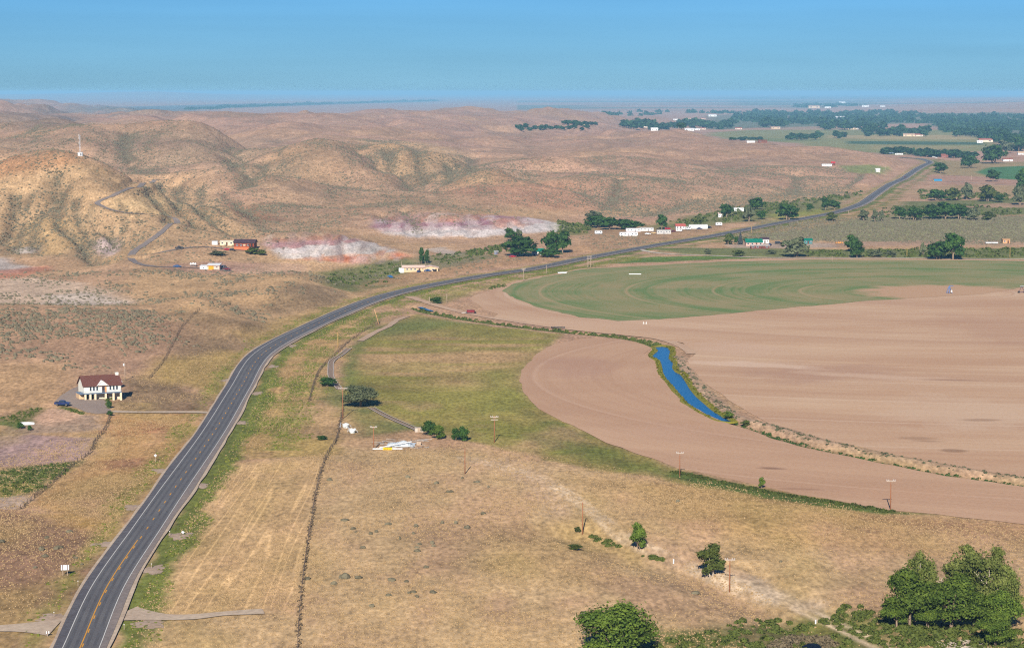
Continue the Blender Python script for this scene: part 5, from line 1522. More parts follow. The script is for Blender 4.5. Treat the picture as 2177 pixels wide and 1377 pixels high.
pole('thin pole at the left end of the ranch house', 854, 574, 556, arm=False, mat=GREYWOOD)
pole('thin pale pole on the verge by the farm drive', 1769, 620 - 62, 544, arm=False, mat=GREYWOOD)
pole('thin pole before the meadow near the right edge', 2147, 549, 527, arm=False, mat=M('straw_pole', (196, 160, 96)))
pole('thin pole in scrub left of the paired valley trees', 1928, 545, 527, arm=False, mat=M('straw_pole', (196, 160, 96)))
pole('thin pole by highway below the camper', 1556, 475, 462, arm=False, mat=GREYWOOD)
pole('thin pole on the straight of the far highway', 1598, 497, 481, arm=False, mat=M('straw_pole', (196, 160, 96)))
pole('thin pole on the slope beside the tiny white shed', 1882, 364, 351, arm=False, mat=GREYWOOD)
pole('thin pole beside the far dirt lane', 2065, 386, 373, arm=False, mat=GREYWOOD)
pole('thin pole near highway before the sage flat', 1804, 458, 447, arm=False, mat=GREYWOOD)
# H-frame pole pair beside the highway
p = gp(1253, 568); h = 25 * mpp(p)
t = thing('h_frame_pole', 'pale H-frame power pole pair beside the highway', 'pole', (p.x, p.y, p.z), 0)
for s in (-.9, .9):
    MB().tube([(s, 0, -.5), (s, 0, h)], [.22, .17], 8).build('post', GREYWOOD, t)
for z in (.93, .74):
    box('crossarm', ARM, t, -1.7, 1.7, -.4, -.24, h * z - .12, h * z + .12)
# mast on the hill
p = gp(170, 330); h = 43 * mpp(p)
t = thing('radio_mast', 'thin lattice radio mast standing on the left hill top', 'mast', (p.x, p.y, p.z), 0)
STEEL = M('galvanised_steel', (196, 200, 208), rough=.5, metal=.3)
mb = MB()
for a in range(3):
    an = a * 2 * math.pi / 3
    mb.tube([(math.cos(an) * .5, math.sin(an) * .5, -.5), (math.cos(an) * .34, math.sin(an) * .34, h)], .055, 5)
mb.build('leg', STEEL, t)
mb = MB()
for k in range(int(h / 1.2)):
    z = k * 1.2
    for a in range(3):
        a0, a1 = a * 2 * math.pi / 3, (a + 1) * 2 * math.pi / 3
        mb.tube([(math.cos(a0) * .48, math.sin(a0) * .48, z), (math.cos(a1) * .48, math.sin(a1) * .48, z + 1.2)], .035, 4)
mb.build('lattice', STEEL, t)
for zz in (.55, .8, .93):
    box('antenna', PANEL, t, -.55, -.35, -.6, -.45, h * zz, h * zz + 1.6)
t2 = thing('equipment_shed', 'tiny pale equipment shed at the foot of the mast', 'shed', tuple(gp(171, 331)), 0)
walls('wall', M('shed_pale', (206, 208, 212)), t2, 3.4, 2.6, 2.2)
MB().prism([(-1.5, 2.2), (1.5, 2.35), (1.5, 2.5), (-1.5, 2.34)], -1.9, 1.9, 'x').build('roof', PANEL, t2)
door(t2, .6, -1.3, .8, 1.8, DARK)

SIGNBACK = M('sign_back', (214, 220, 226), rough=.4, var=.05)
def sign(name, label, px, yb, w, h, z, rz, mat, posts=2, cat='sign', diamond=False):
    p = gp(px, yb)
    t = thing(name, label, cat, (p.x, p.y, p.z), rz)
    xs_ = (-w * .28, w * .28) if posts == 2 else (0,)
    for x in xs_:
        box('post', GREYWOOD, t, x - .06, x + .06, .03, .15, -.5, z + h * .5)
    if diamond:
        MB().prism([(0, z - h / 2), (w / 2, z), (0, z + h / 2), (-w / 2, z)], -.03, .03, 'y').build('board', mat, t)
    else:
        box('board', mat, t, -w / 2, w / 2, -.03, .03, z - h / 2, z + h / 2)
        for x in xs_:
            box('brace', M('brace_brown', (112, 84, 70)), t, x - .1, x + .1, -.07, -.03, z - h / 2, z + h / 2)
    return t
sign('highway_sign', 'white sign board on two posts left of the highway', 138.5, 1223, 1.8, 1.2, 1.9, R(10), SIGNBACK)
sign('small_road_sign', 'small white roadside sign on one post left of the highway', 330.5, 981, .9, .9, 1.9, R(0), SIGNBACK, 1, diamond=True)
sign('tilted_sign', 'tilted white sign at the pale gravel apron right of the highway', 389, 1137, 1.1, .75, .75, R(-30), SIGNBACK, 1, diamond=True)
sign('driveway_marker', 'small white marker box by the lower left side drive', 101.5, 1352, .65, .5, .85, R(20), PANEL, 1, cat='marker')
for px, yb, lb in ((166, 1245, 'thin reflector post above the left gravel fan'), (115, 1312, 'thin reflector post at the left side drive corner'), (322, 1208, 'thin reflector post by the rounded gravel apron'), (264, 1338, 'thin reflector post below the farm drive mouth'), (361, 1138, 'thin reflector post near the tilted sign')):
    p = gp(px, yb)
    t = thing('reflector_post', lb, 'post', tuple(p), 0, 'reflector posts')
    box('post', GREYWOOD, t, -.05, .05, -.05, .05, -.3, 1.25)
    box('reflector', PANEL, t, -.07, .07, -.08, -.05, 1.05, 1.25)
for px, yb, ht, lb in ((1432, 1197, 9, 'short white pipe post in the wash'), (1734, 1325, 8, 'short white pipe post beside the sandy track bushes')):
    p = gp(px, yb)
    t = thing('pipe_post', lb, 'post', tuple(p), 0)
    MB().tube([(0, 0, -.3), (0, 0, ht * mpp(p))], .16, 8).build('pipe', PANEL, t)
    MB().tube([(0, 0, ht * mpp(p)), (0, 0, ht * mpp(p) + .05)], .19, 8).build('cap', PANEL, t)

POST_ME = MB().box(-.07, .07, -.07, .07, -.4, 1.3).build('tmp', M('fence_post', (92, 76, 64), var=.25))
post_mesh = POST_ME.data; bpy.data.objects.remove(POST_ME)
def fence(label, px, spacing=4.5):
    pts = catmull([gp(*q) for q in px], 1.0)
    cd = np.concatenate([[0], np.cumsum(np.linalg.norm(np.diff(pts, axis=0), axis=1))])
    n = int(cd[-1] / spacing)
    ox, oy = pts[0]
    oz = float(grid_h(ox, oy))
    t = thing('wire_fence', label, 'fence', (ox, oy, oz), 0)
    top = []
    for k in range(n + 1):
        x, y = np.interp(k * spacing, cd, pts[:, 0]), np.interp(k * spacing, cd, pts[:, 1])
        z = float(grid_h(x, y)) - oz
        o = bpy.data.objects.new('post', post_mesh); COL.objects.link(o); o.parent = t
        o.location = (x - ox, y - oy, z)
        o.rotation_euler = (random.uniform(-.07, .07), random.uniform(-.07, .07), random.random())
        top.append(Vector((x - ox, y - oy, z)))
    mb = MB()
    for hh in (.45, .85, 1.2):
        for a, b_ in zip(top[:-1], top[1:]):
            mb.tube([a + Vector((0, 0, hh)), b_ + Vector((0, 0, hh))], .018, 3)
    mb.build('wire', M('fence_wire', (120, 112, 106)), t)
    return pts
FENCES = []
FENCES.append(fence('long weedy wire fence running up through the dry grass', [(632, 1400), (637, 1300), (648, 1200), (662, 1110), (678, 1020), (697, 965), (715, 935), (722, 905), (730, 870)]))
FENCES.append(fence('wire fence curving along the dry pasture edge inside the bend', [(657, 853), (668, 815), (682, 785), (712, 755), (745, 725), (790, 695), (808, 688)]))
FENCES.append(fence('wire fence dropping from the house drive past the grey pad', [(236, 880), (222, 915), (205, 935), (190, 965), (160, 985), (130, 1010), (90, 1045), (40, 1085)]))
FENCES.append(fence('wire fence climbing the brushy slope behind the white house', [(318, 805), (350, 765), (372, 722), (392, 690), (425, 658)]))

# ---------------------------------------------------------------- farm things
# scrap heap
p = gp(850, 946)
SHEETM = M('white_sheet_metal', (222, 230, 236), rough=.4, var=.08, scale=.8)
t = thing('collapsed_roof', 'heap of collapsed white sheet-metal roofing on dry ground', 'scrap heap', tuple(p), R(4))
rs = random.Random(4)
nx, ny = 26, 10
vv, ff = [], []
for j in range(ny):
    for i in range(nx):
        u, v = i / (nx - 1), j / (ny - 1)
        z = 1.5 * math.sin(math.pi * v) ** .7 * (math.sin(math.pi * min(1, u * 1.1)) ** .8) * (.75 + .25 * math.sin(u * 9 + v * 3)) + .06 * (i % 2) + rs.uniform(-.05, .09)
        vv.append(((u - .5) * 8.8 + rs.uniform(-.1, .1) + v * .8, (v - .5) * 8 + rs.uniform(-.3, .3), max(z, .1)))
for j in range(ny - 1):
    for i in range(nx - 1):
        a = j * nx + i
        ff.append((a, a + 1, a + nx + 1, a + nx))
m = bpy.data.meshes.new('roof_sheet'); m.from_pydata(vv, [], ff); link('roof_sheet', m, SHEETM, t)
BOARD = M('grey_board', (188, 180, 172), var=.2)
for k in range(46):
    x, y = rs.uniform(-7.5, 9.5), rs.uniform(-7, 12)
    L = rs.uniform(1.2, 3.6); a = rs.uniform(-.4, .4) + (rs.random() < .25) * 1.2
    o = MB().box(-L / 2, L / 2, -.11, .11, 0, .07).build('board', BOARD, t)
    gz = float(grid_h(p.x + x, p.y + y)) - p.z
    o.location = (x, y, gz + rs.uniform(.05, .28)); o.rotation_euler = (rs.uniform(-.1, .1), rs.uniform(-.1, .1), a)
o = MB().tube([(-6.4, -6.5, .35), (3.6, -1.5, 1.3)], .15, 8).build('long_pipe', PANEL, t)
o = box('junk_box', GREYWOOD, t, 5.2, 6.6, -.5, .9, 0, 1.2)
p = gp(824, 956)
t = thing('boom_pipe', 'long white pipe with yellow middle box lying below the scrap heap', 'pipe', tuple(p), R(1))
MB().tube([(-4.6, 0, .35), (-1.4, 0, .35)], .2, 9).build('pipe', PANEL, t)
MB().tube([(1.4, 0, .35), (4.6, 0, .35)], .2, 9).build('pipe', PANEL, t)
yb_ = box('gear_box', M('yellow_box', (226, 186, 40), var=.2), t, -1.4, 1.4, -.4, .4, .05, .8)
for k in (-.8, 0, .8):
    box('hatch', M('yellow_dark', (190, 146, 30)), yb_, k - .25, k + .25, -.44, -.4, .2, .6)
for px, py, lb, a in ((735, 909, 'crumpled white metal tub beside the fence, upper of two', .3), (749, 920, 'crumpled white metal tub near the fence, lower of two', -.5)):
    p = gp(px, py)
    t = thing('metal_tub', lb, 'scrap', tuple(p), a)
    vv = []
    rs = random.Random(px)
    for z, r_ in ((.0, .7), (.6, 1.0), (1.25, 1.15), (1.2, 1.0), (.2, .65)):
        for k in range(10):
            an = k * .628
            vv.append((math.cos(an) * r_ * rs.uniform(.8, 1.15), math.sin(an) * r_ * rs.uniform(.8, 1.15), z * rs.uniform(.8, 1.2)))
    ff = [(i * 10 + k, i * 10 + (k + 1) % 10, (i + 1) * 10 + (k + 1) % 10, (i + 1) * 10 + k) for i in range(4) for k in range(10)] + [tuple(range(40, 50))]
    m = bpy.data.meshes.new('tub'); m.from_pydata(vv, [], ff); link('tub', m, SHEETM, t)
    for s in (-1, 1):
        MB().tube([(s * .9, 0, 1.1), (s * 1.6, .4, 1.3 - s * .5), (s * 1.9, .2, .2)], .09, 6).build('strut', STEEL, t)
# overturned white boat by the yard
p = gp(57, 902)
t = thing('upturned_boat', 'white upturned boat hull lying below the house yard', 'boat', tuple(p), R(8))
vv, ff = [], []
for i in range(9):
    u = i / 8; hw = .95 * math.sin(math.pi * min(1, .25 + u * .72)) ** .8
    for k in range(7):
        a = math.pi * k / 6
        vv.append(((u - .5) * 5.0, -math.cos(a) * hw, math.sin(a) * .85 * (.75 + .25 * math.sin(math.pi * u))))
ff = [(i * 7 + k, i * 7 + k + 1, (i + 1) * 7 + k + 1, (i + 1) * 7 + k) for i in range(8) for k in range(6)]
m = bpy.data.meshes.new('hull'); m.from_pydata(vv, [], ff); link('hull', m, PANEL, t)
MB().box(-2.2, 2.2, -.06, .06, .84, .95).build('keel', M('keel_grey', (150, 150, 152)), t)
# concrete irrigation ditch, two runs
CONC = M('concrete', (196, 182, 168), var=.12, scale=1.0)
def flume(label, px, w=.9):
    pts = catmull([gp(*q) for q in px], 1.5)
    z = smooth1(grid_h(pts[:, 0], pts[:, 1]), 4)
    t = ribbon('concrete_ditch', pts, z, -w - .35, -w, .38, CONC)
    tag(t, label, 'ditch')
    ribbon('ditch_floor', pts, z, -w, w, .12, M('ditch_silt', (150, 128, 110)), t)
    ribbon('ditch_wall', pts, z, w, w + .35, .38, CONC, t)
    return pts
flume('concrete irrigation ditch bending past the pasture bush to the big tree', [(742, 741), (725, 755), (706, 768), (703, 785), (704, 802), (712, 815), (722, 828)])
flume('straight concrete irrigation ditch from the big tree to the scrap heap', [(788, 867), (815, 882), (845, 896), (870, 907), (893, 917)])
p = gp(890, 917)
t = thing('headgate', 'square concrete headgate at the lower end of the ditch', 'headgate', tuple(p), R(10))
box('box', CONC, t, -1.3, 1.3, -1.2, 1.2, -.3, 1.3)
box('gate', GREYWOOD, t, -.5, .5, -1.3, -1.2, .1, 1.5)
# centre pivot
p = gp(2018, 624)
t = thing('pivot_centre', 'blue-grey pivot tower at the centre of the ringed field', 'irrigation pivot', tuple(p), 0)
BLUE = M('pivot_blue', (96, 120, 168), rough=.5)
for sx in (-1, 1):
    for sy in (-1, 1):
        MB().tube([(sx * 1.5, sy * 1.5, 0), (sx * .3, sy * .3, 3.8)], .12, 6).build('leg', BLUE, t)
MB().tube([(0, 0, 0), (0, 0, 4.4)], .25, 9).build('riser', BLUE, t)
MB().tube([(0, 0, 4.2), (2.2, .4, 4.2)], .16, 8).build('elbow', BLUE, t)
box('control_box', PANEL, t, .6, 1.3, -1.7, -1.3, .8, 2.0)
MB().box(-2.2, 2.2, -2.2, 2.2, -.2, .15).build('pad', CONC, t)
p = gp(2172, 623)
t = thing('pivot_tower', 'dark wheeled pivot tower at the right edge of the field', 'irrigation pivot', tuple(p), 0)
for s in (-1, 1):
    MB().tube([(s * 1.6, 0, .5), (0, 0, 3.8)], .12, 6).build('leg', M('pivot_dark', (84, 66, 96)), t)
    MB().tube([(s * 1.6, -.2, .6), (s * 1.6, .2, .6)], .6, 14).build('wheel', TYRE, t)
MB().tube([(-1.0, 0, 3.8), (40, 3, 4.0)], .12, 7).build('span_pipe', STEEL, t)
box('axle', MATS['pivot_dark'], t, -1.6, 1.6, -.12, .12, .5, .7)
p = gp(1350, 584)
t = thing('field_pipe', 'short white pipe length lying across the green field', 'pipe', tuple(p), R(-1))
MB().tube([(-3.6, 0, .4), (3.6, 0, .4)], .28, 8).build('pipe', PANEL, t)
for x in (-3.6, 0, 3.6):
    MB().tube([(x - .06, 0, .4), (x + .06, 0, .4)], .34, 8).build('flange', STEEL, t)
p = gp(1371, 689)
t = thing('pipe_riser', 'pair of short white risers on the bare field', 'riser', tuple(p), 0)
for s in (-.7, .7):
    MB().tube([(s, 0, -.2), (s, 0, 1.1)], .16, 8).build('riser', PANEL, t)
box('bar', PANEL, t, -.55, .55, -.06, .06, .3, .42)
p = gp(1195, 581)
t = thing('white_skiff', 'low white boat-like shell at the field edge below the highway', 'boat', tuple(p), R(12))
MB().prism([(-2.6, .1), (2.2, .1), (3.2, .8), (-2.9, .7)], -.9, .9, 'y').build('hull', PANEL, t)
box('deck', M('deck_grey', (190, 192, 196)), t, -1.2, 1.0, -.6, .6, .7, .85)
# red implement and dark harrow
p = gp(1001, 667)
t = thing('seed_drill', 'dark red seed drill standing beside the dusty canal track', 'farm implement', tuple(p), R(-8))
RED = M('implement_red', (132, 36, 52), rough=.5)
MB().prism([(-.6, .9), (.6, .9), (.9, 1.9), (-.9, 1.9)], -1.9, 1.9, 'x').build('hopper', RED, t)
for k in range(8):
    x = -1.7 + k * .48
    MB().tube([(x, -.3, 1.0), (x, -.7, .1)], .06, 5).build('disc_arm', RED, t)
for s in (-1, 1):
    MB().tube([(s * 2.15, -.1, .6), (s * 2.15, .15, .6)], .6, 14).build('wheel', TYRE, t)
MB().tube([(-1.9, 0, .7), (-4.6, -.4, .5)], .1, 6).build('drawbar', PANEL, t)
p = gp(1186, 698)
t = thing('harrow', 'dark spiked harrow lying at the field edge by the track', 'farm implement', tuple(p), R(-3))
DK = M('implement_dark', (78, 74, 74))
for y in (-1.0, 0, 1.0):
    box('beam', DK, t, -3.3, 3.3, y - .1, y + .1, .5, .7)
for x in (-3.0, -1.5, 0, 1.5, 3.0):
    box('cross_beam', DK, t, x - .1, x + .1, -1.0, 1.0, .7, .82)
    for y in (-1, 0, 1):
        MB().tube([(x, y, .5), (x + .1, y, -.05)], .06, 5).build('tine', DK, t)
p = gp(1993, 385)
t = thing('tarp_stack', 'bright blue tarpaulin over a stack beside the far lane', 'tarpaulin', tuple(p), R(4))
BT = M('blue_tarp', (40, 132, 178), rough=.4)
MB().prism([(-3.2, -.2), (3.2, -.2), (3.0, 1.8), (1.5, 2.6), (-1.2, 2.5), (-3.0, 1.7)], -5.0, 5.0, 'x').build('cover', BT, t)
box('bale', M('straw_bale', (196, 166, 96)), t, -5.6, -5.0, -2.4, 2.4, -.1, 1.6)
# ---------------------------------------------------------------- trees
def leaf_cloud(lobes, n, size, seed, fill=.35, flat=.5):
    if n > 1500:
        n, size = int(n * 2.1), size * .88
    else:
        size = size * 1.25
    """many small leaf-clump faces spread through a set of ellipsoids; returns vertex and face arrays"""
    rg = np.random.default_rng(seed)
    lobes = np.array(lobes, float)
    vol = (lobes[:, 3] * lobes[:, 4] * lobes[:, 5]) ** (2 / 3)
    which = rg.choice(len(lobes), n, p=vol / vol.sum())
    L = lobes[which]
    d = rg.normal(size=(n, 3)); d /= np.linalg.norm(d, axis=1, keepdims=True)
    d[:, 2] = np.where(d[:, 2] < -.55, -d[:, 2] * .6, d[:, 2])
    r = 1 - fill * rg.random(n) ** 1.6 + .2 * rg.normal(size=n)
    c = L[:, :3] + d * L[:, 3:6] * r[:, None]
    nrm = d + rg.normal(size=(n, 3)) * flat
    nrm /= np.linalg.norm(nrm, axis=1, keepdims=True)
    a = np.cross(nrm, rg.normal(size=(n, 3))); a /= np.linalg.norm(a, axis=1, keepdims=True)
    b = np.cross(nrm, a)
    s = size * (.55 + .9 * rg.random(n))[:, None]
    q = np.stack([c - a * s, c - b * s * .75, c + a * s, c + b * s * .75], 1)
    q += rg.normal(size=q.shape) * size * .18
    return q.reshape(-1, 3), np.arange(4 * n).reshape(n, 4)

BARK = M('bark', (150, 128, 108), var=.25, scale=4)
DEADW = M('dead_wood', (206, 190, 172), var=.15, scale=3)
LEAF = {
 'cottonwood': leaf_mat('leaf_cottonwood', (60, 86, 24), (120, 140, 54)),
 'dark': leaf_mat('leaf_dark', (44, 78, 30), (78, 108, 42)),
 'light': leaf_mat('leaf_light', (86, 102, 40), (138, 144, 76)),
 'grey': leaf_mat('leaf_grey', (88, 98, 68), (122, 126, 92)),
 'far': leaf_mat('leaf_far', (38, 68, 36), (66, 94, 48)),
 'willow': leaf_mat('leaf_willow', (106, 114, 50), (76, 90, 40)),
 'conifer': leaf_mat('leaf_conifer', (66, 72, 74), (92, 94, 92)),
}
def lobes_round(seed, k, rx=.5, z0=.3, z1=.85, lob=.26):
    rg = random.Random(seed)
    out = [(0, 0, (z0 + z1) / 2, rx * .62, rx * .62, (z1 - z0) * .5)]
    for i in range(k):
        a = 2 * math.pi * (i + rg.random() * .8) / k * 1.618
        t_ = (i + .5) / k
        z = z0 + (z1 - z0) * t_ + rg.uniform(-.04, .04)
        rr = rx * (1 - lob * .9) * math.sin(math.pi * (.18 + .74 * t_)) * rg.uniform(.55, 1.0)
        s = lob * rg.uniform(.7, 1.25)
        out.append((math.cos(a) * rr, math.sin(a) * rr, z, s * .9, s * .9, s * .72))
    return out
def limbs(seed, lobes, r0=.035, stems=1, zfork=.25, dead=False, spread=.06):
    rg = random.Random(seed)
    mb = MB()
    for s in range(stems):
        a = 2 * math.pi * s / max(1, stems) + rg.random()
        bx, by = (math.cos(a) * spread, math.sin(a) * spread) if stems > 1 else (0, 0)
        mb.tube([(bx * .6, by * .6, -.05), (bx, by, zfork * .6), (bx * 1.3, by * 1.3, zfork * 1.2), (bx * 1.6, by * 1.6, .66)], [r0, r0 * .8, r0 * .6, r0 * .25], 7)
    for q in lobes[1:]:
        m_ = Vector((q[0] * .45, q[1] * .45, (q[2] + zfork) * .5))
        mb.tube([(0, 0, zfork * rg.uniform(.7, 1.2)), m_, (q[0], q[1], q[2])], [r0 * .5, r0 * .3, r0 * .1], 5)
    return mb
PROTO = {}
def proto(key, leaf, lobes, n, size, seed, stems=1, r0=.035, zfork=.25, bark=BARK, fill=.35):
    Vv, Ff = leaf_cloud(lobes, n, size, seed, fill)
    cm_ = raw_mesh('crown_' + key, Vv, Ff)
    cm_.materials.append(LEAF[leaf])
    o = limbs(seed, lobes, r0, stems, zfork).build('trunk_tmp', bark, None, True)
    tm = o.data
    bpy.data.objects.remove(o)
    PROTO[key] = (tm, cm_)
# near trees, many leaves
proto('big_bush', 'cottonwood', lobes_round(1, 26, .5, .14, .86, .17) + [(-.2, 0, .62, .3, .3, .34), (.25, 0, .5, .27, .27, .32)], 6500, .022, 1, 4, .022, .12)
proto('grove_dark', 'cottonwood', lobes_round(2, 26, .5, .2, .88, .17), 5200, .024, 2, 2, .03, .2)
proto('grove_mid', 'cottonwood', lobes_round(3, 24, .52, .3, .88, .16), 4200, .024, 3, 1, .04, .32)
proto('grove_light', 'light', lobes_round(4, 30, .52, .22, .93, .13), 3600, .024, 4, 1, .022, .3, DEADW, .7)
proto('grove_light_b', 'light', lobes_round(5, 32, .54, .2, .94, .13), 3600, .024, 5, 1, .022, .3, DEADW, .7)
proto('small_tree', 'cottonwood', lobes_round(6, 20, .46, .14, .9, .16), 2200, .036, 6, 3, .02, .15)
proto('small_pale', 'willow', lobes_round(7, 22, .46, .16, .9, .15), 2000, .036, 7, 2, .022, .2, DEADW, .5)
proto('round_tree', 'grey', lobes_round(8, 28, .56, .16, .86, .17), 4200, .028, 8, 2, .035, .22)
proto('shrub', 'dark', lobes_round(9, 10, .5, .2, .8, .26), 1300, .045, 9, 4, .02, .1)
# valley trees, fewer leaves
proto('valley_round', 'dark', lobes_round(11, 12, .5, .26, .84, .24), 800, .055, 11, 1, .04, .25)
proto('valley_wide', 'dark', lobes_round(12, 14, .54, .22, .84, .24), 900, .055, 12, 2, .035, .2)
proto('valley_tall', 'dark', lobes_round(13, 12, .42, .24, .9, .2), 700, .055, 13, 1, .03, .25)
proto('valley_grey', 'grey', lobes_round(14, 12, .5, .22, .84, .22), 800, .055, 14, 2, .035, .2)
proto('valley_willow', 'willow', lobes_round(15, 11, .5, .16, .8, .24), 600, .06, 15, 3, .02, .12)
proto('poplar', 'dark', [(0, 0, .55, .3, .3, .42), (0, .05, .3, .32, .32, .22), (.05, 0, .75, .26, .26, .22)], 420, .07, 16, 1, .03, .2)
proto('conifer', 'conifer', [(0, 0, .12 + .075 * k, .36 * (1 - k / 12.5), .36 * (1 - k / 12.5), .07) for k in range(12)], 900, .05, 17, 1, .03, .3)
proto('far_a', 'far', lobes_round(21, 7, .52, .22, .82, .28), 190, .11, 21, 1, .04, .2)
proto('far_b', 'far', lobes_round(22, 7, .54, .2, .82, .28), 190, .11, 22, 1, .04, .2)
proto('far_c', 'far', lobes_round(23, 6, .44, .2, .88, .25), 170, .11, 23, 1, .04, .2)
# a bare dead tree: limbs only
def dead_tree_mesh(seed):
    rg = random.Random(seed)
    mb = MB()
    def grow(p0, d, L, r, depth):
        p1 = p0 + d * L * .5 + Vector((rg.uniform(-.03, .03), rg.uniform(-.03, .03), 0))
        p2 = p0 + d * L
        mb.tube([p0, p1, p2], [r, r * .8, r * .55], 5)
        if depth:
            for k in range(3 if depth > 1 else 2):
                nd = (d + Vector((rg.uniform(-.75, .75), rg.uniform(-.75, .75), rg.uniform(-.05, .4)))).normalized()
                grow(p0.lerp(p2, rg.uniform(.55, 1)), nd, L * rg.uniform(.55, .8), r * .55, depth - 1)
    grow(Vector((0, 0, -.04)), Vector((.03, 0, 1)), .42, .03, 4)
    o = mb.build('tmp', DEADW)
    me_ = o.data
    bpy.data.objects.remove(o)
    return me_
DEAD = [dead_tree_mesh(31), dead_tree_mesh(32)]

def tree(label, px, yb, wpx, hpx, key, cat='tree', name='cottonwood_tree', group=None, rz=None):
    p = gp(px, yb)
    k = mpp(p)
    w, h = wpx * k * 1.12, hpx * k * 1.05
    t = thing(name, label, cat, (p.x, p.y, p.z), random.random() * 6.28 if rz is None else rz, group)
    tm, cm_ = PROTO[key]
    a = bpy.data.objects.new('trunk', tm); b_ = bpy.data.objects.new('crown', cm_)
    for o in (a, b_):
        COL.objects.link(o); o.parent = t; o.scale = (w, w, h)
    return t
def dead(label, px, yb, wpx, hpx, k_=0, group=None):
    p = gp(px, yb); k = mpp(p)
    o = link('bare_tree', DEAD[k_])
    o.location = p; o.scale = (wpx * k * 1.1, wpx * k * 1.1, hpx * k); o.rotation_euler[2] = px
    tag(o, label, 'dead tree', group)
# foreground
tree('large bright bush-like tree at the foot of the photo', 1311, 1402, 158, 122, 'big_bush', name='cottonwood_tree', rz=2.2)
tree('rounded dark green tree at left of the lower right grove', 1932, 1332, 108, 122, 'grove_dark')
tree('pale airy tree rising behind the left of the grove', 1958, 1300, 78, 122, 'grove_light')
tree('spreading green tree with visible trunk at the grove centre', 2022, 1340, 116, 108, 'grove_mid')
tree('tall pale tree at the back centre of the grove', 2048, 1292, 100, 124, 'grove_light_b')
tree('tallest pale-topped tree at the back right of the grove', 2106, 1304, 104, 136, 'grove_light')
tree('leafy green tree at right end of the grove', 2128, 1338, 84, 82, 'grove_dark')
tree('low green tree at the grove corner nearest the frame edge', 2116, 1374, 76, 66, 'grove_mid')
tree('dark undergrowth tree between the grove trunks, left', 1972, 1338, 60, 62, 'grove_dark')
tree('dark undergrowth tree between the grove trunks, right', 2074, 1334, 70, 74, 'grove_dark')
tree('broad green tree filling the grove behind its centre', 2030, 1306, 100, 84, 'grove_dark')
tree('low green tree at the left foot of the grove', 1906, 1338, 60, 66, 'grove_mid')
tree('leafy tree filling the right back of the grove', 2134, 1312, 72, 104, 'grove_light_b')
dead('bare whitish tree standing up in the middle of the grove', 2004, 1290, 60, 92, 0)
dead('bare whitish tree leaning over right of the grove middle', 2064, 1292, 56, 82, 1)
tree('small upright green tree beside the wash, left of two', 1357, 1169, 37, 57, 'small_tree')
tree('pale green small tree by the pole, right of two', 1512, 1226, 62, 70, 'small_pale')
tree('tiny sapling at the green edge of the tilled field', 1619, 1038, 15, 24, 'small_tree', name='sapling_tree')
tree('broad grey-green round tree beside the pasture fence and pole', 765, 864, 76, 48, 'round_tree', rz=1.0)
tree('low dark bush above the broad pasture tree', 696, 821, 34, 20, 'shrub', 'bush', 'pasture_bush')
tree('left bright bush of the pair beside the headgate', 912, 925, 30, 31, 'shrub', 'bush', 'pasture_bush')
tree('front bright bush of the pair beside the headgate', 932, 933, 31, 28, 'small_tree', 'bush', 'pasture_bush')
tree('left half of the twin bush right of the scrap heap', 969, 936, 19, 27, 'shrub', 'bush', 'pasture_bush')
tree('right half of the twin bush right of the scrap heap', 984, 938, 22, 32, 'shrub', 'bush', 'pasture_bush')
tree('flat dark bush left of the fence above the dry field', 685, 935, 20, 10, 'shrub', 'bush', 'pasture_bush')
tree('small dark bush at the canal fork beside the thin poles', 928, 645, 24, 14, 'shrub', 'bush', 'ditch_bush')
tree('yellow-green bush at the foot of the tall bare pole', 1228, 1131, 16, 12, 'small_pale', 'bush', 'wash_bush')
tree('yellow-green bush below the tall bare pole', 1222, 1168, 32, 12, 'small_pale', 'bush', 'wash_bush')
tree('yellow-green bush at the end of the open canal water', 1585, 906, 22, 13, 'small_pale', 'bush', 'canal_bush')
tree('green bush on the bank at the canal end', 1549, 892, 24, 18, 'small_tree', 'bush', 'canal_bush')
tree('tall thin dark bush under the white house corner', 232, 868, 10, 16, 'shrub', 'bush', 'yard_bush')
tree('dark bush at the junction of drive and fence', 233, 884, 13, 11, 'shrub', 'bush', 'yard_bush')
tree('dark bush by the upturned boat', 43, 911, 14, 14, 'shrub', 'bush', 'yard_bush')
tree('small dark bush right of the upturned boat', 63, 915, 9, 12, 'shrub', 'bush', 'yard_bush')
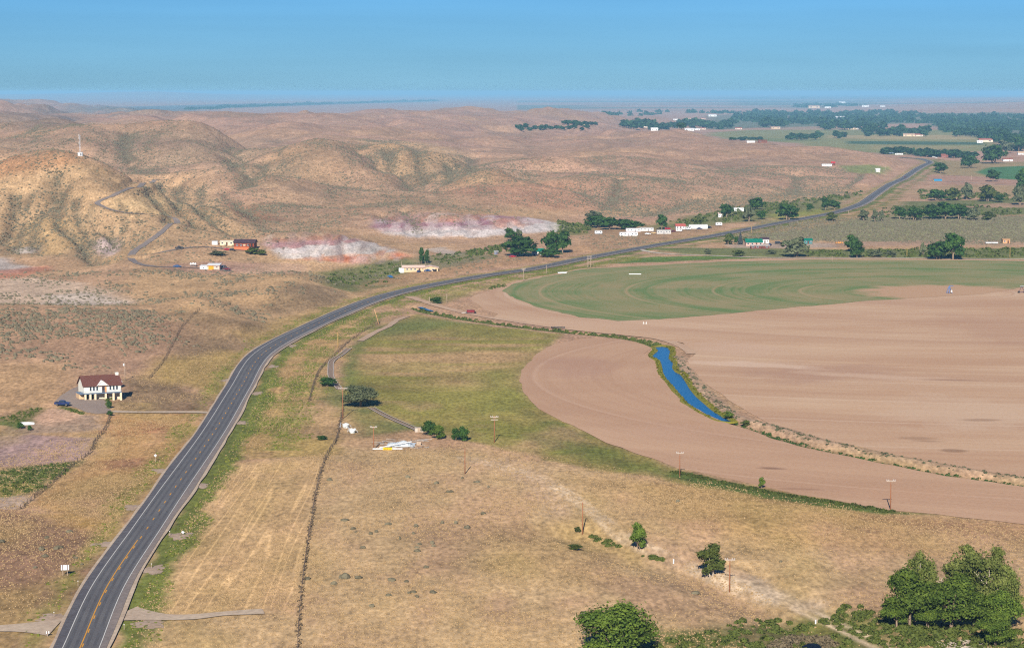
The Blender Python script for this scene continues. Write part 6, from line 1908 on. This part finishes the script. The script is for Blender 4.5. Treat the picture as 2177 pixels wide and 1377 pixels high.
# middle distance
MID = [
 ('wide dark green tree clump left of the teal-roofed cottage', 1100, 545, 72, 42, 'valley_wide'),
 ('dark tree rising behind the wide clump', 1084, 512, 26, 26, 'valley_tall'), ('thin bare-stemmed tree top behind the wide clump', 1102, 511, 18, 24, 'valley_grey'),
 ('tall green tree right of the teal-roofed cottage', 1170, 540, 36, 46, 'valley_tall'), ('broad green tree right of the tall one by the cottage', 1196, 538, 38, 46, 'valley_round'),
 ('low dark shrub mass before the cottage trees', 1172, 547, 46, 18, 'valley_wide'),
 ('slim dark poplar left of the ranch pair', 896, 561, 14, 33, 'poplar'), ('slim dark poplar right of the ranch pair', 908, 560, 13, 27, 'poplar'),
 ('rounded tree at the left top of the trailer park hedge', 1262, 468, 34, 20, 'valley_grey'),
 ('first wide tree of the hedge behind the trailer park', 1272, 484, 52, 26, 'valley_wide'), ('second wide tree of the hedge behind the trailer park', 1296, 488, 48, 26, 'valley_round'), ('third wide tree of the hedge behind the trailer park', 1324, 488, 46, 22, 'valley_wide'), ('last low tree of the hedge behind the trailer park', 1350, 488, 36, 18, 'valley_round'),
 ('dark tree behind the grey mobile homes', 1407, 488, 24, 32, 'valley_round'), ('low tree behind the park house', 1482, 480, 28, 20, 'valley_willow'),
 ('round dark tree beside the narrow white shed', 1545, 462, 30, 28, 'valley_round'), ('pale grey leafless-looking tree by the blue-white mobile home', 1592, 471, 26, 34, 'valley_grey'),
 ('dark tree above the pale grey tree', 1608, 446, 34, 26, 'valley_wide'), ('small dark tree right of the pale grey tree', 1618, 466, 22, 18, 'valley_round'),
 ('broad dark tree beside the highway straight', 1675, 468, 46, 34, 'valley_wide'), ('little tree above the broad highway tree', 1663, 442, 14, 9, 'valley_round'),
 ('small round tree on the yellow meadow', 1722, 450, 15, 17, 'valley_round'), ('left tree of the meadow pair near the highway', 1755, 447, 22, 27, 'valley_tall'), ('right tree of the meadow pair near the highway', 1774, 446, 26, 20, 'valley_round'),
 ('small tree touching the highway edge', 1769, 470, 22, 19, 'valley_willow'), ('pale willow right of the highway', 1836, 469, 22, 25, 'valley_grey'), ('dark narrow tree right of the pale willow', 1860, 472, 14, 28, 'valley_grey'), ('little dark tree beside the narrow one', 1874, 470, 12, 24, 'valley_grey'),
 ('first dark tree of the creek thicket', 1912, 466, 28, 26, 'valley_round'), ('second dark tree of the creek thicket', 1944, 468, 36, 28, 'valley_wide'), ('third dark tree of the creek thicket', 1978, 466, 40, 30, 'valley_wide'), ('fourth dark tree of the creek thicket', 2010, 466, 46, 36, 'valley_round'), ('fifth dark tree of the creek thicket', 2040, 466, 38, 32, 'valley_wide'),
 ('pale leafless grey tree at the end of the creek thicket', 2070, 468, 26, 28, 'valley_grey'), ('willow tree in the meadow right of the grey tree', 2104, 468, 28, 18, 'valley_willow'),
 ('tree of the upper thicket, leftmost', 1992, 427, 40, 24, 'valley_wide'), ('grey tree of the upper thicket with dead top', 2056, 424, 24, 36, 'valley_grey'), ('green tree right of the grey-topped one', 2100, 428, 40, 34, 'valley_willow'), ('dark bush tree at right of the upper thicket', 2124, 430, 24, 16, 'valley_round'), ('willow tree of the upper thicket between others', 2026, 426, 34, 26, 'valley_willow'),
 ('dark tree at the right picture edge above the thicket', 2172, 412, 30, 50, 'valley_tall'), ('grey-trunked tree at right picture edge', 2168, 436, 28, 44, 'valley_grey'),
 ('round tree standing alone below the far bend', 2000, 369, 30, 23, 'valley_round'), ('dark round tree by the green field at right', 2111, 386, 30, 25, 'valley_round'),
 ('big dark tree below the red-brick farmhouse', 2062, 357, 36, 26, 'valley_wide'), ('massive dark tree right of the brick farmhouse', 2112, 348, 48, 40, 'valley_wide'),
 ('pale grey tree behind the massive dark tree', 2136, 326, 34, 28, 'valley_grey'), ('dark tree at the right edge behind the pale house', 2166, 322, 30, 30, 'valley_tall'),
 ('left bright green tree of the farm yard', 1548, 520, 20, 23, 'valley_willow'), ('dark tree behind the bright farm tree', 1553, 516, 14, 20, 'valley_round'), ('small tree left of the conifer', 1566, 519, 12, 16, 'valley_round'),
 ('yellow-green tree right of the conifer', 1584, 514, 12, 9, 'valley_willow'), ('tree behind the teal roof', 1606, 511, 12, 5, 'valley_round'),
 ('broad grey-green tree on the gravel road right of the farm', 1692, 546, 54, 42, 'valley_grey'), ('dark leaning tree on the gravel road, left part', 1812, 536, 30, 36, 'valley_tall'), ('dark tree on the gravel road, right part', 1822, 548, 32, 34, 'valley_round'),
 ('left dark tree of the tall valley pair', 1994, 551, 48, 38, 'valley_wide'), ('right taller tree of the tall valley pair', 2026, 552, 50, 56, 'valley_round'), ('small dark tree left of the tall valley pair', 1962, 545, 14, 30, 'valley_grey'),
 ('willow bush by the gravel road left of the farm', 1570, 545, 26, 13, 'valley_willow'), ('small tree by the gravel road below the farm trees', 1504, 541, 14, 13, 'valley_grey'),
 ('small bush on the meadow below the farm yard', 1640, 540, 22, 9, 'valley_grey'), ('scrub tree right of the leaning dark tree', 1862, 546, 30, 16, 'valley_grey'), ('scrub tree between the two valley tree groups', 1892, 546, 26, 14, 'valley_grey'),
 ('green bush below the log cabin porch', 536, 540, 30, 13, 'valley_willow'), ('dark spreading bush below the cabin car', 462, 543, 34, 10, 'valley_grey'), ('green bush right of the cabin porch', 557, 543, 18, 12, 'valley_willow'),
]
for lb, x, y, w, h, k in MID:
    tree(lb, x, y, w, h, k, 'bush' if 'bush' in lb or 'shrub' in lb else 'tree', 'valley_bush' if 'bush' in lb or 'shrub' in lb else 'valley_tree')
tree('grey pointed conifer left of the teal-roofed farmhouse', 1574, 520, 14, 26, 'conifer', name='conifer_tree')

# far valley trees: the ones that show largest stand alone, belt by belt
BELTS = [
 ('dark tree of the row on the pink hills beyond the crest', [(1096, 277), (1250, 275)], 16, 2.5, 14, 9, 1),
 ('dark tree of the upper clump on the pink hills', [(1195, 264), (1270, 268)], 11, 2, 14, 9, 1),
 ('dark tree of the first big valley clump', [(1326, 272), (1420, 276)], 12, 4, 20, 15, 2),
 ('dark tree of the second valley clump by white houses', [(1424, 270), (1560, 274)], 18, 5, 19, 14, 2),
 ('dark tree of the square valley clump', [(1620, 270), (1676, 270)], 9, 2, 19, 17, 1),
 ('dark tree of the low row on the valley fields', [(1668, 298), (1745, 296)], 12, 2, 17, 11, 1),
 ('dark tree scattered on the near valley fields', [(1548, 298), (1620, 298)], 7, 1.5, 15, 7, 1),
 ('dark tree of the long valley belt, left half', [(1740, 272), (1880, 277)], 24, 6, 19, 15, 2),
 ('dark tree of the long valley belt, right half', [(1840, 286), (1976, 287)], 22, 4, 20, 14, 2),
 ('dark tree of the clump before the right fields', [(2030, 288), (2120, 292)], 14, 4, 24, 16, 2),
 ('dark tree of the right valley edge belt', [(2110, 300), (2177, 318)], 15, 8, 28, 22, 2),
 ('dark tree of the row behind the far bend houses', [(1872, 326), (2075, 337)], 28, 2.5, 20, 13, 1),
 ('dark tree single on the valley fields', [(1770, 295), (1800, 292)], 3, 1, 16, 14, 1),
]
for lb, (a, b_), n, sy, w, h, grp in BELTS:
    for k in range(n):
        od = ('first second third fourth fifth sixth seventh eighth ninth tenth eleventh twelfth thirteenth fourteenth fifteenth sixteenth seventeenth eighteenth nineteenth twentieth twenty-first twenty-second twenty-third twenty-fourth twenty-fifth twenty-sixth twenty-seventh twenty-eighth').split()[k]
        f = (k + random.uniform(.1, .9)) / n
        x = a[0] + (b_[0] - a[0]) * f; y = a[1] + (b_[1] - a[1]) * f + random.uniform(-sy, sy)
        s = random.uniform(.75, 1.2)
        tree(lb + ', ' + od + ' from left', x, y, w * s, h * s * random.uniform(.85, 1.15), random.choice(['far_a', 'far_b', 'far_c']), 'tree', 'far_tree', lb.replace('dark tree', 'dark trees'))

# ---------------------------------------------------------------- masses nobody could count
def mass(name, label, spots, cat, leaf, per=26, quad=.2, seed=0, kind='stuff'):
    """spots: list of (x, y, radius, height); one joined mesh of leaf clumps"""
    rg = np.random.default_rng(seed)
    sp_ = np.array(spots, float)
    n = len(sp_)
    gz = grid_h(sp_[:, 0], sp_[:, 1])
    d = rg.normal(size=(n, per, 3)); d /= np.linalg.norm(d, axis=2, keepdims=True)
    d[..., 2] = np.abs(d[..., 2])
    rr = (1 - .45 * rg.random((n, per)) ** 1.5)[..., None]
    c = d * rr * np.stack([sp_[:, 2], sp_[:, 2], sp_[:, 3]], 1)[:, None]
    c += np.stack([sp_[:, 0], sp_[:, 1], gz - .05 * sp_[:, 3]], 1)[:, None]
    nrm = d + rg.normal(size=d.shape) * .45; nrm /= np.linalg.norm(nrm, axis=2, keepdims=True)
    a = np.cross(nrm, rg.normal(size=d.shape)); a /= np.linalg.norm(a, axis=2, keepdims=True)
    b_ = np.cross(nrm, a)
    s = (np.minimum(sp_[:, 2], sp_[:, 3]) * quad * 2)[:, None, None] * (.6 + .8 * rg.random((n, per, 1)))
    q = np.stack([c - a * s, c - b_ * s * .8, c + a * s, c + b_ * s * .8], 2).reshape(-1, 3)
    me_ = raw_mesh(name, q, np.arange(len(q)).reshape(-1, 4))
    o = link(name, me_, LEAF[leaf] if isinstance(leaf, str) else leaf)
    return tag(o, label, cat, kind=kind)
def in_px(px, n, seed, r, h, flat=False):
    """random spots inside a photo-pixel outline laid on the ground"""
    rg = random.Random(seed)
    poly = [(gp(*q).x, gp(*q).y) for q in px]
    xs_, ys_ = [q[0] for q in poly], [q[1] for q in poly]
    out = []
    pp = np.array(poly)
    while len(out) < n:
        X = np.array([rg.uniform(min(xs_), max(xs_)) for _ in range(200)]); Y = np.array([rg.uniform(min(ys_), max(ys_)) for _ in range(200)])
        ok = inside(poly, X, Y)
        if not ok.any():
            continue
        for x, y in zip(X[ok], Y[ok]):
            s = rg.uniform(.5, 1.25)
            out.append((x, y, r * s, h * s * rg.uniform(.8, 1.2)))
            if len(out) >= n:
                break
    return out
FARWOOD = []
for px, n, r, h, sd in (([(1560, 246), (1700, 243), (1900, 246), (2250, 246), (2250, 280), (1990, 262), (1760, 268), (1560, 258)], 800, 13, 15, 1), ([(1980, 262), (2250, 262), (2250, 300), (2120, 300), (2010, 283)], 260, 12, 15, 2),
                        ([(1440, 240), (1600, 238), (1900, 238), (2000, 243), (1700, 246)], 170, 16, 15, 3), ([(1280, 238), (1420, 238), (1420, 241), (1280, 240)], 26, 16, 15, 5),
                        ([(1560, 206), (1800, 203), (2120, 200), (2120, 203), (1800, 209), (1600, 213)], 160, 60, 16, 6), ([(380, 230), (600, 222), (930, 213), (930, 215), (600, 226), (380, 234)], 130, 55, 16, 7), ([(1690, 222), (1800, 221), (1850, 224), (1760, 230), (1690, 229)], 90, 26, 14, 8)):
    FARWOOD += in_px(px, n, sd, r, h)
mass('far_woods', 'blue-green belts of far-off trees across the valley', FARWOOD, 'woods', 'far', 40, .17, 3)
SCRUB = []
for px, n, r, h, sd in (([(690, 585), (770, 570), (850, 560), (862, 575), (840, 598), (760, 612), (700, 605)], 75, 1.5, 1.3, 11), ([(880, 548), (1000, 536), (1060, 545), (960, 562)], 60, 1.5, 1.2, 12), ([(990, 535), (1075, 520), (1080, 535), (1000, 545)], 70, 1.8, 1.8, 13),
                        ([(1385, 482), (1540, 445), (1830, 408), (1832, 416), (1700, 440), (1520, 478)], 240, 2.2, 2.0, 14), ([(1185, 470), (1255, 478), (1250, 498), (1190, 498)], 60, 2.6, 2, 15), ([(1700, 532), (2177, 528), (2250, 548), (1720, 546)], 330, 1.7, 1.5, 16),
                        ([(1880, 440), (2050, 436), (2177, 446), (2177, 458), (1880, 462)], 200, 2.2, 1.8, 17), ([(1950, 405), (2100, 410), (2177, 414), (2177, 426), (1960, 424)], 160, 2.4, 2.2, 18), ([(1040, 610), (1075, 605), (1078, 612), (1042, 616)], 16, 1.2, .9, 19)):
    SCRUB += in_px(px, n, sd, r, h)
mass('creek_scrub', 'green scrub along the creek bottoms and valley lanes', SCRUB, 'scrub', 'willow', 30, .2, 5)
NEARSCRUB = []
for px, n, r, h, sd in (([(1320, 1360), (1480, 1352), (1640, 1315), (1700, 1320), (1780, 1345), (1850, 1400), (1320, 1420)], 270, .9, .8, 21), ([(1740, 1320), (1790, 1285), (1830, 1290), (1960, 1345), (2000, 1390), (1900, 1385)], 170, .9, .8, 22),
                        ([(1860, 1320), (1990, 1330), (2177, 1340), (2177, 1400), (2000, 1390)], 200, 1.0, 1.1, 23), ([(0, 1006), (60, 992), (165, 980), (140, 1005), (90, 1040), (0, 1055)], 170, .8, .6, 24), ([(1245, 1128), (1300, 1150), (1330, 1168), (1300, 1165), (1250, 1140)], 26, .8, .6, 25),
                        ([(1370, 1180), (1420, 1192), (1415, 1197), (1365, 1184)], 16, .8, .7, 26), ([(0, 890), (60, 868), (90, 868), (40, 905)], 70, .6, .5, 27), ([(225, 848), (238, 842), (236, 875), (226, 872)], 26, .6, .8, 28), ([(140, 866), (180, 878), (176, 882), (140, 872)], 26, .6, .5, 29)):
    NEARSCRUB += in_px(px, n, sd, r, h)
mass('near_scrub', 'green scrub and weeds at the bottom right and round the left yard', NEARSCRUB, 'scrub', 'willow', 60, .15, 6)
# weeds along ditches, banks and fences
def along(path, off0, off1, n, r, h, seed):
    rg = np.random.default_rng(seed)
    k = rg.integers(1, len(path) - 1, n)
    tg = path[np.minimum(k + 1, len(path) - 1)] - path[k - 1]
    nr = np.stack([tg[:, 1], -tg[:, 0]], 1); nr /= np.linalg.norm(nr, axis=1, keepdims=True) + 1e-9
    o = rg.uniform(off0, off1, n)
    q = path[k] + nr * o[:, None]
    s = rg.uniform(.5, 1.3, n)
    return [(q[i, 0], q[i, 1], r * s[i], h * s[i]) for i in range(n)]
weeds = along(DITCH_A, -3.2, 3.0, 700, 1.0, .8, 1)
weeds += along(np.array(cw[:14]), -4.5, -1, 0, 1, 1, 2)
mass('ditch_weeds', 'dense green weeds filling the ditch beside the dusty track', weeds, 'weeds', 'willow', 34, .2, 7)
b2 = along(DITCH_B, -2.0, 1.6, 500, .7, .45, 3)
mass('lower_ditch_weeds', 'dark weeds lining the narrow ditch between the tilled fields', b2, 'weeds', 'dark', 26, .2, 8)
b3 = along(BANK, -2.6, 2.6, 300, .6, .45, 4) 
mass('bank_weeds', 'scattered weeds on the stony canal bank', b3, 'weeds', 'grey', 26, .2, 9)
wc = resample(canal_w, 1.0, True)
pc = np.array(canal_w).mean(0)
edge = []
rg = random.Random(5)
ar = 0.5 * np.sum(wc[:-1, 0] * wc[1:, 1] - wc[1:, 0] * wc[:-1, 1])
for k in range(1, len(wc) - 1):
    tg = wc[k + 1] - wc[k - 1]; nr = np.array([tg[1], -tg[0]]) / (np.linalg.norm(tg) + 1e-9) * (1 if ar > 0 else -1)
    for j in range(2):
        q = wc[k] + nr * rg.uniform(.3, 1.8)
        edge.append((q[0], q[1], rg.uniform(.3, .8), rg.uniform(.3, .8)))
mass('water_edge_reeds', 'yellow-green reeds fringing the canal water', edge, 'reeds', leaf_mat('leaf_reed', (150, 142, 34), (106, 116, 40)), 22, .24, 10)
strip = catmull([flat0(*q) for q in ((1430, 1004), (1500, 1019), (1640, 1049), (1800, 1073), (1900, 1089))], 1.0)
mass('field_edge_weeds', 'green weeds in the strip along the lower edge of the tilled field', along(strip, -1.6, 1.6, 420, .8, .5, 13), 'weeds', 'willow', 24, .2, 14)
fw = []
for i, f_ in enumerate(FENCES):
    fw += along(f_, -.7, .7, int(len(f_) * (1.5, 1.0, 1.4, .5)[i]), .22, .34, 20 + i)
mass('fence_weeds', 'dark dry weeds caught along the wire fences', fw, 'weeds', leaf_mat('leaf_dead_weed', (96, 82, 66), (120, 104, 82), .1), 16, .25, 11)
mass('spring_brush', 'grey-brown brush round the dark pool at the photo foot', along(catmull([gp(1640, 1384), gp(1665, 1368), gp(1700, 1360), gp(1745, 1362), gp(1775, 1378)], 1.0), -1.0, 1.8, 340, .8, .9, 66), 'brush', leaf_mat('leaf_grey_brush', (98, 88, 66), (124, 110, 86), .1), 40, .16, 12)
p = gp(2045, 1374)
brush = []
mbx = MB()
rg = random.Random(8)
for k in range(150):
    a = rg.uniform(0, 6.28); L = rg.uniform(.8, 2.4); x, y = rg.gauss(0, 2.6), rg.gauss(0, 3.2)
    z = max(.05, 1.2 - .25 * math.hypot(x, y * .8)) * rg.random()
    mbx.tube([(x, y, z + .05), (x + math.cos(a) * L, y + math.sin(a) * L, z + rg.uniform(-.2, .4) + .1)], [.07, .03], 4)
o = mbx.build('brush_pile', DEADW); o.location = p
tag(o, 'heap of grey dead branches below the grove', 'brush pile', kind='stuff')

# sagebrush and dry grass: points on the ground, clumps set on them by geometry nodes
def clump_nodes(name, mat, sub, noise_scale, squash):
    ng = bpy.data.node_groups.new(name, 'GeometryNodeTree')
    ng.interface.new_socket('Geometry', in_out='INPUT', socket_type='NodeSocketGeometry')
    ng.interface.new_socket('Geometry', in_out='OUTPUT', socket_type='NodeSocketGeometry')
    N, Lk = ng.nodes, ng.links
    gi, go = N.new('NodeGroupInput'), N.new('NodeGroupOutput')
    ico = N.new('GeometryNodeMeshIcoSphere'); ico.inputs['Radius'].default_value = 1.0; ico.inputs['Subdivisions'].default_value = sub
    sp_ = N.new('GeometryNodeSetPosition')
    nz = N.new('ShaderNodeTexNoise'); nz.inputs['Scale'].default_value = noise_scale; nz.inputs['Detail'].default_value = 1
    sb = N.new('ShaderNodeVectorMath'); sb.operation = 'SUBTRACT'; sb.inputs[1].default_value = (.5, .5, .5)
    sc_ = N.new('ShaderNodeVectorMath'); sc_.operation = 'SCALE'; sc_.inputs['Scale'].default_value = 1.5
    Lk.new(nz.outputs['Color'], sb.inputs[0]); Lk.new(sb.outputs[0], sc_.inputs[0])
    Lk.new(ico.outputs['Mesh'], sp_.inputs['Geometry']); Lk.new(sc_.outputs[0], sp_.inputs['Offset'])
    sm = N.new('GeometryNodeSetMaterial'); sm.inputs['Material'].default_value = mat
    Lk.new(sp_.outputs[0], sm.inputs[0])
    inst = N.new('GeometryNodeInstanceOnPoints')
    Lk.new(gi.outputs[0], inst.inputs['Points']); Lk.new(sm.outputs[0], inst.inputs['Instance'])
    na = N.new('GeometryNodeInputNamedAttribute'); na.data_type = 'FLOAT_VECTOR'; na.inputs['Name'].default_value = 'size'
    Lk.new(na.outputs['Attribute'], inst.inputs['Scale'])
    nb = N.new('GeometryNodeInputNamedAttribute'); nb.data_type = 'FLOAT_VECTOR'; nb.inputs['Name'].default_value = 'turn'
    Lk.new(nb.outputs['Attribute'], inst.inputs['Rotation'])
    Lk.new(inst.outputs[0], go.inputs[0])
    return ng
def scatter(name, label, cat, density, size, hgt, mat, seed, sub=1, ns=1.3):
    """density: clumps per square metre over the grid"""
    rg = np.random.default_rng(seed)
    area = np.gradient(YR)[:, None] * (YR[:, None] * DS)
    lam = np.clip(density, 0, None) * area
    lam *= (np.abs(SC)[None, :] < .25)
    cnt = rg.poisson(lam)
    r, c = np.nonzero(cnt)
    k = cnt[r, c]
    r, c = np.repeat(r, k), np.repeat(c, k)
    Yp = YR[r] + (rg.random(len(r)) - .5) * np.gradient(YR)[r]
    Xp = (SC[c] + (rg.random(len(r)) - .5) * DS) * Yp
    Zp = grid_h(Xp, Yp)
    s = size * np.clip(np.exp(rg.normal(size=len(r)) * .35), .5, 1.7)
    h = hgt * np.exp(rg.normal(size=len(r)) * .25)
    me_ = bpy.data.meshes.new(name)
    me_.vertices.add(len(r))
    me_.vertices.foreach_set('co', np.stack([Xp, Yp, Zp + .2 * h], 1).astype(np.float32).ravel())
    a = me_.attributes.new('size', 'FLOAT_VECTOR', 'POINT')
    a.data.foreach_set('vector', np.stack([s, s * rg.uniform(.8, 1.3, len(r)), h], 1).astype(np.float32).ravel())
    a = me_.attributes.new('turn', 'FLOAT_VECTOR', 'POINT')
    a.data.foreach_set('vector', np.stack([rg.normal(size=len(r)) * .1, rg.normal(size=len(r)) * .1, rg.uniform(0, 6.28, len(r))], 1).astype(np.float32).ravel())
    o = link(name, me_, mat)
    md = o.modifiers.new('clumps', 'NODES')
    md.node_group = clump_nodes(name + '_nodes', mat, sub, ns, .6)
    print(name, len(r))
    return tag(o, label, cat, kind='stuff')
def clump_mat(name, c1, c2):
    m_, n_, l_, b_ = new_mat(name)
    oi = n_.new('ShaderNodeObjectInfo')
    g_ = n_.new('ShaderNodeNewGeometry')
    t_ = noise(n_, l_, g_.outputs['Position'], 3.0, 2)
    f_ = mth(n_, l_, 'ADD', mth(n_, l_, 'MULTIPLY', oi.outputs['Random'], .7), mth(n_, l_, 'MULTIPLY', t_.outputs[0], .4))
    l_.new(mixc(n_, l_, f_, rgba(c1), rgba(c2)), b_.inputs['Base Color'])
    b_.inputs['Roughness'].default_value = 1.0
    b_.inputs['Specular IOR Level'].default_value = .03
    return m_
clear = np.ones((NR, NC))
for o_px, off in ((LOWER_PX, 3), (BARE_PX, 3)):
    clear *= 1 - zone_mask([flat0(*q) for q in o_px], 2)
clear *= (rd > 8.5)
for key, (p_, z_, h_) in PATHS.items():
    d_, _, _ = path_dist(p_, h_ + 1.2)
    clear *= ~np.isfinite(d_)
clear *= 1 - zone_mask(yp, 1)
def zm(px, soft=8, wob=8, sd=0):
    return zone_mask(wpoly(px, 3), soft, wob, sd)
sd_ = np.zeros((NR, NC))
cl_n = np.clip(.45 + 1.5 * fbm(GX / 28, GY / 42, 201, 3), 0, 1.4)
sd_ += .10 * zm([(-250, 660), (100, 652), (300, 655), (400, 690), (340, 760), (200, 795), (100, 760), (-250, 770)], 12, 10, 1) * cl_n
sd_ += .035 * zm([(-250, 590), (300, 575), (640, 575), (700, 610), (540, 680), (400, 670), (-250, 645)], 12, 10, 2) * cl_n
sd_ += .045 * zm([(120, 575), (480, 580), (660, 590), (560, 635), (300, 615)], 12, 10, 9) * cl_n
sd_ += .006 * zm([(-250, 330), (170, 330), (420, 390), (620, 470), (560, 560), (0, 560), (-250, 560)], 12, 10, 3) * (.4 + cl_n)
sd_ += .07 * zm([(768, 297), (870, 300), (935, 330), (925, 390), (880, 385), (820, 350)], 12, 14, 41) * cl_n + .06 * zm([(942, 332), (1010, 330), (1005, 392), (945, 390)], 12, 10, 42) * cl_n
sd_ += .06 * zm([(420, 400), (560, 445), (760, 455), (700, 490), (560, 500), (470, 450)], 14, 12, 43) * cl_n + .05 * zm([(100, 350), (140, 350), (135, 400), (100, 400)], 10, 8, 44)
sd_ += .05 * zm([(1240, 360), (1420, 380), (1330, 440), (1150, 430)], 20, 20, 45) * cl_n
sd_ += .16 * GULLY * (GY < 2900) * np.clip(.7 + fbm(GX / 12, GY / 20, 5, 2), 0, 1.5)
sd_ += .008 * hilly * np.clip((2900 - GY) / 400, 0, 1) * (GY > 1650) * np.clip(.15 + 2.0 * fbm(GX / 90, GY / 150, 207, 3), 0, 1.5)
sd_ += .05 * zm([(1240, 450), (1480, 425), (1800, 395), (1800, 412), (1500, 450), (1250, 464)], 20, 15, 4)
sd_ += .035 * zm([(1250, 380), (1600, 350), (1850, 360), (1750, 405), (1450, 435), (1260, 450)], 25, 15, 4) * cl_n
sd_ += .06 * zm([(1640, 470), (1850, 462), (2300, 458), (2300, 515), (2100, 520), (1700, 512), (1560, 508)], 12, 10, 5)
sd_ += .02 * zm([(620, 600), (860, 560), (1100, 548), (1240, 530), (1000, 575), (780, 615)], 10, 8, 6) * cl_n
sd_ += .03 * zm([(1250, 500), (1420, 505), (1400, 515), (1260, 532)], 10, 8, 7) * cl_n
sd_ += .004 * zm([(700, 970), (1250, 1000), (1500, 1100), (1700, 1250), (1500, 1360), (650, 1377)], 15, 12, 8) * np.clip(2.5 * fbm(GX / 22, GY / 30, 211, 3), 0, 2)
sd_ += .006 * zm([(-100, 1090), (200, 1120), (200, 1200), (100, 1300), (-100, 1300)], 10, 8, 10) * np.clip(.2 + 2 * fbm(GX / 15, GY / 22, 212, 2), 0, 2)
sage = scatter('sagebrush', 'grey-green sagebrush dotting hills, slopes and flats', 'sagebrush', sd_ * 1.5 * clear, .62, .5, clump_mat('sage_leaf', (92, 86, 70), (128, 120, 98)), 301, 2, 1.4)
td = np.zeros((NR, NC))
td += .30 * zm([(480, 1000), (700, 960), (1000, 945), (1400, 1018), (1900, 1088), (2400, 1130), (2400, 1480), (200, 1480), (330, 1180)], 6, 4, 31)
td += .28 * zm([(-200, 1060), (240, 890), (430, 880), (330, 1060), (120, 1290), (-200, 1340)], 6, 4, 32)
td += .16 * zm([(560, 790), (640, 720), (790, 660), (730, 740), (660, 850), (610, 940), (480, 970)], 6, 4, 33)
td += .12 * zm([(245, 810), (470, 735), (540, 750), (460, 850), (245, 872)], 6, 4, 34)
td *= np.clip(.75 + 1.5 * fbm(GX / 16, GY / 30, 221, 4), 0.04, 2.2)
scatter('dry_grass', 'dry straw-coloured grass tufts over the near slopes', 'grass', td * 4.5 * clear, .15, .15, clump_mat('straw_tuft', (158, 132, 96), (182, 154, 114)), 302, 1, 1.1)
gd_ = np.zeros((NR, NC))
gd_ += .22 * np.clip(g1 + g3, 0, 1) * (GY < 1500) + .10 * g2 * (GY < 1300)
scatter('verge_grass', 'green grass tufts along the highway verges', 'grass', gd_ * 1.6 * clear, .34, .26, clump_mat('verge_tuft', (86, 98, 40), (126, 128, 58)), 303, 1, 1.1)
# ---------------------------------------------------------------- air
HZ0, HZ1 = float(Z.min()) - 3, max(float(Z.max()) + 6, CAMZ + 12)
hz = MB().box(-36000, 36000, -300, 79900, HZ0, HZ1).build('haze')
hm = bpy.data.materials.new('haze_air'); hm.use_nodes = True
hn = hm.node_tree.nodes; hl = hm.node_tree.links
for nd in list(hn):
    if nd.type == 'BSDF_PRINCIPLED':
        hn.remove(nd)
pv = hn.new('ShaderNodeVolumePrincipled')
pv.inputs['Color'].default_value = (0.30, 0.62, 0.89, 1)
pv.inputs['Density'].default_value = 5.2e-5
pv.inputs['Anisotropy'].default_value = 0.0
hl.new(pv.outputs[0], hn['Material Output'].inputs['Volume'])
hz.data.materials.append(hm)
tag(hz, 'thin blue haze filling the air over the valley', 'haze', kind='stuff')
